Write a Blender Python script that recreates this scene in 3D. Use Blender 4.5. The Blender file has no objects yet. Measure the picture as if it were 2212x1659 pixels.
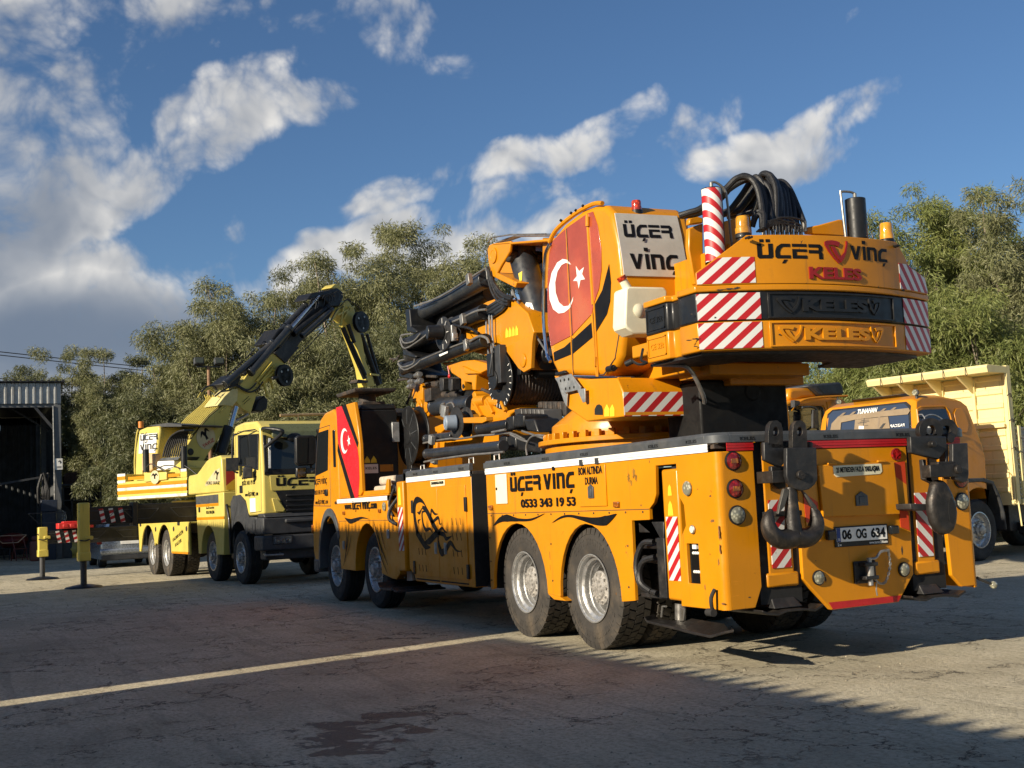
import bpy, bmesh, math, random
from mathutils import Vector as V, Matrix
from mathutils.geometry import tessellate_polygon
import numpy as np
S = bpy.context.scene
COL = S.collection
rad = math.radians
# ------------------------------------------------------------------ camera
CAM = V((-7.718, 5.262, 1.359))
FPX = 2629.67                       # focal length in pixels of a 2212 px wide picture
_y, _p, _r = rad(-24.96), rad(5.58), rad(-2.64)
FW = V((math.cos(_y)*math.cos(_p), math.sin(_y)*math.cos(_p), math.sin(_p)))
_ri = V((math.sin(_y), -math.cos(_y), 0)); _up = _ri.cross(FW)
RT = _ri*math.cos(_r) + _up*math.sin(_r)
UP = -_ri*math.sin(_r) + _up*math.cos(_r)
cd = bpy.data.cameras.new('camera'); co = bpy.data.objects.new('camera', cd); COL.objects.link(co)
co.matrix_world = Matrix(((RT.x, UP.x, -FW.x, CAM.x), (RT.y, UP.y, -FW.y, CAM.y), (RT.z, UP.z, -FW.z, CAM.z), (0, 0, 0, 1)))
cd.sensor_width = 36; cd.lens = FPX/2212*36; cd.clip_start = .1; cd.clip_end = 4000
S.camera = co
# ------------------------------------------------------------------ sun, exposure
SUN_T = V((.20, -.74, -.29)).normalized()          # the way the light travels
SUN_EL = math.asin(-SUN_T.z); SUN_AZ = math.atan2(-SUN_T.x, -SUN_T.y)
ld = bpy.data.lights.new('sun', 'SUN'); ld.energy = 5.0; ld.angle = rad(.53); ld.color = (1, .875, .68)
lo = bpy.data.objects.new('sun', ld); COL.objects.link(lo); lo.rotation_euler = SUN_T.to_track_quat('-Z', 'Y').to_euler()
S.view_settings.view_transform = 'Standard'; S.view_settings.look = 'None'
S.view_settings.exposure = 0.65; S.view_settings.gamma = 1
# ------------------------------------------------------------------ sky with clouds (all by direction)
W = bpy.data.worlds.new('World'); S.world = W; W.use_nodes = True
class NT:
    def __init__(s, t): s.t = t; s.n = t.nodes; s.l = t.links
    def new(s, k, **kw):
        n = s.n.new(k)
        for a, b in kw.items(): setattr(n, a, b)
        return n
    def put(s, sock, v):
        if isinstance(v, bpy.types.NodeSocket): s.l.new(v, sock)
        else: sock.default_value = v
    def m(s, op, a, b=0.0, c=0.0, clamp=False):
        n = s.new('ShaderNodeMath', operation=op, use_clamp=clamp)
        s.put(n.inputs[0], a); s.put(n.inputs[1], b)
        if op in ('MULTIPLY_ADD', 'SMOOTH_MAX', 'WRAP'): s.put(n.inputs[2], c)
        return n.outputs[0]
    def dot(s, a, b):
        n = s.new('ShaderNodeVectorMath', operation='DOT_PRODUCT'); s.put(n.inputs[0], a); s.put(n.inputs[1], b); return n.outputs[1]
    def vadd(s, a, b):
        n = s.new('ShaderNodeVectorMath', operation='ADD'); s.put(n.inputs[0], a); s.put(n.inputs[1], b); return n.outputs[0]
    def vmul(s, a, b):
        n = s.new('ShaderNodeVectorMath', operation='MULTIPLY'); s.put(n.inputs[0], a); s.put(n.inputs[1], b); return n.outputs[0]
    def noise(s, vec, scale, detail=4, rough=.55, dist=0, col=False):
        n = s.new('ShaderNodeTexNoise'); s.put(n.inputs['Vector'], vec); n.inputs['Scale'].default_value = scale
        n.inputs['Detail'].default_value = detail; n.inputs['Roughness'].default_value = rough; n.inputs['Distortion'].default_value = dist
        return n.outputs[1 if col else 0]
    def ramp(s, f, a, b, lo=0.0, hi=1.0, mode='SMOOTHSTEP'):
        n = s.new('ShaderNodeMapRange', interpolation_type=mode); s.put(n.inputs[0], f)
        n.inputs[1].default_value = a; n.inputs[2].default_value = b; n.inputs[3].default_value = lo; n.inputs[4].default_value = hi
        return n.outputs[0]
    def mix(s, f, a, b):
        n = s.new('ShaderNodeMix', data_type='RGBA'); s.put(n.inputs[0], f)
        for i, v in ((6, a), (7, b)):
            if not isinstance(v, bpy.types.NodeSocket) and len(v) == 3: v = (*v, 1)
            s.put(n.inputs[i], v)
        return n.outputs[2]
def pixdir(x, y): return (FW + RT*((x-1106)/FPX) - UP*((y-829.5)/FPX)).normalized()
CT = .605
def build_world():
    t = NT(W.node_tree); W.node_tree.nodes.clear()
    out = t.new('ShaderNodeOutputWorld'); bg = t.new('ShaderNodeBackground')
    sky = t.new('ShaderNodeTexSky', sky_type='NISHITA'); sky.sun_disc = False
    sky.sun_elevation = SUN_EL; sky.sun_rotation = SUN_AZ; sky.altitude = 100
    sky.air_density = 1.0; sky.dust_density = .25; sky.ozone_density = 2.5
    d = t.new('ShaderNodeTexCoord').outputs['Generated']
    wn = t.noise(d, 10, 2, .5, col=True)
    w1 = t.vadd(d, t.vmul(t.vadd(wn, (-.5, -.5, -.5)), (.05, .05, .05)))
    def density(vec, wv):
        blobs = [  # centre x, y, long half-axis, short half-axis (in px of the 2212 px picture), tilt deg, weight
            (-20, 120, 230, 250, 60, .95), (30, 400, 170, 190, 80, .85), (480, 40, 270, 75, 0, .50), (230, 60, 170, 100, 20, .62), (120, 260, 120, 120, 0, .55),
            (455, 280, 200, 75, 34, 1.1), (330, 370, 130, 62, 40, 1.15), (640, 215, 120, 42, 12, .88), (230, 440, 120, 60, 32, 1.05),
            (150, 720, 430, 150, 3, 1.1), (160, 610, 200, 50, 8, 1.0), (60, 560, 230, 70, 0, .5), (480, 720, 260, 110, -5, .9), (570, 640, 180, 65, 22, .85), (690, 560, 150, 45, 28, 1.0), (820, 500, 120, 42, 20, .9), (1000, 525, 130, 45, 10, .85),
            (830, 410, 85, 40, 20, .85), (960, 388, 90, 32, 15, .75), (1120, 345, 120, 36, 20, .80), (1265, 305, 110, 38, 26, .82), (1350, 250, 80, 32, 30, .7), (1490, 285, 110, 50, 32, .62), (1400, 330, 120, 40, 10, .42),
            (1640, 335, 180, 45, 8, 1.0), (1800, 268, 130, 42, 24, 1.0), (1270, 455, 130, 36, 18, .72), (880, 60, 130, 75, -25, .50), (1100, 430, 200, 40, 10, .42), (1840, 45, 50, 14, 30, .42), (510, 500, 60, 40, 20, .5), (190, 280, 30, 50, 70, .45),
            (1240, 640, 300, 70, 5, .7), (1160, 800, 120, 60, 0, .6), (600, 800, 500, 70, 0, .8), (1900, 700, 400, 70, 0, .5)]
        acc = None
        for (x, y, a, b, ang, wt) in blobs:
            c = pixdir(x, y); r = (RT - c*RT.dot(c)).normalized(); u = c.cross(r) * -1
            if u.dot(UP) < 0: u = -u
            ca, sa = math.cos(rad(ang)), math.sin(rad(ang))
            e1 = (r*ca + u*sa)*(FPX/a); e2 = (u*ca - r*sa)*(FPX/b)
            q1 = t.m('SUBTRACT', t.dot(wv, tuple(e1)), e1.dot(c)); q2 = t.m('SUBTRACT', t.dot(wv, tuple(e2)), e2.dot(c))
            q = t.m('ADD', t.m('MULTIPLY', q1, q1), t.m('MULTIPLY', q2, q2))
            q = t.m('ADD', q, t.ramp(t.dot(wv, tuple(c)), .3, 0.0, 0, 60))
            g = t.ramp(q, 3.0, 0.0, 0, wt*1.08)
            acc = g if acc is None else t.m('SMOOTH_MAX', acc, g, .12)
        return acc
    base = density(d, w1)
    # a loose deck of cloud over the rest of the sky, out of the picture
    far = t.ramp(t.dot(d, tuple(FW)), .86, .55, 0, .6)
    base = t.m('MAXIMUM', base, t.m('MULTIPLY', far, t.ramp(t.noise(d, 3, 2), .45, .65)))
    def puff(vec, sc, det):
        v = t.new('ShaderNodeTexVoronoi', feature='F1'); v.inputs['Scale'].default_value = sc; v.inputs['Detail'].default_value = det; v.inputs['Roughness'].default_value = .55
        v.inputs['Lacunarity'].default_value = 2.3; v.normalize = True; t.l.new(vec, v.inputs['Vector'])
        return t.m('SUBTRACT', 1.0, v.outputs['Distance'])
    def full(vec):
        n1 = t.noise(vec, 8.0, 10, .58, .15)
        return t.m('ADD', t.m('MULTIPLY', n1, .62), t.m('MULTIPLY', puff(vec, 21, 3), .38))
    st = tuple(-SUN_T*.012 + UP*.012)
    f0 = full(w1)
    l0 = t.m('ADD', t.m('MULTIPLY', t.noise(w1, 11, 4, .5), .5), t.m('MULTIPLY', puff(w1, 21, 2), .5)); w2 = t.vadd(w1, st)
    l1 = t.m('ADD', t.m('MULTIPLY', t.noise(w2, 11, 4, .5), .5), t.m('MULTIPLY', puff(w2, 21, 2), .5))
    den = t.m('ADD', base, t.m('MULTIPLY', t.m('SUBTRACT', f0, CT), 4.6))
    den = t.m('MULTIPLY', den, t.ramp(base, 0.02, .3))
    alpha = t.ramp(den, .25, .95)
    shade = t.m('ADD', t.m('MULTIPLY', t.m('SUBTRACT', l0, l1), 2.6), .70)
    shade = t.m('SUBTRACT', shade, t.ramp(den, .7, 1.9, 0, .24))
    shade = t.m('MAXIMUM', t.m('MINIMUM', shade, 1.0), .10)
    dark = None                                                        # the thick, shaded undersides
    for (x, y, a, b, ang, wt) in ((120, 740, 480, 100, 2, .98), (40, 500, 200, 80, 50, .75), (360, 700, 220, 60, 5, .85), (540, 700, 190, 55, 10, .75), (30, 230, 160, 170, 30, .45), (410, 350, 150, 38, 36, .45), (1680, 368, 180, 24, 8, .5), (470, 40, 240, 60, 0, .35), (480, 600, 120, 30, 60, .6), (300, 560, 200, 30, 0, .35)):
        c = pixdir(x, y); r = (RT - c*RT.dot(c)).normalized(); u = (UP - c*UP.dot(c)).normalized(); ca, sa = math.cos(rad(ang)), math.sin(rad(ang))
        e1 = (r*ca + u*sa)*(FPX/a); e2 = (u*ca - r*sa)*(FPX/b)
        q1 = t.m('SUBTRACT', t.dot(w1, tuple(e1)), e1.dot(c)); q2 = t.m('SUBTRACT', t.dot(w1, tuple(e2)), e2.dot(c))
        q = t.m('ADD', t.m('ADD', t.m('MULTIPLY', q1, q1), t.m('MULTIPLY', q2, q2)), t.ramp(t.dot(w1, tuple(c)), .3, 0.0, 0, 60))
        g_ = t.ramp(q, 2.2, 0.0, 0, wt); dark = g_ if dark is None else t.m('MAXIMUM', dark, g_)
    dark = t.m('MULTIPLY', dark, t.ramp(l0, .36, .56, .60, 1.0))
    shade = t.m('MULTIPLY', shade, t.m('SUBTRACT', 1.0, dark))
    ccol = t.mix(shade, (2.2, 2.75, 3.7), (11.6, 11.2, 10.5))
    skyc = t.vmul(sky.outputs[0], (.80, 1.0, 1.22))
    col = t.mix(t.m('MULTIPLY', alpha, .93), skyc, ccol)
    t.l.new(col, bg.inputs[0]); bg.inputs[1].default_value = .05
    t.l.new(bg.outputs[0], out.inputs[0])
build_world()
# ------------------------------------------------------------------ materials
def _mat(name):
    m = bpy.data.materials.new(name); m.use_nodes = True
    t = NT(m.node_tree); b = m.node_tree.nodes['Principled BSDF']
    return m, t, b
def plain(name, c, rough=.5, metal=0, spec=.5, coat=0, var=.12, scale=6, bump=0, dirt=None):
    m, t, b = _mat(name); oc = t.new('ShaderNodeTexCoord').outputs['Object']
    n = t.noise(oc, scale, 6, .65)
    col = t.mix(t.ramp(n, .3, .7), tuple(x*(1-var) for x in c), tuple(min(1, x*(1+var)) for x in c))
    if dirt:
        n2 = t.noise(oc, scale*.45, 8, .7, .5); col = t.mix(t.ramp(n2, .48, .75, 0, dirt[3]), col, dirt[:3])
    t.l.new(col, b.inputs['Base Color']); b.inputs['Metallic'].default_value = metal
    t.l.new(t.ramp(t.noise(oc, scale*2.3, 5, .6), .3, .7, max(.03, rough-.1), min(1, rough+.12)), b.inputs['Roughness'])
    b.inputs['Specular IOR Level'].default_value = spec; b.inputs['Coat Weight'].default_value = coat; b.inputs['Coat Roughness'].default_value = .12
    if bump:
        bp = t.new('ShaderNodeBump'); bp.inputs['Strength'].default_value = bump; bp.inputs['Distance'].default_value = .02
        t.l.new(t.noise(oc, scale*6, 6, .7), bp.inputs['Height']); t.l.new(bp.outputs[0], b.inputs['Normal'])
    return m
def paint(name, c, rough=.32, coat=.25, grime=.35, chips=.0, gc=(.10, .065, .03)):
    """vehicle paint: faint mottling, vertical run-off streaks, dust, a few chips"""
    m, t, b = _mat(name); oc = t.new('ShaderNodeTexCoord').outputs['Object']
    n = t.noise(oc, 1.7, 5, .6)
    col = t.mix(t.ramp(n, .3, .7), tuple(x*.93 for x in c), tuple(min(1, x*1.05) for x in c))
    st = t.noise(t.vmul(oc, (9, 9, .55)), 1.6, 6, .65)
    col = t.mix(t.ramp(st, .55, .80, 0, grime), col, gc)
    sk = t.noise(t.vmul(oc, (1.2, 1.2, 14)), 2.5, 6, .7, .4); col = t.mix(t.ramp(sk, .64, .72, 0, grime*.9), col, tuple(min(1, x*1.25+.03) for x in c))
    sp = t.noise(oc, 5, 9, .75, .3)
    col = t.mix(t.ramp(sp, .60, .78, 0, grime*.9), col, tuple(x*.8 for x in gc))
    if chips:
        ch = t.noise(oc, 11, 6, .7, .6); col = t.mix(t.ramp(ch, .715-chips*.08, .735-chips*.08), col, (.045, .028, .018))
    t.l.new(col, b.inputs['Base Color'])
    t.l.new(t.m('ADD', t.ramp(sp, .4, .8, rough-.04, rough+.3), 0), b.inputs['Roughness'])
    b.inputs['Specular IOR Level'].default_value = .3; b.inputs['Coat Weight'].default_value = coat*.4; b.inputs['Coat Roughness'].default_value = .15
    bp = t.new('ShaderNodeBump'); bp.inputs['Strength'].default_value = .14; bp.inputs['Distance'].default_value = .03
    t.l.new(t.noise(oc, 2.2, 4, .5), bp.inputs['Height']); t.l.new(bp.outputs[0], b.inputs['Normal'])
    return m
def stripes(name, vec, period, a=(.40, .010, .013), c=(.62, .62, .60), off=0., duty=.5):
    m, t, b = _mat(name); oc = t.new('ShaderNodeTexCoord').outputs['Object']
    v = t.m('FRACT', t.m('ADD', t.m('MULTIPLY', t.dot(oc, vec), 1/period), off+50))
    col = t.mix(t.m('GREATER_THAN', v, duty), a, c)
    w = t.noise(oc, 14, 8, .75, .4)
    col = t.mix(t.ramp(w, .63, .74, 0, .6), col, (.12, .10, .08))
    t.l.new(col, b.inputs['Base Color']); b.inputs['Roughness'].default_value = .45
    return m
def glass(name, c=(.012, .014, .016), rough=.06):
    m, t, b = _mat(name); b.inputs['Base Color'].default_value = (*c, 1); b.inputs['Roughness'].default_value = rough
    b.inputs['Specular IOR Level'].default_value = .6
    return m
def lens(name, c, rough=.15):
    m, t, b = _mat(name); oc = t.new('ShaderNodeTexCoord').outputs['Object']
    v = t.new('ShaderNodeTexVoronoi'); v.inputs['Scale'].default_value = 38; t.l.new(oc, v.inputs['Vector'])
    t.l.new(t.mix(t.ramp(v.outputs[0], 0, .6), tuple(min(1, x*1.5) for x in c), tuple(x*.5 for x in c)), b.inputs['Base Color'])
    b.inputs['Roughness'].default_value = rough; b.inputs['Coat Weight'].default_value = .7
    return m
ORANGE = paint('orange_paint', (.575, .222, .0045), grime=.42, chips=.45)
ORANGE2 = paint('orange_boom_paint', (.54, .208, .005), grime=.46, chips=.5)
ORANGE3 = paint('orange_truck_paint', (.56, .215, .006), grime=.36)
YELLOW = paint('yellow_paint', (.60, .49, .125), grime=.34, gc=(.12, .10, .03))
YELLOWD = paint('yellow_dirty_paint', (.58, .47, .10), grime=.55, chips=.6, gc=(.10, .08, .03))
CREAM = paint('cream_paint', (.74, .62, .30), grime=.4, coat=.05, rough=.5, gc=(.25, .17, .06))
BLACK = plain('black_paint', (.009, .0095, .0105), .45, var=.3, coat=.1, spec=.35, dirt=(.05, .045, .04, .35))
BLACKM = plain('black_steel', (.014, .014, .015), .5, var=.35, scale=9, dirt=(.11, .095, .08, .5))
DECAL = plain('black_vinyl', (.006, .006, .007), .5, var=.2, spec=.2)
DGREY = plain('dark_grey_plastic', (.03, .032, .036), .55, var=.2, dirt=(.12, .11, .09, .35))
RAIL = plain('grey_rail', (.075, .082, .09), .42, metal=.25, var=.2, dirt=(.16, .14, .11, .5))
CYL = plain('dark_blue_grey_cylinder', (.018, .021, .026), .38, var=.2, coat=.15, dirt=(.10, .09, .075, .35))
RUBBER = plain('tyre_rubber', (.035, .031, .027), .8, var=.25, scale=5, dirt=(.115, .088, .058, .75), bump=.15)
RUBBERB = plain('black_tyre_rubber', (.018, .018, .018), .75, var=.25, scale=5, dirt=(.07, .06, .05, .4), bump=.1)
SILVER = plain('silver_rim', (.55, .55, .54), .34, metal=.75, var=.08, scale=10, dirt=(.16, .13, .10, .45))
HUBM = plain('worn_hub', (.42, .40, .37), .5, metal=.5, var=.35, scale=22, dirt=(.05, .045, .04, .8))
STEEL = plain('bare_steel', (.38, .37, .35), .38, metal=.8, var=.2, dirt=(.12, .08, .05, .5))
PIPE = plain('grey_pipe', (.26, .25, .23), .38, metal=.6, var=.2, dirt=(.08, .07, .05, .5))
CHROME = plain('chrome_rod', (.62, .63, .65), .12, metal=1, var=.05)
HOOKM = plain('forged_hook', (.022, .020, .019), .45, metal=.35, var=.35, scale=10, dirt=(.14, .11, .085, .55), bump=.15)
WHITE = plain('white_reflective', (.74, .74, .72), .4, var=.05, dirt=(.3, .26, .2, .4))
WHITEP = plain('white_decal', (.78, .77, .73), .45, var=.05, dirt=(.4, .36, .3, .3))
CREAMW = plain('cream_plastic', (.74, .70, .52), .4, var=.06, dirt=(.45, .38, .22, .3))
LATCH = plain('latch_steel', (.10, .095, .085), .5, metal=.5, var=.3)
AMBERB = plain('amber_beacon_lens', (.55, .25, .015), .15, coat=.8, var=.3, scale=9)
RED = plain('red_reflective', (.42, .012, .015), .35, var=.12)
REDD = plain('shaded_red_letters', (.24, .008, .008), .45, var=.15)  # darker copy of the red, standing for shade in sunk letters
SIGNW = plain('dusty_film', (.47, .445, .40), .5, var=.10, scale=3, dirt=(.33, .29, .23, .5))
REDF = plain('red_flag', (.60, .013, .02), .4, var=.06, coat=.3)
REDGL = plain('red_glass_film', (.36, .062, .022), .22, var=.25, scale=1.3, coat=.5, dirt=(.44, .13, .045, .8))
GLASS = glass('dark_glass'); GLASSG = glass('green_dark_glass', (.05, .058, .045), .15)
AMBER = lens('amber_lens', (.42, .12, .006)); REDL = lens('red_lens', (.30, .012, .012)); WLENS = lens('clear_lens', (.36, .35, .26)); BEACR = lens('red_beacon_lens', (.55, .05, .015))
LABELY = plain('label_cream', (.66, .62, .44), .5, var=.05)
WOOD = plain('old_wood', (.26, .18, .10), .8, var=.35, scale=14, dirt=(.08, .06, .04, .6))
STONE = plain('pale_block', (.50, .41, .31), .85, var=.2, scale=14, bump=.3)
BLUE = plain('plate_blue', (.01, .04, .2), .4)
GALV = plain('galvanised', (.36, .37, .37), .42, metal=.6, var=.25, scale=9)
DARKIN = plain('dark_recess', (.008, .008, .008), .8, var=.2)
HOSE = plain('black_hose', (.012, .012, .013), .48, var=.3, scale=24, bump=.2, dirt=(.08, .07, .06, .3))
RUST = plain('rusty_black', (.030, .026, .024), .7, var=.4, scale=12, dirt=(.16, .10, .06, .7), bump=.3)
CARD = plain('cardboard', (.235, .175, .11), .8, var=.08)
ST_P = stripes('stripes_rear_left', (0, -.7071, -.7071), .094, off=.1)      # "/" seen from behind
ST_M = stripes('stripes_rear_right', (0, -.7071, .7071), .094)    # "\"
ST_S = stripes('stripes_side', (.7071, 0, .7071), .094, off=.2)
ST_CL = stripes('stripes_counterweight_left', (0, -.66, -.75), .094, off=.35)
ST_CR = stripes('stripes_counterweight_right', (0, -.80, .60), .094, off=.1)
ST_T = stripes('stripes_tape', (0, -.75, .75), .090)
ST_B = stripes('stripes_cab_base', (0, -.66, -.75), .110, off=.3)
ST_C = stripes('chevron_red_yellow', (0, -.5, .8), .36, a=(.55, .05, .012), c=(.62, .25, .012), off=.2)
ST_Y = stripes('chevron_red_yellow_panel', (0, .6, -.8), .62, a=(.33, .03, .02), c=(.60, .36, .03))
ST_O = stripes('stripes_outrigger_beam', (0, -.3, .9), .12)
# ------------------------------------------------------------------ picture regions used to measure the photograph
REG = {'1': (1900, 1600, 900/1357), '2': (2600, 1600, 1400/2111), '3': (2500, 640, 1300/2035), '4': (1500, 850, 900/1422),
       '5': (1150, 1500, 950/1576), '6': (400, 1050, 1200/1475), '7': (0, 1400, 700/1106), '8': (3100, 1300, 996/1502),
       'C': (2100, 750, 800/1264), 'G': (440, 1600, 560/1161), 'T': (880, 1600, 520/1078), 'B': (700, 1100, 860/2038),
       'H': (0, 1500, 520/959), 'K': (3100, 1480, 600/2212), 'E': (3500, 600, 596/899), '9': (1560, 1050, 640/2212),
       'a': (1560, 1450, 740/2212), 'h': (2700, 680, 600/2212), 't': (1480, 1850, 520/1569), 'k': (3600, 1750, 496/1496),
       'f': (2500, 2350, 800/1270), 'q': (815, 1518, 1296/1270), 'w': (1950, 2050, 750/2074), 'd': (0, 0, 1/.54)}
class Frame:
    """a ground frame (x forward, y left, z up); p() measures a picture point on one of its planes"""
    def __init__(s, o, deg):
        s.o = V((o[0], o[1], 0)); s.ang = rad(deg); c, n = math.cos(s.ang), math.sin(s.ang)
        s.ex = V((c, n, 0)); s.ey = V((-n, c, 0)); s.ez = V((0, 0, 1))
    def p(s, k, x, y, **pl):
        (a, val), = pl.items(); r = REG[k]
        px, py = (r[0]+x*r[2])*.54, (r[1]+y*r[2])*.54
        ray = FW + RT*((px-1106)/FPX) - UP*((py-829.5)/FPX)
        c = CAM - s.o; c = V((c.dot(s.ex), c.dot(s.ey), c.z)); d = V((ray.dot(s.ex), ray.dot(s.ey), ray.z))
        i = 'XYZ'.index(a)
        return c + d*((val-c[i])/d[i])
    def ps(s, k, pts, **pl): return [s.p(k, x, y, **pl) for x, y in pts]
M = Frame((0, 0), 0)
# ------------------------------------------------------------------ objects
OFS = {}
SPLIT = set('corner_post reflector_strip white_strip deck_handle hinge column brace lever_knob lever_bracket warning_sticker plate_lamp chevron_strip rear_recess hydraulic_hose thin_hose bent_pipe hydraulic_pipe lug_plate pin safety_latch boom_tube jib_rib boom_bracket jib_bracket telescope_tube bolt hose_fitting hose_coupling valve_block orange_strip deck brace lashing_hook canopy_clip side_post reflector foot_pin grab_rail stripe_decal outrigger_box pivot_shaft step_hole swirl_decal door_gap bracket notice_sticker marker_lamp reel_mark stabiliser_housing winch_flange boom_collar linkage rust_patch paint_chip grease_smear vent_slot'.split())
def thing(name, label, cat, loc=(0, 0, 0), ang=0, group=None):
    o = bpy.data.objects.new(name, None); COL.objects.link(o); o.location = loc; o.rotation_euler = (0, 0, ang)
    o.empty_display_size = .3; o['label'] = label; o['category'] = cat
    if group: o['group'] = group
    return o
def tag(o, label, cat, group=None):
    o['label'] = label; o['category'] = cat
    if group: o['group'] = group
    return o
def catmull(pts, n=6):
    pts = [V(p) for p in pts]; out = []
    for i in range(len(pts)-1):
        p0 = pts[max(i-1, 0)]; p1 = pts[i]; p2 = pts[i+1]; p3 = pts[min(i+2, len(pts)-1)]
        for k in range(n):
            t = k/n
            out.append(.5*((2*p1)+(p2-p0)*t+(2*p0-5*p1+4*p2-p3)*t*t+(3*p1-p0-3*p2+p3)*t**3))
    out.append(pts[-1]); return out
class MB:
    def __init__(s): s.b = bmesh.new()
    def _f(s, vs):
        try: return s.b.faces.new(vs)
        except ValueError: return None
    def bx(s, x0, x1, y0, y1, z0, z1, rot=None, about=None):
        vs = [V((x, y, z)) for x in (x0, x1) for y in (y0, y1) for z in (z0, z1)]
        if rot is not None:
            a = V(about) if about else sum(vs, V())/8
            vs = [a + rot @ (v-a) for v in vs]
        v = [s.b.verts.new(p) for p in vs]
        for q in ((0, 1, 3, 2), (4, 6, 7, 5), (0, 4, 5, 1), (2, 3, 7, 6), (0, 2, 6, 4), (1, 5, 7, 3)): s._f([v[i] for i in q])
        return s
    def beam(s, p0, p1, w, h, up=(0, 0, 1)):
        p0, p1 = V(p0), V(p1); d = (p1-p0).normalized(); u = V(up); sd = d.cross(u).normalized(); u = sd.cross(d)
        sd *= w/2; u *= h/2
        s.loft([[p+sd+u, p-sd+u, p-sd-u, p+sd-u] for p in (p0, p1)]); return s
    def loft(s, rings, caps=True, closed=False):
        R = [[s.b.verts.new(V(p)) for p in r] for r in rings]; n = len(R[0])
        pairs = list(zip(R[:-1], R[1:])) + ([(R[-1], R[0])] if closed else [])
        for a, b in pairs:
            for i in range(n): s._f((a[i], a[(i+1) % n], b[(i+1) % n], b[i]))
        if caps and not closed: s._f(list(reversed(R[0]))); s._f(R[-1])
        return s
    def prism(s, pts, vec, holes=()):
        pts = [V(p) for p in pts]; vec = V(vec)
        if not holes:
            a = [s.b.verts.new(p) for p in pts]; b = [s.b.verts.new(p+vec) for p in pts]; n = len(a)
            s._f(a); s._f(list(reversed(b)))
            for i in range(n): s._f((a[i], b[i], b[(i+1) % n], a[(i+1) % n]))
            return s
        loops = [pts] + [[V(p) for p in h] for h in holes]
        tris = tessellate_polygon(loops); flat = [p for l in loops for p in l]
        a = [s.b.verts.new(p) for p in flat]; b = [s.b.verts.new(p+vec) for p in flat]
        for t in tris: s._f([a[i] for i in t]); s._f([b[i] for i in reversed(t)])
        o = 0
        for l in loops:
            n = len(l)
            for i in range(n): s._f((a[o+i], b[o+i], b[o+(i+1) % n], a[o+(i+1) % n]))
            o += n
        return s
    def cyl(s, p0, p1, r0, r1=None, seg=20, caps=True):
        p0, p1 = V(p0), V(p1); r1 = r0 if r1 is None else r1; d = (p1-p0).normalized()
        u = d.orthogonal().normalized(); w = d.cross(u)
        s.loft([[p+(u*math.cos(2*math.pi*i/seg)+w*math.sin(2*math.pi*i/seg))*r for i in range(seg)] for p, r in ((p0, r0), (p1, r1))], caps)
        return s
    def tube(s, pts, r, seg=8, smooth=0):
        pts = catmull(pts, smooth) if smooth else [V(p) for p in pts]
        d = (pts[1]-pts[0]).normalized(); u = d.orthogonal().normalized(); rings = []
        for i, p in enumerate(pts):
            t = (pts[min(i+1, len(pts)-1)]-pts[max(i-1, 0)]).normalized()
            u = (u - t*u.dot(t)).normalized(); w = t.cross(u)
            rr = r[i] if isinstance(r, (list, tuple)) else r
            rings.append([p+(u*math.cos(2*math.pi*k/seg)+w*math.sin(2*math.pi*k/seg))*rr for k in range(seg)])
        s.loft(rings); return s
    def lathe(s, prof, o=(0, 0, 0), ax=(0, 1, 0), seg=32, close=False):
        o, ax = V(o), V(ax).normalized(); u = ax.orthogonal().normalized(); w = ax.cross(u)
        rings = [[o+ax*h+(u*math.cos(2*math.pi*i/seg)+w*math.sin(2*math.pi*i/seg))*max(r, 1e-4) for i in range(seg)] for r, h in prof]
        s.loft(rings, caps=not close, closed=close); return s
    def disc(s, c, n, r, th, seg=24):
        c, n = V(c), V(n).normalized(); s.cyl(c, c+n*th, r, seg=seg); return s
    def ball(s, c, r, sc=(1, 1, 1), seg=16):
        n = seg//2; s.lathe([(math.sin(math.pi*i/n)*r, -math.cos(math.pi*i/n)*r) for i in range(n+1)], ax=(0, 0, 1), seg=seg)
        vs = s.b.verts[:] ; vs = vs[-(n+1)*seg:]
        for v in vs: v.co = V((v.co.x*sc[0], v.co.y*sc[1], v.co.z*sc[2]))+V(c)
        return s
    def mesh(s, verts, faces):
        v = [s.b.verts.new(p) for p in verts]
        for f in faces: s._f([v[i] for i in f])
        return s
    def data(s, name, mat, ofs=V((0, 0, 0)), smooth=35):
        bmesh.ops.recalc_face_normals(s.b, faces=s.b.faces)
        if ofs.length: bmesh.ops.translate(s.b, verts=s.b.verts, vec=-ofs)
        me = bpy.data.meshes.new(name); s.b.to_mesh(me); s.b.free()
        me.materials.append(mat)
        me.polygons.foreach_set('use_smooth', [True]*len(me.polygons))
        me.set_sharp_from_angle(angle=rad(smooth))
        return me
    def done(s, name, mat, par=None, bevel=0, smooth=35, label=None, seg=2):
        while par and par.parent and par.parent.parent: par = par.parent      # thing > part > sub-part, no deeper
        ofs = OFS.get(par.name, V((0, 0, 0))) if par else V((0, 0, 0))
        if name in SPLIT and par:
            out = None
            for piece in s.islands():
                q = MB(); q.mesh(*piece); o = q._one(name, mat, par, bevel, smooth, label, seg, ofs); out = out or o
            s.b.free(); return out
        return s._one(name, mat, par, bevel, smooth, label, seg, ofs)
    def islands(s):
        seen = set(); s.b.verts.index_update(); res = []
        for v0 in s.b.verts:
            if v0 in seen: continue
            st = [v0]; seen.add(v0); vs = []
            while st:
                v = st.pop(); vs.append(v)
                for e in v.link_edges:
                    w = e.other_vert(v)
                    if w not in seen: seen.add(w); st.append(w)
            ix = {v: i for i, v in enumerate(vs)}; fs = {f for v in vs for f in v.link_faces}
            res.append(([v.co.copy() for v in vs], [tuple(ix[v] for v in f.verts) for f in fs]))
        return res
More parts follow.
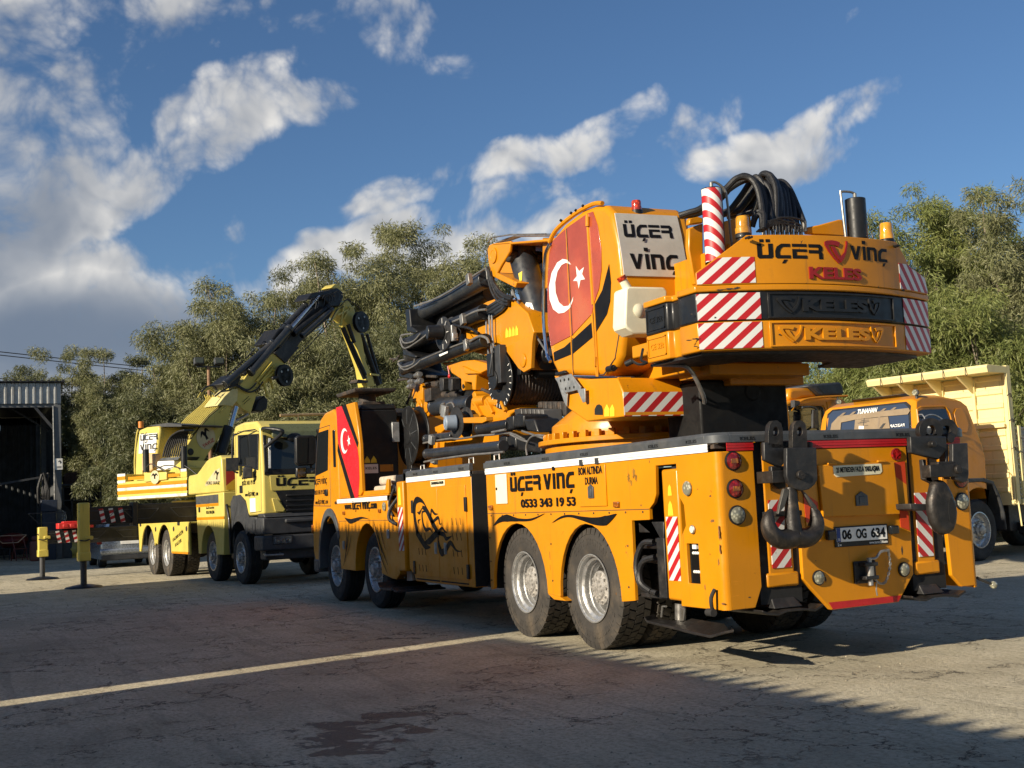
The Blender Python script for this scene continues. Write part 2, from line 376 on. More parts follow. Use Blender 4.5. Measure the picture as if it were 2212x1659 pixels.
    def _one(s, name, mat, par, bevel, smooth, label, seg, ofs):
        ob = bpy.data.objects.new(name, s.data(name, mat, ofs, smooth)); COL.objects.link(ob)
        if par: ob.parent = par; OFS[ob.name] = ofs
        if bevel:
            md = ob.modifiers.new('bevel', 'BEVEL'); md.width = bevel; md.segments = seg; md.limit_method = 'ANGLE'; md.angle_limit = rad(38)
            md.use_clamp_overlap = True
        if label: ob['label'] = label
        return ob
def place(name, me, par, loc=(0, 0, 0), rz=0):
    ob = bpy.data.objects.new(name, me); COL.objects.link(ob); ob.parent = par; ob.location = loc; ob.rotation_euler = (0, 0, rz); return ob
def dup(o, par=None, loc=None):
    c = o.copy(); COL.objects.link(c)
    if par: c.parent = par
    if loc is not None: c.location = loc
    for ch in o.children: dup(ch, c)
    return c
# ------------------------------------------------------------------ lettering
_TX = {}
def txt(s, bold=.0):
    """a flat string as (verts, faces) in a unit box"""
    if (s, bold) in _TX: return _TX[(s, bold)]
    cu = bpy.data.curves.new('t', 'FONT'); cu.body = s; cu.resolution_u = 3; cu.extrude = .05; cu.offset = bold
    ob = bpy.data.objects.new('t', cu); me = bpy.data.meshes.new_from_object(ob)
    v = np.array([x.co[:] for x in me.vertices]); lo, hi = v.min(0), v.max(0)
    v = (v-lo)/(hi-lo); f = [tuple(p.vertices) for p in me.polygons]
    bpy.data.objects.remove(ob); bpy.data.curves.remove(cu); bpy.data.meshes.remove(me)
    _TX[(s, bold)] = (v, f); return v, f
U_ = [(0, 1), (.29, 1), (.29, .24), (.71, .24), (.71, 1), (1, 1), (1, .12), (.9, 0), (.1, 0), (0, .12)]
C_ = [(1, 1), (.42, 1), (.12, .80), (0, .5), (0, .10), (.1, 0), (1, 0), (1, .22), (.3, .22), (.3, .44), (.38, .66), (.52, .78), (1, .78)]
CED = [(.40, -.33), (.60, -.33), (.78, -.08), (.55, -.08)]
GL = {'Ü': [U_, [(.17, 1.1), (.43, 1.1), (.43, 1.3), (.17, 1.3)], [(.57, 1.1), (.83, 1.1), (.83, 1.3), (.57, 1.3)]],
      'Ç': [C_, CED], 'ç': [C_, CED],
      'E': [[(0, 1), (1, 1), (1, .80), (0, .80)], [(0, .64), (1, .64), (1, .46), (.28, .46), (.28, .22), (1, .22), (1, 0), (0, 0)]],
      'R': [[(0, 1), (.84, 1), (1, .84), (1, .62), (.92, .5), (1, .38), (1, 0), (.72, 0), (.72, .38), (0, .38), (0, .60), (.72, .60), (.72, .78), (0, .78)]],
      'v': [[(0, 1), (.3, 1), (.5, .34), (.7, 1), (1, 1), (.65, 0), (.35, 0)]],
      'i': [[(0, 0), (.29, 0), (.29, 1), (0, 1)], [(-.02, 1.18), (.31, 1.18), (.31, 1.42), (-.02, 1.42)]],
      'n': [[(0, 0), (0, 1), (.82, 1), (1, .84), (1, 0), (.71, 0), (.71, .78), (.29, .78), (.29, 0)]]}
def logo(m, word, fn, h, w=None, gap=.14, th=1):
    """block lettering; fn maps (x, y, depth) to a point"""
    adv = {'i': .31, ' ': .42, 'v': 1.05}; xs = []; x = 0
    for ch in word: xs.append(x); x += adv.get(ch, 1.0)+(gap if ch != ' ' else 0)
    tot = x-gap; sx = (w/tot) if w else h
    for ch, x0 in zip(word, xs):
        for poly in GL.get(ch, ()):
            q = [(x0+px, py) for px, py in poly]
            a = [fn(px*sx, py*h, 0) for px, py in q]; b = [fn(px*sx, py*h, 1) for px, py in q]
            va = [m.b.verts.new(p) for p in a]; vb = [m.b.verts.new(p) for p in b]; n = len(a)
            m._f(va); m._f(list(reversed(vb)))
            for i in range(n): m._f((va[i], vb[i], vb[(i+1) % n], va[(i+1) % n]))
def plane_fn(o, xd, yd, th=.003):
    o, xd, yd = V(o), V(xd).normalized(), V(yd).normalized(); n = xd.cross(yd)
    return lambda x, y, d: o+xd*x+yd*y+n*(th*d)
def ftext(m, s, fn, w, h, bold=.0):
    v, f = txt(s, bold); m.mesh([fn(a*w, b*h, c) for a, b, c in v], f)
def stroke(m, pts, ws, fn, n=8):
    """tapered brush stroke on a surface"""
    c = catmull([V((x, y, 0)) for x, y in pts], n); k = len(c); L = []; R = []
    wi = np.interp(np.linspace(0, 1, k), np.linspace(0, 1, len(ws)), ws)
    for i, p in enumerate(c):
        t = (c[min(i+1, k-1)]-c[max(i-1, 0)]); t = t.normalized() if t.length else V((1, 0, 0)); nn = V((-t.y, t.x, 0))*wi[i]/2
        L.append(p+nn); R.append(p-nn)
    m.loft([[fn(L[i].x, L[i].y, 0), fn(R[i].x, R[i].y, 0), fn(R[i].x, R[i].y, 1), fn(L[i].x, L[i].y, 1)] for i in range(k)])
def arc(cx, cz, rx, rz, a0, a1, n=14): return [(cx+rx*math.cos(rad(a0+(a1-a0)*i/n)), cz+rz*math.sin(rad(a0+(a1-a0)*i/n))) for i in range(n+1)]
def crescent(fn, cx, cy, r, m):
    a = arc(cx, cy, r, r, 50, 310, 28); b = arc(cx+r*.27, cy, r*.8, r*.8, 305, 55, 28); b = b
    q = a+[p for p in b]
    m.prism([fn(x, y, 0) for x, y in q], fn(0, 0, 1)-fn(0, 0, 0))
def star(fn, cx, cy, r, m, rot=18):
    q = []
    for i in range(10):
        rr = r if i % 2 == 0 else r*.40; a = rad(rot+36*i); q.append((cx+rr*math.cos(a), cy+rr*math.sin(a)))
    m.prism([fn(x, y, 0) for x, y in q], fn(0, 0, 1)-fn(0, 0, 0))
EMB = ([(0, 185), (60, 150), (200, 130), (330, 150), (425, 190), (375, 320), (320, 300), (250, 275), (110, 275), (95, 300), (130, 420), (230, 610), (390, 800), (355, 830), (230, 690), (90, 480), (0, 290)],
       [(165, 320), (275, 325), (290, 400), (370, 580), (410, 620), (460, 570), (545, 460), (600, 240), (605, 125), (650, 135), (640, 270), (590, 480), (520, 650), (425, 790), (330, 660), (230, 500)])
def emblem(m, fn, w, h, flip=False):
    for pl in EMB:
        q = [((1-x/650 if flip else x/650)*w, (830-y)/700*h) for x, y in pl]
        m.prism([fn(x, y, 0) for x, y in q], fn(w/2, h/2, 1)-fn(w/2, h/2, 0))
SIDE = lambda x, z, y=.003, th=.003: plane_fn((x, y, z), (-1, 0, 0), (0, 0, 1), th)      # lettering on the left side of the crane truck
REAR = lambda y, z, x=-.003, th=.003: plane_fn((x, y, z), (0, -1, 0), (0, 0, 1), th)
# ================================================================== wheels (shared meshes)
def tyre_mesh(mb, y0, y1, R=.55, blocks=True, ribs=False):
    w = y1-y0; s = -1 if w < 0 else 1; a = abs(w)
    P = lambda r, t: (r, y0+s*t)
    b = R-.022 if blocks else R
    prof = [P(.300, .035), P(.315, .012), P(.36, 0.0), P(.43, -.004), P(.47, .002), P(.49, .004), P(b-.03, .016), P(b-.012, .03)]
    if ribs:
        prof += [P(b, .045)]
        for k in range(1, 5):
            t = .04+(a-.08)*k/5; prof += [P(b, t-.009), P(b-.014, t-.006), P(b-.014, t+.006), P(b, t+.009)]
        prof += [P(b, a-.045)]
    prof += [P(b-.012, a-.03), P(b-.03, a-.016), P(.49, a-.004), P(.43, a+.004), P(.36, a), P(.315, a-.012), P(.300, a-.035)]
    mb.lathe(prof, seg=64, close=True)
    if blocks:
        n = 38
        rows = [(.006, .25, 0), (.268, .49, .5), (.508, .73, 0), (.748, .994, .5)]
        for j, (t0, t1, o) in enumerate(rows):
            for i in range(n):
                am = 2*math.pi*(i+o)/n; da = 2*math.pi/n*.455; sk = .022*(1 if j % 2 else -1)
                q = []
                for r in (b-.035 if j in (0, 3) else b-.01, R):
                    ring = []
                    for tt, sg, k in ((t0, -1, -sk), (t1, -1, sk), (t1, 1, sk), (t0, 1, -sk)):
                        ang = am+sg*da*(1 if r < R else .9)+k
                        yy = y0+s*a*tt
                        if r == R and j == 0 and tt == t0: yy += s*.012
                        if r == R and j == 3 and tt == t1: yy -= s*.012
                        ring.append((r*math.cos(ang), yy, r*math.sin(ang)))
                    q.append(ring)
                mb.loft(q)
def tyre_word(mb, word, r, a0, a1, h, y=.0):
    for k, ch in enumerate(word):
        if ch == ' ': continue
        a = rad(a0+(a1-a0)*(k+.5)/len(word)); v, f = txt(ch, .02); w = h*.8
        e1 = V((-math.sin(a), 0, math.cos(a))); e2 = V((math.cos(a), 0, math.sin(a)))
        mb.mesh([e2*(r+(bb-.5)*h)+e1*((aa-.5)*w)+V((0, y+.005*cc, 0)) for aa, bb, cc in v], f)
_mb = MB(); tyre_mesh(_mb, 0, -.31); tyre_mesh(_mb, -.36, -.67)
tyre_word(_mb, 'CONTINENTAL', .425, 42, 138, .055); tyre_word(_mb, 'CONTINENTAL HDC1', .425, 205, 335, .055)
TY_DUAL = _mb.data('tyre', RUBBER)
_mb = MB(); tyre_mesh(_mb, .0, -.30, R=.53, blocks=False, ribs=True); TY_FRONT = _mb.data('tyre', RUBBERB)
_mb = MB()
_mb.lathe([(.302, -.012), (.313, -.004), (.313, .003), (.303, .004), (.298, -.006), (.290, -.010), (.287, -.045), (.276, -.055), (.258, -.062), (.254, -.105), (.243, -.112), (.240, -.15), (.232, -.16), (.230, -.27), (.24, -.27), (.30, -.06)], seg=48, close=True)
RIM_DUAL = _mb.data('rim', SILVER)
_mb = MB()
_mb.lathe([(.135, -.25), (.135, -.12), (.155, -.115), (.155, -.085), (.11, -.07), (.10, -.052), (.055, -.048), (.0, -.046)], seg=28)
for i in range(10):
    a = 2*math.pi*i/10; c = V((.127*math.cos(a), -.09, .127*math.sin(a))); _mb.cyl(c, c+V((0, .028, 0)), .014, seg=6)
    c = V((.078*math.cos(a+.3), -.062, .078*math.sin(a+.3))); _mb.cyl(c, c+V((0, .02, 0)), .010, seg=6)
    c = V((.19*math.cos(a+.1), -.25, .19*math.sin(a+.1))); _mb.cyl(c, c+V((0, .03, 0)), .018, seg=6)
HUB_DUAL = _mb.data('wheel', HUBM)
_mb = MB(); _mb.lathe([(.12, -.255), (.16, -.235), (.236, -.265), (.236, -.275), (.12, -.275)], seg=40, close=True); DISC_DUAL = _mb.data('wheel_disc', plain('shaded_disc', (.030, .026, .022), .75, var=.35, scale=14))  # disc coloured dark to stand for the shade deep in the rim
_mb = MB()
_mb.lathe([(.302, -.03), (.312, -.012), (.312, .0), (.295, .002), (.285, -.02), (.275, -.07), (.24, -.085), (.21, -.065), (.175, -.035), (.12, -.03), (.12, -.06), (.2, -.10), (.29, -.10)], seg=48, close=True)
for i in range(10):                                                  # hand holes as dark slots with a raised lip
    a = 2*math.pi*(i+.5)/10; c = V((.238*math.cos(a), -.086, .238*math.sin(a)))
    _mb.cyl(c, c+V((0, .012, 0)), .03, .026, seg=10)
RIM_FRONT = _mb.data('rim', SILVER)
_mb = MB()
_mb.lathe([(.125, -.06), (.125, -.005), (.11, .012), (.085, .016), (.08, .05), (.055, .062), (0, .066)], seg=28)
for i in range(10):
    a = 2*math.pi*i/10; c = V((.152*math.cos(a), -.035, .152*math.sin(a))); _mb.cyl(c, c+V((0, .022, 0)), .019, seg=6); _mb.cyl(c+V((0, .02, 0)), c+V((0, .075, 0)), .011, .009, seg=8)
    a += .31; c = V((.238*math.cos(a), -.075, .238*math.sin(a)))
HUB_FRONT = _mb.data('wheel', HUBM)
def wheel(par, x, y, R, dual=True, right=False):
    """x, y in the vehicle's own frame, y at the tyre's outer face"""
    o = OFS.get(par.name, V((0, 0, 0)))
    w = place('wheel', HUB_DUAL if dual else HUB_FRONT, par, V((x, y, R))-o, math.pi if right else 0)
    place('tyre', TY_DUAL if dual else TY_FRONT, w); place('rim', RIM_DUAL if dual else RIM_FRONT, w)
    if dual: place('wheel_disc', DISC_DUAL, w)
    w.rotation_euler.y = random.uniform(0, 6.28) if not dual else 0
    return w
random.seed(5)
# ================================================================== the orange crane truck
T1 = thing('crane_truck', 'large orange four-axle crane truck with red flag cab door, seen from behind', 'crane truck', (5.5, -1.275, 0))
OFS[T1.name] = V((5.5, -1.275, 0))
WID = -2.55
def D(name, mat, bevel=.006, par=None, label=None, smooth=35): return lambda mb: mb.done(name, mat, par or T1, bevel, smooth, label)
# --- rear body: side panels with wheel arches
def archpts(cx, cz, rx, rz): return arc(cx, cz, rx, rz, 0, 180, 16)
sideA = [(4.37, 1.675), (4.37, .45), (4.29, .46)] + archpts(3.64, .47, .645, .68) + [(2.985, .47), (2.735, .45)] + archpts(2.145, .47, .585, .67) + \
        [(1.55, .47), (1.33, .49), (1.32, 1.165), (1.02, 1.17), (1.02, 1.26), (.94, 1.31), (.90, 1.38), (.885, 1.61), (.57, 1.61), (.57, 1.37), (.49, 1.28), (.48, 1.12), (.565, 1.02), (.61, .485), (.05, .485), (.05, 1.675)]
hole = [(.49, .98), (.32, .98), (.32, .67), (.49, .67)]
m = MB(); m.prism([(x, -.004, z) for x, z in sideA], (0, -.035, 0), [[(x, -.004, z) for x, z in hole]])
m.prism([(x, -.004, z) for x, z in ((3.0, .47), (2.735, .45), (2.62, .42), (2.87, .42))], (0, -.30, 0))
D('side_panel', ORANGE, .005)(m)
m = MB(); m.prism([(x, WID+.004, z) for x, z in sideA], (0, .035, 0), [[(x, WID+.004, z) for x, z in hole]]); D('side_panel', ORANGE, .005)(m)
m = MB()                                                               # rounded rear corner posts
for yy, sg in ((0, -1), (WID, 1)):
    q = [(.055, yy+sg*.004)] + [(.055-.055*math.sin(rad(t)), yy+sg*(.059-.055*math.cos(rad(t)))) for t in range(0, 91, 15)] + [(.03, yy+sg*.06), (.03, yy+sg*.035), (.055, yy+sg*.035)]
    m.prism([(x, y, .485) for x, y in q], (0, 0, 1.19))
D('corner_post', ORANGE, 0)(m)
m = MB(); m.prism([(.0, y, z) for y, z in ((-.058, 1.675), (-.345, 1.675), (-.345, .64), (-.275, .485), (-.058, .485))], (.04, 0, 0)); D('rear_panel', ORANGE, .006)(m)
m = MB(); m.prism([(.0, y, z) for y, z in ((WID+.058, 1.675), (-2.21, 1.675), (-2.25, .60), (-2.35, .50), (WID+.058, .50))], (.04, 0, 0)); D('rear_panel', ORANGE, .006)(m)
ctr = [(-.74, 1.675), (-1.87, 1.675), (-1.845, .64), (-1.67, .425), (-.99, .415), (-.735, .67)]
m = MB(); m.prism([(0, y, z) for y, z in ctr], (.05, 0, 0)); D('rear_centre_panel', ORANGE, .008)(m)
m = MB(); m.prism([(-.004, y, z) for y, z in ((-.965, .475), (-1.695, .478), (-1.66, .43), (-1.0, .42))], (.003, 0, 0)); D('reflector_strip', RED, 0)(m)
# --- interior: frame, deck, inner boxes
m = MB(); m.bx(.3, 11.0, -.82, -1.75, .62, .98); m.bx(.3, 4.2, -.72, -1.85, .98, 1.62); m.bx(4.2, 8.0, -.60, -1.95, .98, 1.70)
m.bx(.05, 1.1, -.34, -.38, .6, 1.66); m.bx(.05, 1.1, -2.20, -2.17, .6, 1.66); m.bx(.62, .72, -.05, -.7, .60, 1.6)
for x in (2.14, 3.64, 8.58, 10.44): m.cyl((x, -.5, .55), (x, -2.05, .55), .09); m.ball((x, -1.27, .55), .22, (1, 1.1, 1))
m.bx(.75, 1.3, -.25, -2.3, .55, .85); m.bx(1.32, 4.3, -.70, -.72, .55, 1.62); m.bx(1.32, 4.3, -1.85, -1.83, .55, 1.62)
D('chassis_frame', BLACKM, .01)(m)
m = MB(); m.bx(.06, 4.36, -.03, WID+.03, 1.70, 1.735); m.bx(4.80, 6.87, -.03, WID+.03, 1.70, 1.735); m.bx(4.3, 6.9, -.7, -1.85, 1.735, 1.76); D('deck', RUST, .004)(m)
# --- grey top rail, white and red reflective strips
def rail_side(m, x0, x1, y, sg):
    pr = [(0, 1.742), (.0, 1.80), (-.018, 1.822), (-.05, 1.822), (-.05, 1.742)]
    m.loft([[(x, y+sg*(-p), z) if sg < 0 else (x, y+p, z) for p, z in pr] for x in (x0, x1)])
m = MB(); rail_side(m, .13, 4.36, .012, 1); m.bx(4.36, 4.40, .01, -.04, 1.742, 1.80)
pr = [(0, 1.742), (0, 1.80), (.018, 1.822), (.05, 1.822), (.05, 1.742)]
cor = [(.13, .012), (.09, .006), (.03, -.03), (-.010, -.10), (-.012, -.13)]
nor = [(0, -1), (.3, -1), (.75, -.75), (1, -.3), (1, 0)]
m.loft([[(x+p*nx, y+p*ny, z) for p, z in pr] for (x, y), (nx, ny) in zip(cor, nor)])
m.loft([[(-.012+p, y, z) for p, z in pr] for y in (-.13, WID+.13)])
m.loft([[(x+p*nx, WID-y-p*ny, z) for p, z in pr] for (x, y), (nx, ny) in zip(cor, nor)][::-1])
m.loft([[(x, WID-.012+p, z) for p, z in pr] for x in (.13, 4.36)])
D('top_rail', RAIL, .003)(m)
m = MB(); rail_side(m, 4.80, 6.88, .012, 1); D('top_rail', RAIL, .003)(m)
m = MB(); m.loft([[(x, WID-.012+p, z) for p, z in pr] for x in (4.8, 6.88)]); D('top_rail', RAIL, .003)(m)
m = MB()
for z0, z1, t in ((1.678, 1.697, .006), (1.699, 1.718, .009), (1.720, 1.740, .006)): m.bx(.10, 4.37, .001, t, z0, z1); m.bx(4.80, 6.885, .001, t, z0, z1)
for z0, z1, t in ((1.472, 1.490, .006), (1.492, 1.511, .009), (1.513, 1.531, .006)): m.bx(7.65, 9.945, .001, t, z0, z1)
D('white_strip', WHITE, 0)(m)
m = MB()
for y0, y1 in ((-.10, -.345), (-.74, -1.87), (-2.21, -2.45)):
    for z0, z1, t in ((1.678, 1.697, .006), (1.699, 1.718, .009), (1.720, 1.740, .006)): m.bx(-t, -.001, y0, y1, z0, z1)
D('reflector_strip', RED, 0)(m)
for x in (3.85, 2.95, 2.15, .95, .38, 6.6, 5.9, 5.1): m = MB(); ftext(m, 'KELES', SIDE(x, 1.757, .0125, .002), .15, .026, .02); D('maker_mark', BLACK, 0)(m)
for y in (-.22, -1.02, -1.76): m = MB(); ftext(m, 'KELES', REAR(y, 1.757, -.0125, .002), .14, .026, .02); D('maker_mark', BLACK, 0)(m)
m = MB()
for x in (4.2, 4.9): m.tube([(x, -.04, 1.82), (x, -.04, 1.88), (x-.13, -.04, 1.88), (x-.13, -.04, 1.82)], .009)
m.tube([(6.45, -.04, 1.82), (6.45, -.04, 1.87), (6.33, -.04, 1.87), (6.33, -.04, 1.82)], .009)
D('deck_handle', STEEL, 0)(m)
# --- seams, rivets, doors and writing on the rear body side
m = MB(); m.bx(1.02, 4.37, -.003, -.001, 1.254, 1.260)
for x in np.linspace(1.12, 4.27, 12): m.cyl((x, -.004, 1.235), (x, .002, 1.235), .009, seg=8)
for z in (.55, .75, 1.0, 1.33): m.cyl((4.33, -.004, z), (4.33, .003, z), .009, seg=8)
for x, z in ((1.40, .95), (1.42, .6), (2.87, .95), (2.87, .6)): m.cyl((x, -.004, z), (x, .002, z), .009, seg=8)
D('panel_seam', RUST, 0)(m)
m = MB(); m.bx(1.715, 2.225, -.003, .008, 1.295, 1.665); d = m.done('hatch_door', ORANGE, T1, .004)
m = MB(); m.bx(1.82, 1.87, .0, .022, 1.668, 1.725); m.bx(2.12, 2.17, .0, .022, 1.668, 1.725); D('hinge', DGREY, .003, d)(m)
m = MB(); m.prism([(x, .009, z) for x, z in ((1.93, 1.37), (2.03, 1.37), (2.03, 1.47), (1.98, 1.495), (1.93, 1.47))], (0, .012, 0)); m.bx(1.955, 2.005, .021, .027, 1.385, 1.455); D('door_latch', RAIL, .003, d)(m)
m = MB(); ftext(m, 'BOM ALTINDA', SIDE(2.21, 1.583, .0085), .45, .072, .03); ftext(m, 'DURMA', SIDE(2.09, 1.492, .0085), .24, .068, .03); D('warning_text', DECAL, 0, d)(m)
m = MB(); m.bx(3.82, 4.10, -.003, .012, 1.355, 1.665); d = m.done('white_hatch', CREAMW, T1, .006)
m = MB(); m.cyl((4.06, .012, 1.515), (4.06, .02, 1.515), .016, seg=12); D('door_latch', BLACK, 0, d)(m)
m = MB(); logo(m, 'ÜÇER', SIDE(3.74, 1.475), .150, .71, gap=.16); D('company_name', DECAL, 0)(m)
m = MB(); logo(m, 'vinç', SIDE(2.955, 1.475), .150, .635, gap=.2); D('company_name', DECAL, 0)(m)
m = MB(); ftext(m, '0533 343 19 53', SIDE(3.50, 1.305), 1.19, .088, .032); D('phone_number', DECAL, 0)(m)
for x, z in ((1.545, 1.305), (4.255, 1.32), (7.98, 1.335), (9.62, 1.325)):
    m = MB(); m.bx(x-.045, x+.045, -.003, .016, z-.025, z+.025); D('side_marker_lamp', AMBER, .006)(m)
m = MB()
def sstroke(k, pts, ws): stroke(m, [(12-p.x, p.z) for p in M.ps(k, pts, Y=0)], ws, SIDE(12, 0))
sstroke('1', [(112, 760), (150, 724), (195, 712), (262, 722), (340, 720), (425, 683)], [0, .05, .075, .03, .02, 0])
sstroke('1', [(465, 742), (520, 708), (575, 699), (645, 714), (720, 730), (790, 726), (856, 686)], [0, .018, .022, .035, .065, .085, 0])
sstroke('5', [(380, 946), (415, 970), (450, 962), (495, 947), (545, 957)], [0, .07, .055, .025, 0])
for a, b, w in (((9.50, 1.16), (9.62, .62), .02), ((9.40, 1.12), (9.72, .56), .024), ((9.30, 1.0), (9.55, .70), .014), ((8.25, 1.20), (7.72, .62), .03), ((8.12, 1.12), (7.90, .70), .02), ((8.2, 1.0), (7.74, .50), .022), ((8.0, 1.16), (7.80, .82), .016)):
    fn = SIDE(a[0], a[1]); e = (a[0]-b[0], b[1]-a[1]); stroke(m, [(0, 0), (e[0]*.4, e[1]*.5), e], [0, w, 0], fn)
D('swirl_decal', DECAL, 0)(m)
# --- rear corner: lamps, gauge, control niche
m = MB(); m.lathe([(.0, .0), (.056, .0), (.058, .012), (.05, .02), (0, .021)], (.41, .0, 1.41), (0, 1, 0), 24); D('work_lamp', WLENS, 0)(m)
m = MB(); m.lathe([(.0, .0), (.032, .0), (.034, .012), (.028, .016), (0, .016)], (.37, .0, 1.09), (0, 1, 0), 20); d = m.done('pressure_gauge', STEEL, T1)
m = MB(); m.disc((.37, .0165, 1.09), (0, 1, 0), .026, .001, 20); D('dial', CREAMW, 0, d)(m)
m = MB(); m.bx(.30, .51, -.20, -.17, .64, 1.0); m.bx(.485, .51, -.17, -.04, .64, 1.0); m.bx(.30, .325, -.17, -.04, .64, 1.0); D('control_niche', DARKIN, 0)(m)
m = MB(); m.bx(.355, .365, -.15, -.08, .67, .98); m.bx(.40, .425, -.12, -.08, .66, .99); D('lever_bracket', GALV, .003)(m)
m = MB()
for z in (.905, .76):
    for k in range(4): m.ball((.345+.028*k, -.03, z), .013)
m.bx(.40, .455, -.09, -.035, .935, .975)
D('lever_knob', WHITEP, .003)(m)
m = MB(); m.bx(.325, .485, -.168, -.165, .67, .98); D('warning_stripes', ST_S, 0)(m)
for (y, z, mt, nm) in ((-.150, 1.60, REDL, 'tail_lamp'), (-.152, 1.39, REDL, 'tail_lamp'), (-.155, 1.19, WLENS, 'reversing_lamp'), (-2.425, 1.60, REDL, 'tail_lamp'), (-2.425, 1.385, REDL, 'tail_lamp'), (-2.42, 1.20, WLENS, 'reversing_lamp'), (-.88, .672, WLENS, 'fog_lamp'), (-1.74, .68, WLENS, 'fog_lamp')):
    r = .066 if nm != 'fog_lamp' else .052
    m = MB(); m.lathe([(r*1.12, -.002), (r*1.14, .012), (r, .018), (r*.98, .010)], (0, y, z), (-1, 0, 0), 28, close=True); d = m.done('lamp_ring' if 0 else nm, BLACK, T1)
    m = MB(); m.lathe([(0, .004), (r, .004), (r*.96, .018), (r*.7, .027), (0, .030)], (0, y, z), (-1, 0, 0), 28); m.done('lens', mt, d)
    if nm == 'tail_lamp':
        m = MB(); m.bx(-.0305, -.024, y-r*.5, y+r*.5, z-.018, z+.018); m.done('indicator', AMBER, d, .003)
m = MB(); m.lathe([(0, 0), (.05, 0), (.052, .012), (.045, .018), (0, .018)], (0, -1.75, 1.61), (-1, 0, 0), 24); d = m.done('round_reflector', REDL, T1)
m = MB()
m.prism([(-.021, y, z) for y, z in ((-1.735, 1.58), (-1.775, 1.61), (-1.735, 1.64), (-1.745, 1.61))], (.002, 0, 0)); D('arrow', RED, 0, d)(m)
# --- rear centre: hatch, plate, label, chevrons, coupling
m = MB(); m.prism([(-.004, y, z) for y, z in ((-.93, 1.545), (-1.70, 1.555), (-1.72, 1.125), (-.945, 1.14))], (-.030, 0, 0)); d = m.done('rear_hatch', ORANGE, T1, .006)
m = MB(); m.prism([(-.035, y, z) for y, z in ((-1.27, 1.21), (-1.39, 1.21), (-1.39, 1.29), (-1.33, 1.325), (-1.27, 1.29))], (-.012, 0, 0)); m.bx(-.053, -.045, -1.30, -1.36, 1.225, 1.285); D('hatch_latch', RAIL, .004, d)(m)
m = MB(); m.bx(-.05, -.03, -1.02, -1.10, 1.545, 1.56); m.bx(-.05, -.03, -1.52, -1.60, 1.55, 1.565); D('hinge', ORANGE, .003, d)(m)
m = MB(); m.prism([(-.0345, y, z) for y, z in ((-1.07, 1.535), (-1.56, 1.54), (-1.565, 1.475), (-1.54, 1.455), (-1.10, 1.445), (-1.075, 1.465))], (-.004, 0, 0)); d2 = m.done('warning_plate', LABELY, d, .002)
m = MB(); ftext(m, '25 METREDEN FAZLA YAKLAŞMA', plane_fn((-.039, -1.10, 1.468), (0, -1, .008), (0, 0, 1), .002), .435, .055, .03); D('warning_text', DECAL, 0, d2)(m)
m = MB(); m.prism([(-.004, y, z) for y, z in ((-1.725, 1.545), (-1.835, 1.55), (-1.83, .99), (-1.74, 1.02))], (-.004, 0, 0)); m.prism([(-.004, y, z) for y, z in ((-.925, 1.50), (-.78, 1.50), (-.80, .99), (-.92, 1.02))], (-.004, 0, 0)); D('chevron_strip', ST_C, 0)(m)
m = MB(); m.bx(-.012, -.001, -1.06, -1.60, .895, 1.055); d = m.done('plate_holder', BLACK, T1, .004)
m = MB(); m.bx(-.015, -.0125, -1.075, -1.585, .935, 1.045); d2 = m.done('number_plate', WHITEP, d, .002)
m = MB(); m.bx(-.0165, -.0155, -1.078, -1.115, .936, 1.044); D('country_band', BLUE, 0, d2)(m)
for tx, y0, w in (('06', -1.13, .095), ('OG', -1.27, .105), ('634', -1.42, .145)):
    m = MB(); ftext(m, tx, plane_fn((-.016, y0, .952), (0, -1, 0), (0, 0, 1), .002), w, .078, .035); D('plate_text', DECAL, 0, d2)(m)
m = MB(); ftext(m, 'TR', plane_fn((-.017, -1.083, .945), (0, -1, 0), (0, 0, 1), .001), .026, .018); ftext(m, 'www.turoto2el.com', plane_fn((-.0125, -1.40, .905), (0, -1, 0), (0, 0, 1), .002), .185, .022, .01); ftext(m, '2e', plane_fn((-.0125, -1.08, .903), (0, -1, 0), (0, 0, 1), .002), .04, .022); D('holder_text', WHITEP, 0, d)(m)
m = MB(); m.bx(-.05, -.001, -.97, -1.055, .955, 1.035); m.bx(-.05, -.001, -1.605, -1.69, .97, 1.04); D('plate_lamp', GLASS, .012)(m)
m = MB(); m.bx(-.022, -.001, -1.225, -1.44, .60, .775); m.bx(-.10, -.02, -1.27, -1.40, .63, .66); m.bx(-.10, -.02, -1.27, -1.40, .735, .765)
for y in (-1.245, -1.42):
    for z in (.62, .755): m.cyl((-.02, y, z), (-.036, y, z), .012, seg=6)
d = m.done('tow_coupling', BLACKM, T1, .006)
m = MB(); m.cyl((-.07, -1.335, .585), (-.07, -1.335, .80), .02, seg=12); m.cyl((-.07, -1.335, .66), (-.07, -1.335, .735), .032, seg=12); m.tube([(-.07, -1.335, .79), (-.075, -1.40, .795), (-.07, -1.46, .84), (-.06, -1.55, .845)], .011, smooth=4); D('coupling_pin', STEEL, 0, d)(m)
m = MB()
ch = catmull([(-.06, -1.545, .84), (-.05, -1.56, .72), (-.05, -1.50, .60), (-.06, -1.42, .60), (-.07, -1.36, .67)], 7)
for i, p in enumerate(ch):
    t = (ch[min(i+1, len(ch)-1)]-ch[max(i-1, 0)]).normalized(); u = t.orthogonal().normalized(); w = t.cross(u)
    if i % 2: u, w = w, u
    m.tube([p+t*.017*math.cos(a)+u*.008*math.sin(a) for a in np.linspace(0, 2*math.pi, 9)], .0035, 5)
m.tube([(-.07, -1.39, .60), (-.07, -1.385, .54), (-.07, -1.39, .50)], .006)
D('chain', STEEL, 0, d)(m)
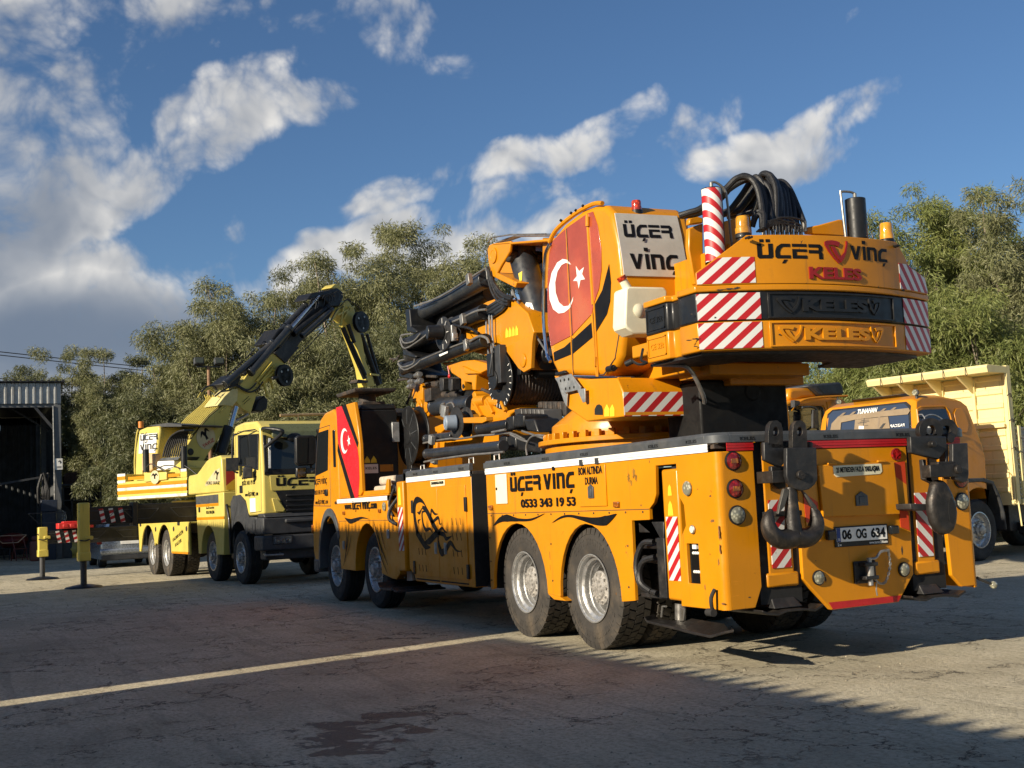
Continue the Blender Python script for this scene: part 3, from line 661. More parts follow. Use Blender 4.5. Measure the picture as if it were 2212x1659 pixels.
# --- rear jacks
def jack(yc, w, x0=.02, x1=.30, foot=(.29, .28)):
    m = MB(); m.bx(x0, x1, yc-w/2, yc+w/2, .70, 1.755); m.bx(x0-.012, x1+.012, yc-w/2-.03, yc+w/2+.03, .625, .735); d = m.done('jack_leg', ORANGE, T1, .018)
    m = MB(); m.loft([[(x0+.02, yc-w*.42, z), (x1-.02, yc-w*.42, z), (x1-.02, yc+w*.42, z), (x0+.02, yc+w*.42, z)] if z > .5 else [(x0-.06, yc-w*.55, z), (x1+.06, yc-w*.55, z), (x1+.06, yc+w*.55, z), (x0-.06, yc+w*.55, z)] for z in (.63, .55, .47)]); m.done('jack_foot_neck', BLACKM, d, .008)
    m = MB()
    pr = [(-foot[0], .475), (-foot[0]+.05, .452), (-.15, .440), (-.06, .462), (.10, .462), (.2, .445), (foot[1], .48)]
    m.loft([[(x, yc-p, z) for p, z in pr]+[(x, yc-p, z-.018) for p, z in reversed(pr)] for x in (x0-.12, x1+.12)]); m.done('jack_foot', STEEL if 0 else HOOKM, d, .004)
    return d
d = jack(-.555, .245); m = MB(); m.bx(.012, .019, -.465, -.645, .77, 1.29); m.done('warning_stripes', ST_P, d)
d = jack(-2.01, .205); m = MB(); m.bx(.012, .019, -1.93, -2.085, .77, 1.29); m.done('warning_stripes', ST_M, d)
m = MB(); m.bx(-.02, .02, -.73, -.36, 1.0, 1.03) if 0 else None; m.bx(.03, .06, -.35, -.74, .5, 1.74); m.bx(.03, .06, -1.86, -2.21, .5, 1.74)
for z in np.linspace(.8, 1.7, 6): m.cyl((.03, -.37, z), (.015, -.37, z), .012, seg=8)
D('rear_recess', DARKIN, 0)(m)
# --- left stabiliser beam end in the gap, side jack and its foot
m = MB(); m.bx(.605, .845, -.03, -.30, .52, 1.575); d = m.done('side_jack', ORANGE, T1, .02)
m = MB(); m.bx(.63, .80, -.029, -.024, .68, 1.19); m.done('warning_stripes', ST_S, d)
m = MB(); m.prism([(x, -.028, z) for x, z in ((.75, 1.36), (.69, 1.36), (.70, 1.43), (.72, 1.45), (.74, 1.43))], (0, .003, 0)); m.prism([(x, -.028, z) for x, z in ((.765, 1.20), (.685, 1.20), (.70, 1.29), (.725, 1.32), (.75, 1.29))], (0, .003, 0)); m.done('warning_sticker', plain('sticker_yellow', (.72, .55, .03), .5), d)
def side_foot(xc, y0=.0, dz=0):
    m = MB(); pr = [(-.36, .50), (-.31, .455), (-.2, .43), (.12, .43), (.2, .455), (.27, .425), (.40, .42)]
    m.loft([[(xc-p, y, z+dz) for p, z in pr]+[(xc-p, y, z+dz-.02) for p, z in reversed(pr)] for y in (y0+.20, y0-.45)]); d = m.done('jack_foot', HOOKM, T1, .004)
    m = MB(); m.tube([(xc+.15, y0-.1, .46), (xc+.15, y0-.1, .55), (xc+.12, y0-.1, .57)], .012); m.tube([(xc-.12, y0-.1, .46), (xc-.12, y0-.1, .54)], .012); m.cyl((xc, y0-.15, .43), (xc, y0-.15, .56), .07); m.done('foot_pin', STEEL, d)
tq = M.ps('f', [(185, 168), (215, 198), (372, 217), (425, 195), (632, 230), (662, 268), (690, 258)], Y=-.14); bq = M.ps('f', [(122, 185), (137, 210), (330, 256), (400, 276), (540, 306), (640, 276), (690, 267)], Y=.05)
m = MB(); m.loft([[a, b, b-V((0, 0, .02)), a-V((0, 0, .02))] for a, b in zip(tq, bq)]); d = m.done('jack_foot', HOOKM, T1, .004)
m = MB(); m.tube(M.ps('f', [(232, 188), (238, 120), (262, 120)], Y=-.1), .009); m.tube(M.ps('f', [(372, 208), (380, 135), (355, 130)], Y=-.1), .009); a, b = M.ps('f', [(352, 205), (352, 100)], Y=-.2); m.cyl(a, b, .045); m.done('foot_pin', STEEL, d)
m = MB(); m.bx(.86, 1.31, -.22, -.26, .55, 1.16); m.bx(1.02, 1.30, -.06, -.22, 1.06, 1.15); m.bx(.86, .98, -.03, -.2, .53, 1.02)
m.prism([(x, -.05, z) for x, z in ((1.30, 1.15), (1.08, 1.15), (1.0, 1.02), (.9, .96), (.88, 1.15))], (0, -.03, 0)); m.bx(.9, 1.31, -.05, -.22, .52, .56)
D('valve_cover', BLACKM, .008)(m)
m = MB(); m.tube([(1.02, -.03, .985), (1.14, .0, .975), (1.22, .02, .86), (1.24, .02, .74), (1.18, .015, .62), (1.0, -.02, .565)], .024, smooth=5)
m.tube([(1.0, -.02, .86), (1.12, .015, .83), (1.19, .02, .74), (1.17, .02, .64), (1.06, .0, .58)], .026, smooth=5); m.tube([(1.30, -.1, .95), (.95, -.08, .95)], .03); m.tube([(1.30, -.1, .84), (.95, -.08, .82)], .028)
D('hydraulic_hose', HOSE, 0)(m)
m = MB(); m.tube([(.13, .01, .47), (.10, .05, .50), (.09, .06, .58), (.095, .02, .64)], .016, smooth=3); m.cyl((.16, .05, .47), (.08, .05, .47), .03, seg=12); d = m.done('marker_arm', RUBBERB, T1)
m = MB(); m.tube([(.03, WID, .56), (.02, WID-.06, .53), (.0, WID-.13, .50)], .012); d = m.done('marker_arm', RUBBERB, T1)
m = MB(); m.ball((.0, WID-.15, .49), .032); m.done('marker_lamp', WLENS, d)
# --- wheels
for x in (2.215, 3.66): wheel(T1, x, -.075, .55); wheel(T1, x, WID+.075, .55, right=True)
for x in (8.55, 10.42): wheel(T1, x, -.10, .53, False); wheel(T1, x, WID+.10, .53, False, True)
# ------------------------------------------------------------------ middle tool box
m = MB(); m.prism([(x, -.004, z) for x, z in ((4.79, 1.675), (6.90, 1.675), (6.90, .60), (6.72, .52), (6.68, .45), (4.79, .45))], (0, -.85, 0)); m.prism([(x, WID+.004, z) for x, z in ((4.79, 1.675), (6.90, 1.675), (6.90, .52), (4.79, .45))], (0, .85, 0)); D('tool_box', ORANGE, .008)(m)
m = MB(); m.bx(4.772, 4.788, -.006, -.86, .46, 1.70); m.bx(4.372, 4.388, -.05, -.72, .46, 1.66); D('gap_lining', DARKIN, 0)(m)
for x0, x1 in ((5.835, 6.675), (4.955, 5.825)):
    m = MB(); m.bx(x0, x1, -.003, .006, .525, 1.585); d = m.done('box_door', ORANGE, T1, .003)
    m = MB()
    hx = x1+.005 if x1 > 6 else x0-.005
    for z in (.62, 1.37): m.bx(hx-.03, hx+.03, .0, .020, z-.08, z+.08)
    m.done('hinge', BLACK, d, .004)
    m = MB(); hx = 5.93 if x1 > 6 else 5.62
    m.bx(hx-.04, hx+.04, .006, .012, .80, .935); m.bx(hx-.02, hx+.02, .012, .02, .82, .915); m.done('door_latch', GALV, d, .003)
    m = MB()
    for z in (1.18, 1.005, .82, .62):
        for k in range(3):
            xx = (x1-.17-.115*k) if x1 > 6 else (x0+.42-.125*k)
            if x1 > 6 and z > 1.1: continue
            m.beam((xx+.012, .007, z+.04), (xx-.012, .007, z-.04), .003, .014, (0, 1, 0)) if 0 else m.prism([(xx+.014, .0065, z+.04), (xx+.004, .0065, z+.04), (xx-.014, .0065, z-.04), (xx-.004, .0065, z-.04)], (0, .0025, 0))
    m.done('vent_slot', DARKIN, d)
m = MB(); m.bx(4.97, 5.80, -.003, .004, .475, .49); m.bx(5.86, 6.65, -.003, .004, .475, .49); D('door_gap', DARKIN, 0)(m)
m = MB()                                                               # tribal flame decal, measured on the door
def tp(pts): return [(6.9-p.x, p.z) for p in M.ps('t', pts, Y=0)]
FT = plane_fn((6.9, .0075, 0), (-1, 0, 0), (0, 0, 1), .003)
for pts, ws in (([(700, 560), (640, 470), (580, 450), (548, 500), (545, 640), (570, 800), (580, 860)], [.0, .05, .10, .12, .10, .10, .10]),
    ([(570, 840), (620, 920), (680, 1010), (740, 1022)], [.10, .11, .10, .0]), ([(640, 540), (690, 580), (760, 720), (820, 830), (860, 860)], [.05, .09, .11, .08, .05]),
    ([(690, 600), (640, 600), (645, 720), (680, 810), (730, 800), (765, 850)], [.0, .04, .05, .06, .04, .0]), ([(640, 540), (605, 610), (575, 595)], [.0, .05, .0]), ([(620, 685), (590, 705), (600, 740)], [.0, .04, .0]),
    ([(830, 620), (790, 620), (750, 575), (745, 660), (760, 720), (830, 665), (850, 740), (875, 735)], [.0, .04, .05, .03, .05, .05, .03, .0]),
    ([(820, 850), (770, 900), (720, 950), (670, 960)], [.10, .11, .10, .02]), ([(840, 840), (830, 930), (850, 1040), (880, 1090), (930, 1040), (980, 970), (1050, 1060), (1120, 1075)], [.06, .04, .10, .11, .08, .07, .03, .0]),
    ([(840, 850), (900, 870), (930, 920), (1000, 885)], [.06, .07, .06, .0]), ([(840, 830), (880, 790), (910, 830), (940, 850)], [.05, .04, .035, .0])):
    stroke(m, tp(pts), [w*.8 for w in ws], FT, 6)
D('flame_decal', DECAL, 0)(m)
m = MB(); m.prism([(x, .0, z) for x, z in ((6.04, 1.665), (5.57, 1.665), (5.57, 1.60), (6.02, 1.595))], (0, .004, 0)); d = m.done('warning_plate', LABELY, T1, .002)
m = MB(); ftext(m, '25 METREDEN FAZLA YAKLAŞMA', SIDE(6.0, 1.613, .0045), .40, .042, .025); m.done('warning_text', DECAL, d)
m = MB(); m.bx(6.955, 7.20, .03, -.28, .56, 1.70); d = m.done('side_jack', ORANGE, T1, .02)
m = MB(); m.bx(6.975, 7.16, .031, .035, .82, 1.37); m.done('warning_stripes', ST_S, d)
m = MB(); m.prism([(x, .031, z) for x, z in ((7.13, 1.40), (7.03, 1.40), (7.04, 1.60), (7.08, 1.64), (7.12, 1.60))], (0, .003, 0)); m.done('warning_sticker', bpy.data.materials['sticker_yellow'], d)
side_foot(7.22, -.0, -.085)
m = MB(); m.bx(7.21, 7.66, -.12, -.60, .52, 1.80); m.bx(7.0, 7.3, -.10, -.5, 1.68, 1.86); m.cyl((7.25, -.1, 1.72), (7.25, -.3, 1.72), .11); m.bx(4.38, 4.78, -.30, -.60, .45, 1.70); m.bx(4.42, 4.75, -.12, -.3, .45, .52); m.bx(4.38, 4.42, -.15, -.3, .9, 1.2)
D('stabiliser_housing', BLACK, .02)(m)
m = MB(); m.tube([(7.45, -.1, 1.52), (7.5, .02, 1.35), (7.45, .05, 1.22), (7.3, .0, 1.15)], .024, smooth=5); m.tube([(7.6, -.08, 1.62), (7.65, -.02, 1.4), (7.45, -.05, 1.18)], .018, smooth=5); D('hydraulic_hose', HOSE, 0)(m)
# ------------------------------------------------------------------ front fender body
fb = [(9.945, 1.472), (9.95, 1.05), (9.87, .505), (9.175, .50)] + archpts(8.585, .50, .58, .67)[::-1] + [(8.0, .50), (7.45, .44), (7.30, .50), (7.25, 1.245), (7.655, 1.255), (7.655, 1.472)]
fb = [(9.945, 1.472), (9.95, 1.05), (9.87, .505)] + arc(8.585, .50, .58, .67, 0, 180, 16) + [(7.60, .45), (7.42, .44), (7.27, .52), (7.25, 1.245), (7.655, 1.255), (7.655, 1.472)]
m = MB(); m.prism([(x, -.004, z) for x, z in fb], (0, -.55, 0)); m.prism([(x, WID+.004, z) for x, z in fb], (0, .55, 0)); m.bx(7.7, 9.93, -.02, WID+.02, 1.535, 1.56); m.bx(7.68, 9.0, -.05, -.07, 1.56, 1.62); m.prism([(7.68, -.03, 1.56), (7.68, -.03, 1.75), (7.75, -.03, 1.75), (7.86, -.03, 1.56)], (0, -.04, 0)); D('front_body', ORANGE, .008)(m)
m = MB(); m.bx(7.28, 9.9, -.003, -.001, 1.206, 1.212); D('panel_seam', RUST, 0)(m)
m = MB(); w_ = 1.44
ftext(m, 'www.', SIDE(9.58, 1.375), .34, .07, .02); logo(m, 'ÜÇER vinç', SIDE(9.20, 1.37), .10, .80, gap=.2); ftext(m, '.com', SIDE(8.38, 1.37), .28, .075, .02); D('website_text', DECAL, 0)(m)
m = MB(); m.lathe([(.0, .0), (.058, .0), (.06, .012), (.05, .02), (0, .021)], (7.775, .0, 1.39), (0, 1, 0), 24); D('work_lamp', WLENS, 0)(m)
for x, z in ((9.68, .86), (7.66, 1.03)):
    m = MB(); m.bx(x-.045, x+.045, -.002, .012, z-.06, z+.06); m.bx(x-.02, x+.02, .012, .02, z-.03, z+.04); D('door_latch', GALV, .004)(m)
# ------------------------------------------------------------------ cab
prof = [(9.92, 1.05), (9.92, 2.80), (10.1, 2.90), (10.55, 2.88), (10.80, 2.80), (10.95, 2.60), (11.17, 1.98), (11.36, 1.48), (11.44, 1.15), (11.42, .72), (11.25, .52), (11.08, .55)] + arc(10.42, .55, .58, .72, 0, 150, 12)
m = MB(); m.prism([(x, -.02, z) for x, z in prof], (0, WID+.04, 0)); cab = m.done('cab', ORANGE, T1, .05, seg=3)
m = MB(); m.prism([(x, -.019, z) for x, z in ((11.13, 1.93), (10.93, 2.60), (10.36, 2.61), (10.46, 1.99))], (0, .006, 0)); m.done('window', GLASS, cab, .01)
m = MB(); m.prism([(x, -.019, z) for x, z in ((10.13, 2.58), (10.01, 2.58), (10.02, 2.02), (10.13, 2.02))], (0, .01, 0)); m.done('window', GLASS, cab, .01)
m = MB(); q = [(11.30, 1.46), (11.17, 1.98), (10.93, 2.66), (10.28, 2.67), (10.36, 1.85), (10.36, 1.44)]
for a, b in zip(q, q[1:]+q[:1]): m.beam((a[0], -.0195, a[1]), (b[0], -.0195, b[1]), .002, .012, (0, 0, 1)) if 0 else m.tube([(a[0], -.021, a[1]), (b[0], -.021, b[1])], .006, 6)
m.done('door_seam', RUST, cab)
m = MB(); m.bx(10.49, 10.63, -.02, .002, 1.60, 1.70); m.done('door_handle', BLACK, cab, .012)
m = MB(); logo(m, 'ÜÇER vinç', SIDE(11.25, 1.79, -.019), .085, .72, gap=.2); ftext(m, '0533 343 19 53', SIDE(11.24, 1.63, -.019), .55, .07, .02); logo(m, 'ÜÇER vinç', SIDE(11.05, 1.48, -.019), .06, .36, gap=.2); ftext(m, 'www.', SIDE(11.22, 1.48, -.019), .15, .045); ftext(m, '.com', SIDE(10.66, 1.48, -.019), .15, .05); m.done('door_text', DECAL, cab)
m = MB(); ftext(m, '460', SIDE(10.16, 1.46, -.019), .16, .05, .02); m.done('power_badge', BLACK, cab)
m = MB(); q = arc(10.42, .55, .62, .86, -5, 150, 14); q2 = arc(10.42, .55, .54, .74, 150, -5, 14)
m.prism([(x, .01, z) for x, z in q+q2], (0, -.25, 0)); m.done('wheel_arch', RAIL, cab, .01)
m = MB(); m.bx(11.06, 11.36, .0, -.4, .42, .62); m.bx(11.1, 11.5, -.05, WID+.05, .45, .80); m.done('bumper', RAIL, cab, .03)
m = MB(); m.bx(11.38, 11.44, .0, -.12, 1.02, 1.16); m.done('indicator_lamp', AMBER, cab, .01)
XM = 11.75
m = MB(); m.prism(M.ps('q', [(360, 228), (372, 219), (432, 218), (442, 228), (440, 326), (430, 336), (374, 338), (362, 328)], X=XM), (.12, 0, 0)); mir = m.done('mirror', BLACK, cab, .02)
m = MB(); m.tube([M.p('q', 440, 226, X=XM+.05), M.p('q', 448, 212, X=XM-.2), (11.0, -.02, 2.64)], .02, 8, 3); m.tube([M.p('q', 420, 335, X=XM+.05), M.p('q', 425, 362, X=XM), (11.2, -.02, 2.02)], .02, 8, 3); m.done('mirror_arm', BLACK, cab)
m = MB(); m.prism(M.ps('q', [(366, 230), (408, 228), (406, 326), (368, 328)], X=XM-.003), (-.003, 0, 0)); m.done('mirror_glass', GLASS, mir)
m = MB(); m.prism(M.ps('q', [(364, 346), (402, 342), (406, 350), (404, 382), (398, 387), (370, 388), (363, 380)], X=XM), (.09, 0, 0)); mir = m.done('lower_mirror', BLACK, cab, .015)
m = MB(); q = M.ps('q', [(368, 350), (400, 347), (399, 381), (370, 384)], X=XM-.004); q[0].x += .0; m.prism(q, (-.003, 0, 0)); m.done('mirror_glass', CHROME, mir)
# --- side deflector with the flag
sp = lambda pts, y=.0: [V((p.x, y, p.z)) for p in M.ps('5', pts, Y=0)]
m = MB(); m.prism(sp([(315, 215), (432, 180), (455, 330), (470, 460), (474, 560), (485, 780), (474, 800), (340, 818), (335, 640), (318, 450)], -.02), (0, -.06, 0)); defl = m.done('side_deflector', ORANGE, T1, .012)
m = MB(); m.prism(sp([(316, 216), (351, 206), (458, 492), (466, 560), (470, 690), (462, 816), (440, 818), (328, 448)], -.019), (0, .003, 0)); fl = m.done('flag_panel', REDF, defl)
m = MB(); m.prism(sp([(352, 205), (380, 197), (463, 450), (457, 482)], -.019), (0, .003, 0)); m.prism(sp([(327, 452), (438, 818), (412, 818), (324, 505)], -.019), (0, .003, 0)); m.done('black_stripe', DECAL, defl)
m = MB(); c_ = M.p('5', 372, 438, Y=0); fn = plane_fn((c_.x, -.0155, c_.z), (-1, 0, 0), (0, 0, 1), .003); crescent(fn, 0, 0, .185, m); s_ = M.p('5', 398, 438, Y=0); star(fn, c_.x-s_.x+.02, s_.z-c_.z, .085, m, 100); m.done('crescent_and_star', WHITEP, fl)
# --- black tower behind the cab, with its square cover
m = MB(); m.bx(9.1, 9.88, -.14, -.69, 1.58, 2.80); m.loft([[(9.1+e, -.14-e*.6, z), (9.88, -.14-e*.6, z), (9.88, -.69+e*.4, z), (9.1+e, -.69+e*.4, z)] for z, e in ((2.802, 0), (2.88, .03))]); tw = m.done('exhaust_housing', BLACK, T1, .02)
m = MB(); m.bx(9.06, 9.10, -.595, -.62, 2.33, 2.60); m.bx(9.06, 9.10, -.68, -.70, 2.33, 2.60); m.bx(9.05, 9.065, -.59, -.70, 2.32, 2.61); m.done('housing_handle', GALV, tw, .005)
m = MB(); m.bx(9.2, 9.75, -.2, -.55, 2.88, 2.93); m.cyl((9.45, -.36, 2.93), (9.45, -.36, 3.08), .13); m.bx(9.15, 9.8, -.6, -1.3, 2.70, 2.76); m.done('exhaust_pipe', RUST, tw, .01)
m = MB(); m.loft([[(9.08-e, -.06+e, z), (9.95+e, -.06+e, z), (9.95+e, -.66-e, z), (9.08-e, -.66-e, z)] for e, z in ((.0, 3.055), (.02, 3.09), (.02, 3.11))]); m.done('rain_cover', RUST, tw, .01)
m = MB(); m.bx(9.094, 9.098, -.16, -.37, 1.88, 2.01); d = m.done('maker_plate', WHITEP, tw)
m = MB(); ftext(m, 'KELES', REAR(-.18, 1.935, 9.0935, .001), .17, .035, .02); m.done('plate_text', DECAL, d)
m = MB(); m.bx(9.094, 9.098, -.40, -.60, 1.90, 2.00); m.done('name_badge', plain('bronze_badge', (.45, .2, .03), .35, .5), tw)
m = MB()
for y in (-.21, -.31): m.prism([(9.098, y+.045, 2.03), (9.098, y-.045, 2.03), (9.098, y-.04, 2.07), (9.098, y, 2.13), (9.098, y+.04, 2.07)], (-.003, 0, 0))
m.done('warning_sticker', bpy.data.materials['sticker_yellow'], tw)
m = MB()
RX, RY = 8.92, -.80
for y in (RY, RY-.16): m.lathe([(.10, 0), (.43, .0), (.44, .012), (.43, .024), (.10, .024)], (RX, y, 2.39), (0, 1, 0), 48, close=True)
m.cyl((RX, RY+.03, 2.39), (RX, RY-.18, 2.39), .12); m.cyl((RX, RY-.02, 2.39), (RX, RY-.14, 2.39), .38, seg=40); reel = m.done('hose_reel', BLACK, T1, .004)
m = MB()
for k in range(9):
    a = 2*math.pi*k/9+.2; m.beam((RX+.18*math.cos(a), RY+.027, 2.39+.18*math.sin(a)), (RX+.40*math.cos(a), RY+.027, 2.39+.40*math.sin(a)), .012, .006, (0, 1, 0))
m.done('reel_rib', RAIL, reel)
m = MB(); m.bx(8.82, 9.02, -.78, -1.0, 1.56, 2.0); m.done('reel_stand', BLACK, reel, .01)

# ------------------------------------------------------------------ scrapes, rust and chipped patches where the photograph has them
RUSTP = plain('rust_patch', (.17, .075, .022), .85, var=.4, scale=30); GREASE = plain('grease_smear', (.20, .10, .012), .6, var=.4, scale=20); CHIP = plain('bare_chip', (.03, .026, .022), .8, var=.4, scale=30)
def patch(m, fn, cx, cy, w, h, seed, n=22, rag=.45):
    r = random.Random(seed); q = []
    for i in range(n): a = 2*math.pi*i/n; k = 1-rag*r.random(); q.append((cx+w/2*k*math.cos(a), cy+h/2*k*math.sin(a)))
    m.prism([fn(x, y, 0) for x, y in q], fn(cx, cy, 1)-fn(cx, cy, 0))
FS0, FR0 = plane_fn((0, -.0035, 0), (-1, 0, 0), (0, 0, 1), .0012), plane_fn((-.0002, 0, 0), (0, -1, 0), (0, 0, 1), .0012)
def at1(x, y): p = M.p('1', x, y, Y=0); return -p.x, p.z
def at2s(x, y): p = M.p('2', x, y, Y=0); return -p.x, p.z
def at2r(x, y): p = M.p('2', x, y, X=0); return -p.y, p.z
m = MB()
for i, (x, y, w, h) in enumerate(((375, 730, .07, .03), (415, 800, .025, .14), (420, 900, .02, .10), (412, 980, .02, .06), (362, 580, .03, .02), (285, 538, .012, .012), (330, 1130, .02, .05), (440, 1230, .05, .02))): patch(m, FS0, *at2s(x, y), w, h, i)
for i, (x, y, w, h) in enumerate(((1000, 635, .03, .02), (910, 920, .012, .02), (850, 1170, .02, .03), (450, 940, .012, .10), (452, 1010, .008, .06), (1050, 372, .012, .03))): patch(m, FS0, *at1(x, y), w, h, 20+i)
m.done('rust_patch', RUSTP, T1)
m = MB()
for i, (x, y, w, h) in enumerate(((925, 470, .05, .10), (955, 440, .06, .12), (970, 470, .04, .08), (940, 500, .04, .07))): patch(m, FS0, *at1(x, y), w, h, 40+i, rag=.6)
m.done('grease_smear', GREASE, T1)
m = MB()
for i, (x, y, w, h) in enumerate(((1520, 905, .018, .085), (1555, 690, .008, .05), (1000, 970, .01, .01), (1060, 1085, .02, .05), (600, 1190, .03, .012), (735, 910, .008, .01))): patch(m, FR0, *at2r(x, y), w, h, 60+i)
m.done('paint_chip', CHIP, T1)
# ================================================================== superstructure of the orange crane truck
YC, XC = -1.275, 3.3
m = MB(); m.lathe([(0, 1.74), (.96, 1.74), (.96, 1.925), (1.03, 1.925), (1.03, 1.975), (.90, 1.975), (.90, 2.02), (0, 2.02)], (XC, YC, 0), (0, 0, 1), 64)
for i in range(40):
    a = 2*math.pi*i/40; m.bx(-.028, .028, -.035, .035, 1.97, 2.05, None) if 0 else None
    c = V((XC+.945*math.cos(a), YC+.945*math.sin(a), 0)); m.bx(c.x-.03, c.x+.03, c.y-.03, c.y+.03, 1.97, 2.045, Matrix.Rotation(a, 3, 'Z'), (c.x, c.y, 2))
ring = m.done('slewing_ring', ORANGE2, T1, .006)
m = MB()                                                               # neck above the ring
m.loft([[(XC+r*math.cos(2*math.pi*i/40)+dx, YC+r*math.sin(2*math.pi*i/40)+dy, z) for i in range(40)] for r, z, dx, dy in ((.885, 2.0, 0, 0), (.88, 2.13, 0, 0), (.66, 2.32, -.15, .03), (.55, 2.50, -.25, .05))])
m.bx(1.1, 3.4, -.95, -1.75, 2.30, 2.62)
m.done('slewing_neck', ORANGE2, T1, .01)
# base box below the cab
YB = -.08
base = M.ps('C', [(180, 1190), (375, 1212), (580, 1203), (618, 1290), (628, 1448), (392, 1480), (270, 1395), (245, 1290)], Y=YB)
m = MB(); m.prism(base, (0, -.66, 0)); bb = m.done('cab_base', ORANGE, T1, .012)
m = MB(); q = M.ps('C', [(442, 1436), (442, 1400), (455, 1375), (470, 1370), (485, 1380), (492, 1405), (492, 1437)], Y=YB+.003); m.prism(q, (0, .003, 0)); m.done('cable_hole', DARKIN, bb)
m = MB()
for x0 in (503, 537): m.prism(M.ps('C', [(x0, 1448), (x0+30, 1446), (x0+30, 1400), (x0+16, 1370), (x0, 1402)], Y=YB+.002), (0, .003, 0))
m.done('warning_sticker', bpy.data.materials['sticker_yellow'], bb)
xr = M.p('C', 620, 1360, Y=YB).x
q = [M.p('C', x, y, X=xr-.004) for x, y in ((621, 1294), (1040, 1291), (1045, 1440), (628, 1446))]
m = MB(); m.prism(q, (-.004, 0, 0)); m.done('warning_stripes', ST_B, bb)
m = MB(); m.tube([M.p('C', 588, 1208, X=xr+.1), M.p('C', 668, 1208, X=xr+.1)], .014, 10); m.tube([M.p('C', 900, 1212, X=xr+.1), M.p('C', 985, 1212, X=xr+.1)], .014, 10); m.done('hinge', ORANGE, bb)
# fold-out step of galvanised plate
m = MB(); q = M.ps('C', [(188, 1205), (290, 1178), (352, 1260), (350, 1275), (250, 1300)], Y=YB+.05); m.prism(q, (0, -.012, 0)); q = M.ps('C', [(328, 1275), (378, 1270), (380, 1355), (365, 1360)], Y=YB+.05); m.prism(q, (0, -.012, 0)); q = M.ps('C', [(200, 1215), (250, 1300), (268, 1300), (262, 1385), (245, 1350)], Y=YB+.03); m.prism(q, (0, -.012, 0)); st = m.done('folding_step', GALV, bb, .003)
m = MB()
for x, y in ((225, 1222), (250, 1216), (276, 1212), (257, 1272), (283, 1268), (310, 1262)): c = M.p('C', x, y, Y=YB+.0505); m.disc(c, (0, 1, 0), .014, .002, 10)
m.done('step_hole', DARKIN, st)
m = MB(); q = M.ps('C', [(186, 1172), (245, 1155), (255, 1172), (195, 1192)], Y=YB+.03); m.prism(q, (0, -.06, 0)); m.done('step_pad', BLACK, bb, .01)
# ------------------------------------------------------------------ cab of the crane
cp = [(172, 1120), (150, 1000), (138, 850), (134, 700), (138, 540), (150, 400), (180, 310), (250, 225), (360, 140), (440, 112), (505, 112), (550, 160), (590, 350), (613, 560), (620, 750), (617, 920), (604, 1060), (575, 1130), (500, 1192), (205, 1186)]
YK = YB
side = M.ps('C', cp, Y=YK); CW_ = -.80
m = MB(); m.prism(side, (0, CW_, 0)); kab = m.done('operator_cab', ORANGE, T1, .055, seg=4)
gl = [(165, 1005), (148, 870), (143, 700), (147, 540), (158, 400), (180, 335), (262, 258), (395, 165), (432, 152), (462, 240), (484, 380), (486, 520), (470, 640), (437, 735), (425, 800), (300, 935)]
m = MB(); m.prism(M.ps('C', gl, Y=YK+.001), (0, .006, 0)); dg = m.done('door_glass', REDGL, kab, .004)
m = MB(); m.prism(M.ps('C', [(182, 1042), (250, 1010), (425, 850), (440, 745), (490, 650), (533, 485), (545, 600), (540, 720), (520, 800), (450, 915), (430, 945), (305, 1050), (188, 1098)], Y=YK+.001), (0, .004, 0)); m.done('black_stripe', DECAL, kab)
m = MB()
for a, b, r in (((260, 262), (302, 1190), .006), ((395, 170), (432, 740), .018), ((425, 800), (455, 1195), .012), ((437, 735), (462, 1195), .010)): m.tube(M.ps('C', [a, b], Y=YK+.006), r, 8)
m.done('door_edge', ORANGE, kab)
m = MB(); m.tube(M.ps('C', [(262, 262), (290, 740), (300, 935)], Y=YK+.009), .005, 6); m.tube(M.ps('C', [(302, 950), (304, 1190), (205, 1186)], Y=YK+.003), .005, 6); m.tube(M.ps('C', [(455, 1190), (500, 1182), (570, 1080), (600, 900)], Y=YK+.002), .006, 6); m.done('door_seam', RUST, kab)
m = MB()
q = M.ps('C', [(291, 487), (270, 458), (240, 452), (205, 475), (170, 540), (153, 630), (158, 710), (180, 770), (215, 796), (250, 790), (285, 762), (304, 715), (306, 690), (296, 720), (275, 748), (245, 752), (215, 725), (195, 665), (192, 600), (207, 530), (232, 490), (260, 475)], Y=YK+.0075); m.prism(q, (0, .003, 0))
q = M.ps('C', [(323, 497), (343, 530), (374, 503), (362, 548), (380, 580), (352, 584), (341, 640), (334, 592), (306, 590), (330, 560)], Y=YK+.0075); m.prism(q, (0, .003, 0)); m.done('crescent_and_star', WHITEP, dg)
m = MB()
for z, w in ((215, 14), (1100, 10)):
    x = 395 if z < 500 else 443
    m.cyl(M.p('C', x, z-30, Y=YK+.02), M.p('C', x, z+30, Y=YK+.02), .02, seg=10)
m.done('hinge', ORANGE, kab)
m = MB(); m.tube([V((p.x, YK+.02, p.z)) for p in M.ps('C', [(160, 355), (130, 420), (122, 540), (116, 700), (120, 880), (140, 1050), (160, 1100)], Y=YK+.02)], .018, 8, 4); m.done('grab_rail', CHROME, kab)
m = MB(); m.tube(M.ps('C', [(155, 345), (200, 265), (320, 165), (430, 105), (490, 100)], Y=YK+.0), .022, 8, 5); m.done('rain_gutter', ORANGE, kab)
m = MB()
for x, y in ((240, 218), (305, 172), (335, 155), (380, 127), (580, 1145)): c = M.p('C', x, y, Y=YK); m.cyl(c, c+V((0, .03, .02)), .014, seg=8)
c = M.p('C', 555, 1145, Y=YK); m.cyl(c+V((.05, .02, 0)), c+V((-.05, .02, 0)), .03, seg=12); m.done('bracket', BLACK, kab)
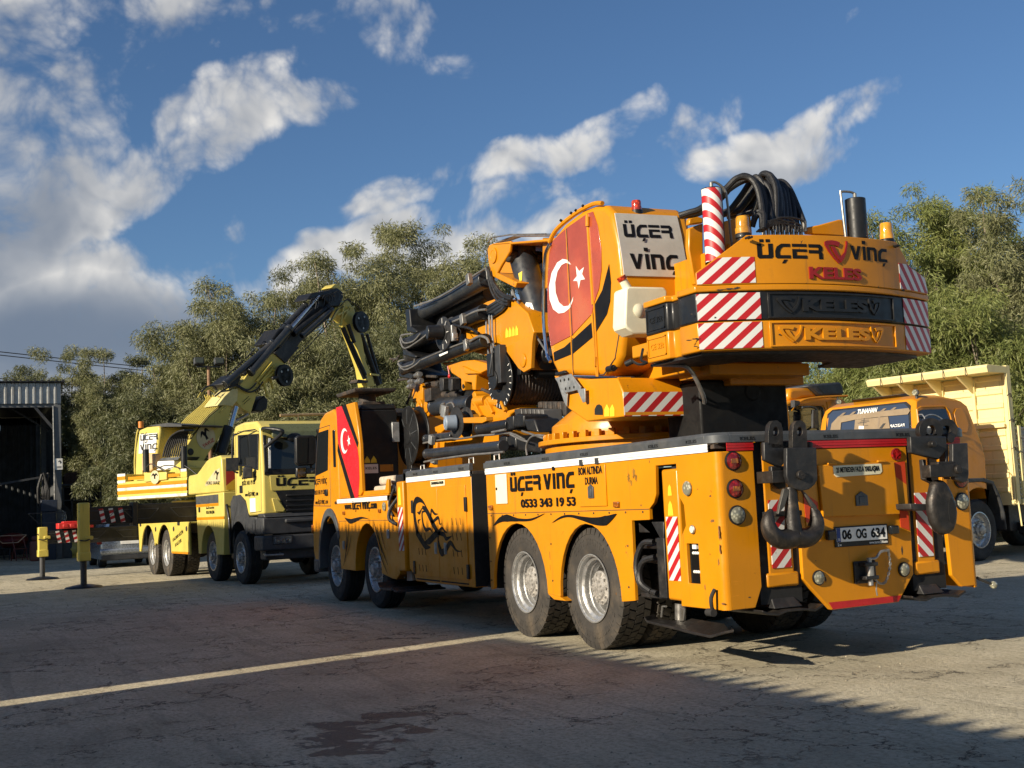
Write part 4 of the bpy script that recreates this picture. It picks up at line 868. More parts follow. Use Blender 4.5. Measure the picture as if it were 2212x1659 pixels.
# rear window with the sign (leaning on the curved rear face)
def rface(x, y):                                                       # picture point on the cab's curved back
    best = None
    for a, b in zip(side[11:15], side[12:16]):
        n = V((b.z-a.z, 0, -(b.x-a.x))).normalized()
        if n.x > 0: n = -n
        r = REG['C']; px, py = (r[0]+x*r[2])*.54, (r[1]+y*r[2])*.54
        ray = FW + RT*((px-1106)/FPX) - UP*((py-829.5)/FPX)
        p = CAM + ray*((a-CAM).dot(n)/ray.dot(n))
        if min(a.z, b.z)-1e-3 <= p.z <= max(a.z, b.z)+1e-3: return p, n
        if best is None or abs(p.z-(a.z+b.z)/2) < best[2]: best = (p, n, abs(p.z-(a.z+b.z)/2))
    return best[0], best[1]
rows = [(0, 562, 165, 958, 183), (.33, 585, 300, 988, 310), (.66, 606, 435, 1012, 445), (1, 622, 560, 1030, 574)]
ring_pts = []
m = MB()
vv = []
for t, xa, ya, xb, yb in rows:
    (pa, n), (pb, _) = rface(xa, ya), rface(xb, yb); vv.append((pa+n*.004, pb+n*.004, pa+n*.014, pb+n*.014))
m.loft([[a, b, d, c] for a, b, c, d in vv]); sg = m.done('rear_window_sign', SIGNW, kab, .004)
def rsign(lines):
    m = MB()
    for word, x0, x1, ytop, ybot in lines:
        A, n = rface(x0, ytop); B, _ = rface(x1, ytop+(x1-x0)*.035); Cc, n2 = rface(x0+(ybot-ytop)*.14, ybot)
        xd = (B-A); yd = (A-Cc); w = xd.length; h = yd.length; xd.normalize(); yd.normalize(); nn = xd.cross(yd)
        logo(m, word, lambda x, y, d: Cc+xd*x+yd*y+nn*(.0155+.002*d), h, w)
    return m
rsign([('ÜÇER', 612, 918, 236, 316), ('vinç', 655, 955, 420, 516)]).done('company_name', DECAL, sg)
c, n = rface(728, 150); c = c+V((.06, 0, 0))
m = MB(); m.lathe([(0, -.05), (.055, -.05), (.055, .02), (.045, .025), (0, .025)], c, (0, 0, 1), 20); bk = m.done('beacon', BLACK, kab)
m = MB(); m.lathe([(.048, .02), (.048, .05), (.044, .055), (.044, .10), (.038, .112), (0, .115)], c, (0, 0, 1), 20); m.done('beacon_lens', BEACR, bk)
m = MB(); m.ball(c+V((.02, 0, -.07)), .10, (1, 1.2, .5)); m.done('beacon_base', ORANGE, kab)
# washer tank of translucent plastic behind the cab
xt = 1.15
q = [M.p('C', x, y, X=xt) for x, y in ((640, 640), (655, 625), (880, 630), (900, 650), (900, 900), (885, 930), (690, 925), (640, 885), (632, 860))]
m = MB(); m.prism(q, (.22, 0, 0)); tk = m.done('washer_tank', CREAMW, T1, .03, seg=3)
c = M.p('C', 655, 650, X=xt+.1); e = M.p('C', 618, 585, X=xt+.1)
m = MB(); m.cyl(c, e, .04, .036); m.done('filler_neck', CREAMW, tk)
m = MB(); m.cyl(e, e+(e-c)*.35, .042, seg=14); m.done('filler_cap', BEACR, tk)
c = M.p('C', 722, 778, X=xt-.002); m = MB(); m.lathe([(.038, 0), (.05, -.004), (.06, .004), (.03, .02), (0, .022)], c, (-1, 0, 0), 20); m.done('tank_dimple', CREAMW, tk)
# bodywork between cab and counterweight
m = MB()
m.bx(.95, 1.9, -.45, -1.62, 2.40, 2.62); m.bx(.82, 1.3, -.55, -1.60, 2.355, 2.462); m.bx(.4, 2.6, -.95, -1.9, 2.6, 3.3); m.bx(.9, 1.32, -.10, -.72, 2.55, 2.66)
m.done('turntable_frame', ORANGE2, T1, .012)
m = MB(); m.bx(1.2, 1.75, -.69, -1.63, 1.78, 2.352); m.cyl((1.19, -1.25, 2.25), (1.25, -1.25, 2.25), .09); m.done('hydraulic_tank', plain('shaded_black', (.006, .006, .0065), .6, spec=.25, dirt=(.03, .027, .024, .4)), T1, .02)  # black lowered in colour to stand for shade under the counterweight
m = MB(); m.tube([(.98, -.12, 2.46), (.85, -.2, 2.44), (.75, -.3, 2.40), (.8, -.45, 2.2), (.85, -.5, 2.12)], .018, 8, 4); m.done('flexible_conduit', STEEL, T1)
m = MB(); m.tube([(1.05, -.05, 2.60), (1.0, 0, 2.5), (.95, -.02, 2.47), (.98, .04, 2.46), (1.05, .06, 2.5)], .012, 6, 5); m.cyl((1.06, .05, 2.50), (1.12, .08, 2.48), .025); m.done('loose_cable', BLACK, T1)
# ------------------------------------------------------------------ counterweight: plan curve extruded in layers
yl, yr = -.02, -2.38
def rear_x(y): t = (y-(yl+yr)/2)/((yl-yr)/2); return -.10+.27*t*t
arcp = [(rear_x(y), y) for y in np.linspace(yl, yr, 25)]
def layer(grow=0., notch=True):
    f = [(x-grow if 0 else x-grow, y) for x, y in arcp]; f[0] = (f[0][0], yl+grow); f[-1] = (f[-1][0], yr-grow)
    return f+[(.42, yr-grow), (.50, yr+.05), (.58, yr+.05), (.60, yr-grow), (.94, yr-grow), (.94, yr+.55), (.55, yr+.7), (.55, yl-.7), (.94, yl-.55), (.94, yl+grow), (.60, yl+grow), (.58, yl-.05), (.50, yl-.05), (.42, yl+grow)]
def lay(z0, z1, g=0.): m = MB(); m.prism([(x, y, z0) for x, y in layer(g)], (0, 0, z1-z0)); return m
cw = lay(2.462, 2.688).done('counterweight', ORANGE2, T1, .012)
lay(2.690, 2.922).done('counterweight_block', BLACK, cw, .014)
lay(2.924, 2.975, .012).done('counterweight_cap', ORANGE2, cw, .01)
m = MB(); m.prism([(x+.05 if i else x, y, 2.44) for i, (x, y) in enumerate(layer(-.06))], (0, 0, .021)); m.done('counterweight_underside', BLACKM, cw)
def arcfn(y0, z0, off=.003, th=.003):
    def fn(x, z, d):
        y = y0-x; h = .02; s_ = (rear_x(y+h)-rear_x(y-h))/(2*h); n = V((-1, s_, 0)).normalized()
        return V((rear_x(y), y, z0+z))+n*(off+th*d)
    return fn
def arcquad(m, ya, yb, z0a, z1a, z0b=None, z1b=None, off=.002, th=.004, n=10, grow=0.):
    z0b = z0a if z0b is None else z0b; z1b = z1a if z1b is None else z1b
    f = arcfn(ya, 0, off+grow, th); R = []
    for i in range(n+1):
        t = i/n; x = (ya-yb)*t; a, b = z0a+(z0b-z0a)*t, z1a+(z1b-z1a)*t
        R.append([f(x, a, 0), f(x, b, 0), f(x, b, 1), f(x, a, 1)])
    m.loft(R)
for z0, z1 in ((2.475, 2.680), (2.700, 2.910)):
    m = MB(); arcquad(m, yl-.005, -.50, z0, z1); m.done('warning_stripes', ST_CL, cw)
    m = MB(); arcquad(m, -1.96, yr+.005, z0, z1); m.done('warning_stripes', ST_CR, cw)
for z0, z1, mt in ((2.478, 2.675, ORANGE2), (2.705, 2.905, BLACK)):                   # recessed name panel: a raised frame with raised letters
    ya, yb = M.p('3', 908, 920, X=-.05).y, M.p('3', 1695, 920, X=-.05).y
    m = MB()
    for a, b, c, d in ((ya, yb, z0, z0+.012), (ya, yb, z1-.012, z1), (ya, ya-.02, z0+.012, z1-.012), (yb+.02, yb, z0+.012, z1-.012)): arcquad(m, a, b, c, d, off=-.001, th=.016)
    m.done('panel_frame', mt, cw, .003)
    Y3 = lambda x: M.p('3', x, 1090, X=-.09).y
    h = (z1-z0)*.50; zb = (z0+z1)/2-h/2
    m = MB(); v, f = txt('KELES', .045); fn = arcfn(Y3(1130), zb, -.001, .018); m.mesh([fn(a*(Y3(1130)-Y3(1530)), b*h, c) for a, b, c in v], f); m.done('embossed_name', mt, cw)
    for xa, xb, fl in ((990, 1118, False), (1538, 1628, True)):
        m = MB(); emblem(m, arcfn(Y3(xa), zb-h*.15, -.001, .016), Y3(xa)-Y3(xb), h*1.35, fl); m.done('embossed_emblem', mt, cw)
m = MB(); fa = lambda x, y: arcfn(M.p('3', x, y, X=.05).y, M.p('3', x, y, X=.05).z, .0135, .0015)
for i, (x, y, w, h) in enumerate(((660, 806, .15, .016), (700, 803, .06, .022), (610, 808, .05, .014), (1715, 822, .06, .022), (1520, 812, .012, .02))): patch(m, fa(x, y), 0, 0, w, h, 80+i, rag=.6)
fb_ = lambda x, y: arcfn(M.p('3', x, y, X=.1).y, M.p('3', x, y, X=.1).z, .001, .0075)
for i, (x, y, w, h) in enumerate(((480, 1112, .07, .02), (445, 1118, .05, .015), (570, 985, .02, .02), (900, 1110, .02, .015), (455, 955, .02, .02), (480, 1160, .04, .01))): patch(m, fb_(x, y), 0, 0, w, h, 90+i, rag=.6)
m.done('paint_chip', CHIP, cw)
# side inscriptions on the left blocks
for z0, z1, mt in ((2.50, 2.66, ORANGE2), (2.72, 2.90, BLACK)):
    m = MB()
    for a, b, c, d in ((.63, .91, z0, z0+.01), (.63, .91, z1-.01, z1), (.63, .64, z0, z1), (.90, .91, z0, z1)): m.bx(a, b, yl-.001, yl+.008, c, d)
    ftext(m, 'CE 32t', SIDE(.87, z0+.06, yl-.001, .007), .2, .05, .02); m.done('cast_inscription', mt, cw)
# upper rear plate
up = [(430, 785), (430, 697), (765, 470), (1692, 516), (1802, 662), (1857, 840)]
yz = [(p.y, p.z) for p in [M.p('3', x, y, X=.12 if i in (0, 1, 5) else .0) for i, (x, y) in enumerate(up)]]
yz[0] = (yl-.01, 2.976); yz[1] = (yl-.01, 3.08); yz[5] = (yr+.01, 2.976)
top = np.array([(yr+.01, 2.976), (yr+.02, 3.12), (yz[4][0], yz[4][1]), (yz[3][0], yz[3][1]), (yz[2][0], yz[2][1]), (yl-.01, yz[1][1])])
m = MB(); R = []
ys = sorted(set(list(np.linspace(yl-.01, yr+.01, 41))+[p[0] for p in top]), reverse=True); o = np.argsort(top[:, 0])
for y in ys:
    z = float(np.interp(y, top[o, 0], top[o, 1])); f = arcfn(y, 0, -.03, .045)
    R.append([f(0, 2.976, 0), f(0, max(z, 2.99), 0), f(0, max(z, 2.99), 1), f(0, 2.976, 1)])
m.loft(R); upp = m.done('rear_plate', ORANGE2, T1, .004)
ZT = yz[2][1]
m = MB(); arcquad(m, yl-.012, -.47, 2.985, 3.08, 2.985, 3.185, off=.0155, th=.003)
yy = np.linspace(yl-.012, -.47, 6)
m = MB(); R = []
for y in np.linspace(yl-.014, -.47, 12):
    z = min(3.19, float(np.interp(y, top[o, 0], top[o, 1]))-.012); f = arcfn(y, 0, .016, .003); R.append([f(0, 2.985, 0), f(0, z, 0), f(0, z, 1), f(0, 2.985, 1)])
m.loft(R); m.done('warning_stripes', ST_CL, upp)
m = MB(); R = []
for y in np.linspace(-1.92, yr+.014, 12):
    z = min(3.20, float(np.interp(y, top[o, 0], top[o, 1]))-.012); f = arcfn(y, 0, .016, .003); R.append([f(0, 2.985, 0), f(0, z, 0), f(0, z, 1), f(0, 2.985, 1)])
m.loft(R); m.done('warning_stripes', ST_CR, upp)
m = MB(); p = M.p('3', 848, 612, X=-.05); q = M.p('3', 1228, 612, X=-.09); logo(m, 'ÜÇER', arcfn(p.y, p.z, .016), .118, p.y-q.y)
m.done('company_name', DECAL, upp); m = MB(); p = M.p('3', 1408, 622, X=-.1); q = M.p('3', 1655, 640, X=-.08); logo(m, 'vinç', arcfn(p.y, p.z, .016), .112, p.y-q.y); m.done('company_name', DECAL, upp)
m = MB(); p = M.p('3', 1155, 745, X=-.1); q = M.p('3', 1475, 750, X=-.1); v, f = txt('KELES', .035); fn = arcfn(p.y, p.z, .016, .012); m.mesh([fn(a*(p.y-q.y), b*.098, c) for a, b, c in v], f)
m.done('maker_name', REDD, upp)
m = MB(); p = M.p('3', 1250, 648, X=-.1); q = M.p('3', 1382, 512, X=-.1); emblem(m, arcfn(p.y, p.z, .016, .010), p.y-q.y, q.z-p.z)
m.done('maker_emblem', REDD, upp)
m = MB()
for x, y in ((765, 487), (782, 487), (1690, 540), (1702, 540)): c = M.p('3', x, y, X=-.04); m.cyl(c+V((.02, 0, 0)), c+V((-.03, 0, 0)), .010, seg=8)
m.done('bolt', BLACK, upp)
# ------------------------------------------------------------------ upright cylinders, lugs, lamps, hoses above it
def upright(xp, x, ytop, ybot, r, X, tape):
    a = M.p('3', x, ytop, X=X); b = M.p('3', x, ybot, X=X); b = V((a.x, a.y, b.z))
    m = MB(); m.cyl(b, a, r, seg=28); d = m.done('telescope_tube', BLACK, T1, .006)
    if tape:
        R = []
        for z in np.linspace(b.z, a.z-.01, 12): R.append([V((a.x+(r+.0025)*math.cos(t), a.y+(r+.0025)*math.sin(t), z)) for t in np.linspace(rad(75), rad(205), 14)]+[V((a.x+(r+.0005)*math.cos(t), a.y+(r+.0005)*math.sin(t), z)) for t in np.linspace(rad(205), rad(75), 14)])
        m = MB(); m.loft(R); m.done('warning_tape', ST_T, d)
    m = MB(); m.cyl(a, a+V((0, 0, .05)), .016, seg=10)
    if tape: pts = [a+V((0, 0, .05)), a+V((0, -.05, .055)), a+V((0, -.13, .0)), a+V((0, -.15, -.12)), a+V((0, -.17, -.5)), a+V((0, -.22, -.62)), a+V((0, -.30, -.60))]
    else: pts = [a+V((0, 0, .05)), a+V((0, .05, .06)), a+V((0, .14, .055)), a+V((0, .15, .02)), a+V((0, .13, -.35))]
    m.tube(pts, .0105, 8, 4); m.done('hydraulic_pipe', PIPE, d)
    return d
upright(0, 541, 180, 640, .085, .42, True); upright(0, 1440, 245, 500, .088, .35, False)
m = MB(); q = M.ps('3', [(618, 560), (618, 385), (690, 365), (755, 338), (780, 340), (790, 360), (800, 470), (760, 520)], X=.55); m.prism(q, (.05, 0, 0))
q = M.ps('3', [(1140, 460), (1145, 420), (1220, 405), (1340, 372), (1365, 372), (1378, 480)], X=.6); m.prism(q, (.05, 0, 0))
q = M.ps('3', [(400, 560), (402, 425), (490, 395), (495, 780), (440, 780)], X=.95); m.prism(q, (.06, 0, 0)); q = M.ps('3', [(402, 405), (405, 362), (450, 350), (490, 362), (490, 395)], X=1.2); m.prism(q, (.06, 0, 0))
m.bx(.1, .9, -.62, -1.72, 3.0, 3.36); m.bx(.2, 1.4, -.62, -.67, 3.0, 3.42); m.bx(.2, 1.4, -1.72, -1.77, 3.0, 3.42)
m.done('boom_foot', ORANGE2, T1, .012)
for x, y, X in ((740, 470, .25), (1640, 505, .3)):
    c = M.p('3', x, y, X=X)
    m = MB(); m.lathe([(0, -.06), (.05, -.06), (.05, -.03), (.065, -.025), (.065, .0), (.06, .01), (0, .01)], c, (0, 0, 1), 22); d = m.done('beacon', BLACK, T1)
    m = MB(); m.lathe([(.062, .01), (.062, .055), (.055, .06), (.054, .135), (.046, .152), (0, .155)], c, (0, 0, 1), 24); m.done('beacon_lens', AMBERB, d)
random.seed(11)
# hose bundle: from the boom foot up and over, falling to the plate behind the counterweight
hz = [([(340, 350), (400, 330), (480, 300), (620, 190), (700, 115), (780, 112), (830, 180), (855, 300), (860, 420)], .021, .9, .45),
      ([(345, 345), (470, 310), (600, 240), (700, 120), (770, 105), (850, 180), (885, 300), (895, 430)], .021, 1.0, .5),
      ([(620, 330), (700, 290), (760, 220), (830, 130), (870, 85), (915, 110), (945, 200), (945, 420)], .021, 1.1, .5),
      ([(620, 340), (700, 310), (790, 200), (870, 110), (900, 90), (940, 140), (965, 240), (965, 430)], .021, 1.2, .55),
      ([(640, 330), (720, 310), (810, 190), (830, 160), (880, 150), (920, 240), (925, 430)], .020, 1.0, .5),
      ([(660, 345), (740, 320), (850, 200), (930, 150), (980, 135), (1030, 180), (1080, 290), (1120, 395)], .020, 1.3, .6),
      ([(680, 345), (780, 320), (880, 220), (960, 150), (1000, 160), (1020, 260), (1040, 420)], .020, 1.35, .6),
      ([(640, 350), (740, 335), (860, 240), (930, 180), (985, 190), (1005, 290), (1010, 430)], .019, 1.25, .55),
      ([(640, 355), (760, 340), (850, 260), (960, 170), (1010, 200), (1055, 300), (1080, 430)], .020, 1.4, .62),
      ([(690, 345), (780, 330), (850, 300), (930, 220), (960, 230), (985, 330), (985, 430)], .019, 1.1, .5),
      ([(700, 350), (800, 330), (840, 240), (870, 210), (900, 260), (910, 330), (912, 430)], .019, .9, .45),
      ([(560, 350), (640, 330), (730, 220), (790, 130), (830, 110), (880, 190), (905, 330), (905, 430)], .02, 1.0, .52),
      ([(350, 352), (480, 325), (610, 215), (720, 140), (800, 125), (860, 210), (878, 320), (880, 430)], .021, .95, .48),
      ([(640, 330), (730, 270), (800, 160), (860, 100), (905, 120), (930, 220), (935, 425)], .021, 1.15, .52),
      ([(650, 345), (750, 300), (840, 180), (905, 110), (950, 150), (980, 260), (985, 425)], .021, 1.25, .56),
      ([(700, 340), (800, 300), (900, 180), (960, 140), (1010, 170), (1050, 270), (1065, 420)], .020, 1.35, .6),
      ([(660, 350), (760, 330), (870, 250), (950, 200), (1000, 230), (1025, 330), (1030, 430)], .020, 1.3, .58),
      ([(800, 400), (815, 340), (850, 320), (870, 350), (868, 430)], .016, .6, .4), ([(800, 420), (820, 360), (850, 345), (860, 400), (862, 440)], .016, .55, .4)]
m = MB()
for pts, r, xa, xb in hz:
    k = len(pts); m.tube([M.p('3', x, y, X=xa+(xb-xa)*i/(k-1)) for i, (x, y) in enumerate(pts)], r*1.32, 10, 6)
hb = T1; m.done('hydraulic_hose', HOSE, T1)
m = MB()
for i in range(11):
    x0 = 840+random.uniform(-20, 20); x1 = 930+i*19; pk = random.uniform(360, 400)
    m.tube([M.p('3', x, y, X=.42) for x, y in ((x0, 450), (x0+40, 420), ((x0+x1)/2+10, pk), (x1-5, pk+20), (x1, 452))], .008, 6, 5)
m.done('thin_hose', HOSE, hb)
m = MB()
for i in range(9): c = M.p('3', 868+i*29, 440, X=.45); m.cyl(c-V((0, 0, .05)), c+V((0, 0, .03)), .017, seg=8)
c = M.p('3', 1122, 405, X=.6); m.cyl(c-V((0, 0, .06)), c+V((0, 0, .03)), .022, seg=10); m.done('hose_fitting', PIPE, hb)
# ================================================================== boom
PB = -1.02
def tr(k, pts, y): return M.ps(k, pts, Y=y)
m = MB()                                                               # head of the inner boom: a channel open below
m.prism(tr('4', [(710, 235), (722, 205), (745, 196), (856, 180), (850, 250), (800, 330), (757, 412), (735, 400), (716, 310)], PB), (0, -.04, 0))
far = tr('4', [(745, 215), (1110, 172), (1160, 300), (1150, 480), (880, 470), (757, 412), (730, 330)], PB-.52); m.prism(far, (0, -.04, 0))
a, b = tr('4', [(745, 196), (1180, 160)], PB-.0); m.loft([[a, a+V((0, -.56, 0)), a+V((0, -.56, -.03)), a+V((0, 0, -.03))], [b, b+V((0, -.56, 0)), b+V((0, -.56, -.03)), b+V((0, 0, -.03))]])
a, b = tr('4', [(757, 412), (885, 476)], PB+.003); m.loft([[a, a+V((0, -.53, 0)), a+V((-.05, -.53, .06)), a+V((-.05, 0, .06))], [b, b+V((0, -.53, 0)), b+V((-.05, -.53, .06)), b+V((-.05, 0, .06))]])
m.loft([[p for p in tr('4', [(1060, 160), (1240, 160), (1240, 480), (1060, 480)], y)] for y in (PB-.1, PB-.54)])
bh = m.done('boom_head', ORANGE2, T1, .012)
m = MB(); c = tr('4', [(752, 272)], PB)[0]; m.lathe([(0, .0), (.10, .0), (.10, .018), (.07, .022), (.065, .016), (0, .016)], c, (0, 1, 0), 24)
m.done('pivot_cap', ORANGE2, bh, .003)
m = MB(); p = tr('4', [(770, 190), (880, 150), (1110, 146)], PB-.1)
for k in range(4): m.tube([q+V((0, -.05*k, .008*k)) for q in p], .012, 8)
m.tube([q+V((0, .08, 0)) for q in tr('4', [(750, 190), (775, 160), (890, 142), (1120, 138)], PB-.1)], .010, 8); m.done('hydraulic_pipe', STEEL, bh)
m = MB(); a, b = tr('4', [(945, 320), (1125, 950)], PB-.27); m.cyl(a+(a-b)*.05, b, .175, seg=36); lc = m.done('lift_cylinder', CYL, T1, .01)
m = MB(); m.bx(a.x-.12, a.x+.2, a.y-.12, a.y+.12, a.z+.02, a.z+.25); m.cyl(a+V((0, .25, .08)), a+V((0, -.25, .08)), .08); m.done('cylinder_eye', RUST, lc, .03)
d_ = (b-a).normalized(); n_ = (V((-.55, .8, .1))-d_*V((-.55, .8, .1)).dot(d_)).normalized(); s_ = d_.cross(n_)
def cylfn(t0, ang0, r, th=.003):                                       # wraps a flat label round the cylinder
    def fn(x, y, d): t = ang0+y/r; return a+d_*(t0+x)+(n_*math.cos(t)+s_*math.sin(t))*(r+.002+th*d)
    return fn
L0 = (b-a).length
m = MB(); f_ = cylfn(L0*.44, .25, .175); R = []
for x in np.linspace(0, .62, 14):
    hw = .075*min(1, math.sqrt(max(0, 1-((max(0, .075-x))/.075)**2)) if x < .075 else (math.sqrt(max(0, 1-((x-.545)/.075)**2)) if x > .545 else 1)); hw = max(hw, .004)
    ysx = np.linspace(-hw, hw, 7); R.append([f_(x, y, 0) for y in ysx]+[f_(x, y, 1) for y in ysx[::-1]])
m.loft(R); nm_ = m.done('name_sticker', WHITEP, lc)
m = MB(); f_ = cylfn(L0*.44+.08, .25, .1783); v, f = txt('KELES', .03); m.mesh([f_(a_*.46, (.5-b_)*-.085*-1, c_) for a_, b_, c_ in v], f); m.done('maker_name', DECAL, nm_)
m = MB(); f_ = cylfn(.22, .1, .175); m.loft([[f_(x, y, 0) for x, y in ((0, -.04), (0, .02), (.1, .03), (.12, 0))], [f_(x, y, 1) for x, y in ((0, -.04), (0, .02), (.1, .03), (.12, 0))]]); m.done('warning_sticker', bpy.data.materials['sticker_yellow'], lc)
m = MB(); m.tube(tr('4', [(868, 488), (880, 520), (980, 720), (1078, 872)], PB-.03), .013, 8); c = tr('4', [(870, 500)], PB-.03)[0]; m.cyl(c, c+V((-.02, 0, -.06)), .024, seg=8); m.done('cylinder_pipe', PIPE, lc)
# outer boom: yellow box plates
m = MB()
m.prism(tr('9', [(1340, 540), (1460, 500), (1700, 520), (1900, 700), (1990, 960), (1950, 1060), (1905, 1486), (1830, 1486), (1580, 1240), (1600, 1300), (1470, 1340), (1440, 1400), (1340, 1400), (1330, 1290), (880, 1150), (870, 800)], PB), (0, -.5, 0))
ob = m.done('outer_boom', ORANGE2, T1, .012)
m = MB(); m.prism(tr('4', [(815, 855), (1000, 760), (992, 820), (985, 985), (940, 1010), (905, 985)], PB+.05), (0, -.05, 0)); c = tr('4', [(938, 935)], PB+.05)[0]; m.lathe([(0, 0), (.085, 0), (.085, .015), (.06, .02), (0, .02)], c, (0, 1, 0), 24); m.done('pivot_plate', ORANGE2, ob, .006)
m = MB()
for k in range(4): q = tr('9', [(1600+45*k, 1045-10*k), (1640+45*k, 1030-10*k), (1636+45*k, 950-10*k), (1612+45*k, 900-10*k), (1600+45*k, 960-10*k)], PB+.002); m.prism(q, (0, .003, 0))
m.done('warning_sticker', bpy.data.materials['sticker_yellow'], ob)
m = MB()
for k in range(4):
    o_ = k*40
    m.tube(tr('9', [(1330+o_*.35, 640+o_*1.1), (1480+o_*.6, 545+o_*.9), (1600, 500+o_*.8)], PB+.03), .026, 10)
m.done('boom_tube', CYL, ob)
m = MB()
for k, x in enumerate((1330, 1375, 1410)): m.tube(tr('9', [(x, 720), (x+5, 960), (x+40, 1330), (x+45, 1480)], PB+.05), .014, 8)
m.done('hydraulic_pipe', STEEL, ob)
m = MB()
for pts, r in (([(1345, 60), (1370, 250), (1420, 420), (1520, 560), (1640, 580)], .02), ([(1365, 100), (1400, 260), (1470, 430), (1560, 520), (1640, 540)], .02), ([(1400, 200), (1450, 330), (1540, 450), (1680, 510)], .02), ([(1440, 290), (1520, 400), (1600, 460), (1700, 480)], .02)): m.tube(tr('9', pts, PB+.04), r, 8, 5)
m.done('hydraulic_hose', HOSE, ob)
# black telescoping part pointing forward
def seg(k, p0, p1, r, y, name, mat=CYL, par=None, sg=24):
    a, b = tr(k, [p0, p1], y); m = MB(); m.cyl(a, b, r, seg=sg); e = (b-a).normalized()
    m.cyl(a-e*.02, a+e*.05, r*1.06, seg=sg); m.cyl(b-e*.05, b+e*.02, r*1.06, seg=sg)
    return m.done(name, mat, par or T1, .008)
seg('9', (345, 760), (1330, 235), .112, PB-.1, 'extension_cylinder'); seg('9', (500, 880), (1400, 420), .13, PB-.36, 'extension_cylinder', BLACK)
seg('9', (250, 1130), (1300, 690), .100, PB+.08, 'extension_cylinder', BLACK); seg('9', (200, 1480), (1320, 1080), .085, PB+.12, 'extension_cylinder', BLACK)
seg('9', (300, 1290), (1300, 870), .13, PB-.25, 'extension_cylinder', BLACKM)
m = MB(); a, b = tr('9', [(1330, 240), (1420, 215)], PB-.1); m.cyl(a, b, .03, seg=10); m.done('piston_rod', CHROME, ob)
for pts in ([(205, 650), (265, 635), (285, 880), (370, 945), (360, 985), (230, 960)], [(150, 1060), (205, 1040), (225, 1210), (360, 1290), (350, 1330), (180, 1290)], [(110, 1380), (165, 1360), (200, 1480), (330, 1560), (300, 1620), (120, 1590)]):
    m = MB(); m.prism(tr('9', pts, PB+.14), (0, -.62, 0)); m.done('cylinder_bracket', BLACK, T1, .02)
m = MB()
P9 = lambda pts, y=PB+.2, r=.013: m.tube(tr('9', pts, y), r, 8, 3)
P9([(420, 985), (330, 1085), (205, 1115), (160, 1050), (165, 1005), (320, 985)]); P9([(560, 945), (430, 1060), (210, 1190), (145, 1080), (150, 1040)])
P9([(340, 1330), (320, 1400), (170, 1445), (115, 1370), (210, 1340)]); P9([(430, 1345), (350, 1420), (200, 1486), (110, 1400)])
P9([(335, 605), (700, 470), (1070, 240), (1300, 95), (1335, 105), (1350, 230)], PB+.05, .014); P9([(350, 610), (600, 520)], PB+.08, .01)
P9([(440, 1345), (800, 1190), (1020, 1110)], PB+.2, .012); P9([(870, 820), (1010, 760), (1200, 670), (1330, 650)], PB+.18, .016); P9([(1110, 1090), (1240, 1020), (1340, 1050), (1370, 1120)], PB+.22, .018)
m.done('bent_pipe', PIPE, T1)
m = MB()
for x, y in ((1010, 790), (1060, 1140), (1095, 235)): c = tr('9', [(x, y)], PB+.2)[0]; m.bx(c.x-.05, c.x+.05, c.y-.03, c.y+.03, c.z-.07, c.z+.07, Matrix.Rotation(rad(12), 3, 'Y'))
m.done('valve_block', PIPE, T1, .006)
m = MB(); q = tr('9', [(680, 1275), (800, 1225), (800, 1250), (690, 1300)], PB+.22); m.prism(q, (0, .003, 0)); m.done('paint_mark', WHITEP, T1)
# cable reel on the outer boom
c = tr('9', [(745, 985)], PB+.24)[0]
m = MB()
for k in (0, -.12): m.lathe([(.06, 0), (.225, 0), (.23, .008), (.225, .016), (.06, .016)], c+V((0, k, 0)), (-.1, 1, 0), 36, close=True)
m.cyl(c+V((0, -.12, 0)), c+V((0, .01, 0)), .13, seg=28); cr = m.done('cable_reel', BLACKM, T1)
m = MB()
for k in range(8): a_ = 2*math.pi*k/8; m.beam(c+V((.14*math.cos(a_), .02, .14*math.sin(a_))), c+V((.21*math.cos(a_), .02, .21*math.sin(a_))), .008, .005, (0, 1, 0))
m.done('reel_mark', WHITEP, cr)
m = MB(); m.cyl(c+V((.02, .0, .02)), c+V((.06, .22, .02)), .10, .095, seg=28); m.done('reel_drum', BLACK, cr, .012)
m = MB(); e = tr('9', [(860, 930)], PB+.2)[0]; m.bx(e.x-.05, e.x+.05, e.y-.05, e.y+.03, e.z-.07, e.z+.06); m.bx(e.x-.08, e.x-.01, e.y-.05, e.y+.03, e.z-.16, e.z-.05); m.done('sensor_box', GALV, cr, .01)
m = MB(); m.tube(tr('9', [(880, 860), (960, 880), (1100, 910), (1230, 980)], PB+.2), .018, 8, 4); m.tube(tr('9', [(940, 900), (980, 960), (950, 1040), (880, 1060)], PB+.2), .006, 6, 4); m.done('electric_cable', BLACK, cr)
# winch below the outer boom
c = tr('4', [(800, 1060)], PB+.05)[0]
m = MB(); m.cyl(c+V((0, -.06, 0)), c+V((0, -.75, 0)), .30, seg=40)
for k in range(14): y = c.y-.1-.045*k; m.lathe([(.30, -.018), (.318, 0), (.30, .018)], (c.x, y, c.z), (0, 1, 0), 40, close=True)
wn = m.done('winch', RUST, T1)
m = MB(); m.lathe([(.12, 0), (.355, 0), (.36, .012), (.355, .024), (.12, .024)], c, (0, 1, 0), 48, close=True); m.cyl(c+V((0, -.02, 0)), c+V((0, .02, 0)), .2, seg=32); m.lathe([(.2, 0), (.355, 0), (.355, .03), (.2, .03)], c+V((0, -.78, 0)), (0, 1, 0), 48, close=True)
m.cyl(c, c+V((0, .12, 0)), .12, seg=20); m.bx(c.x-.05, c.x+.12, c.y, c.y+.14, c.z+.05, c.z+.34); m.done('winch_flange', BLACK, wn, .006)
m = MB()
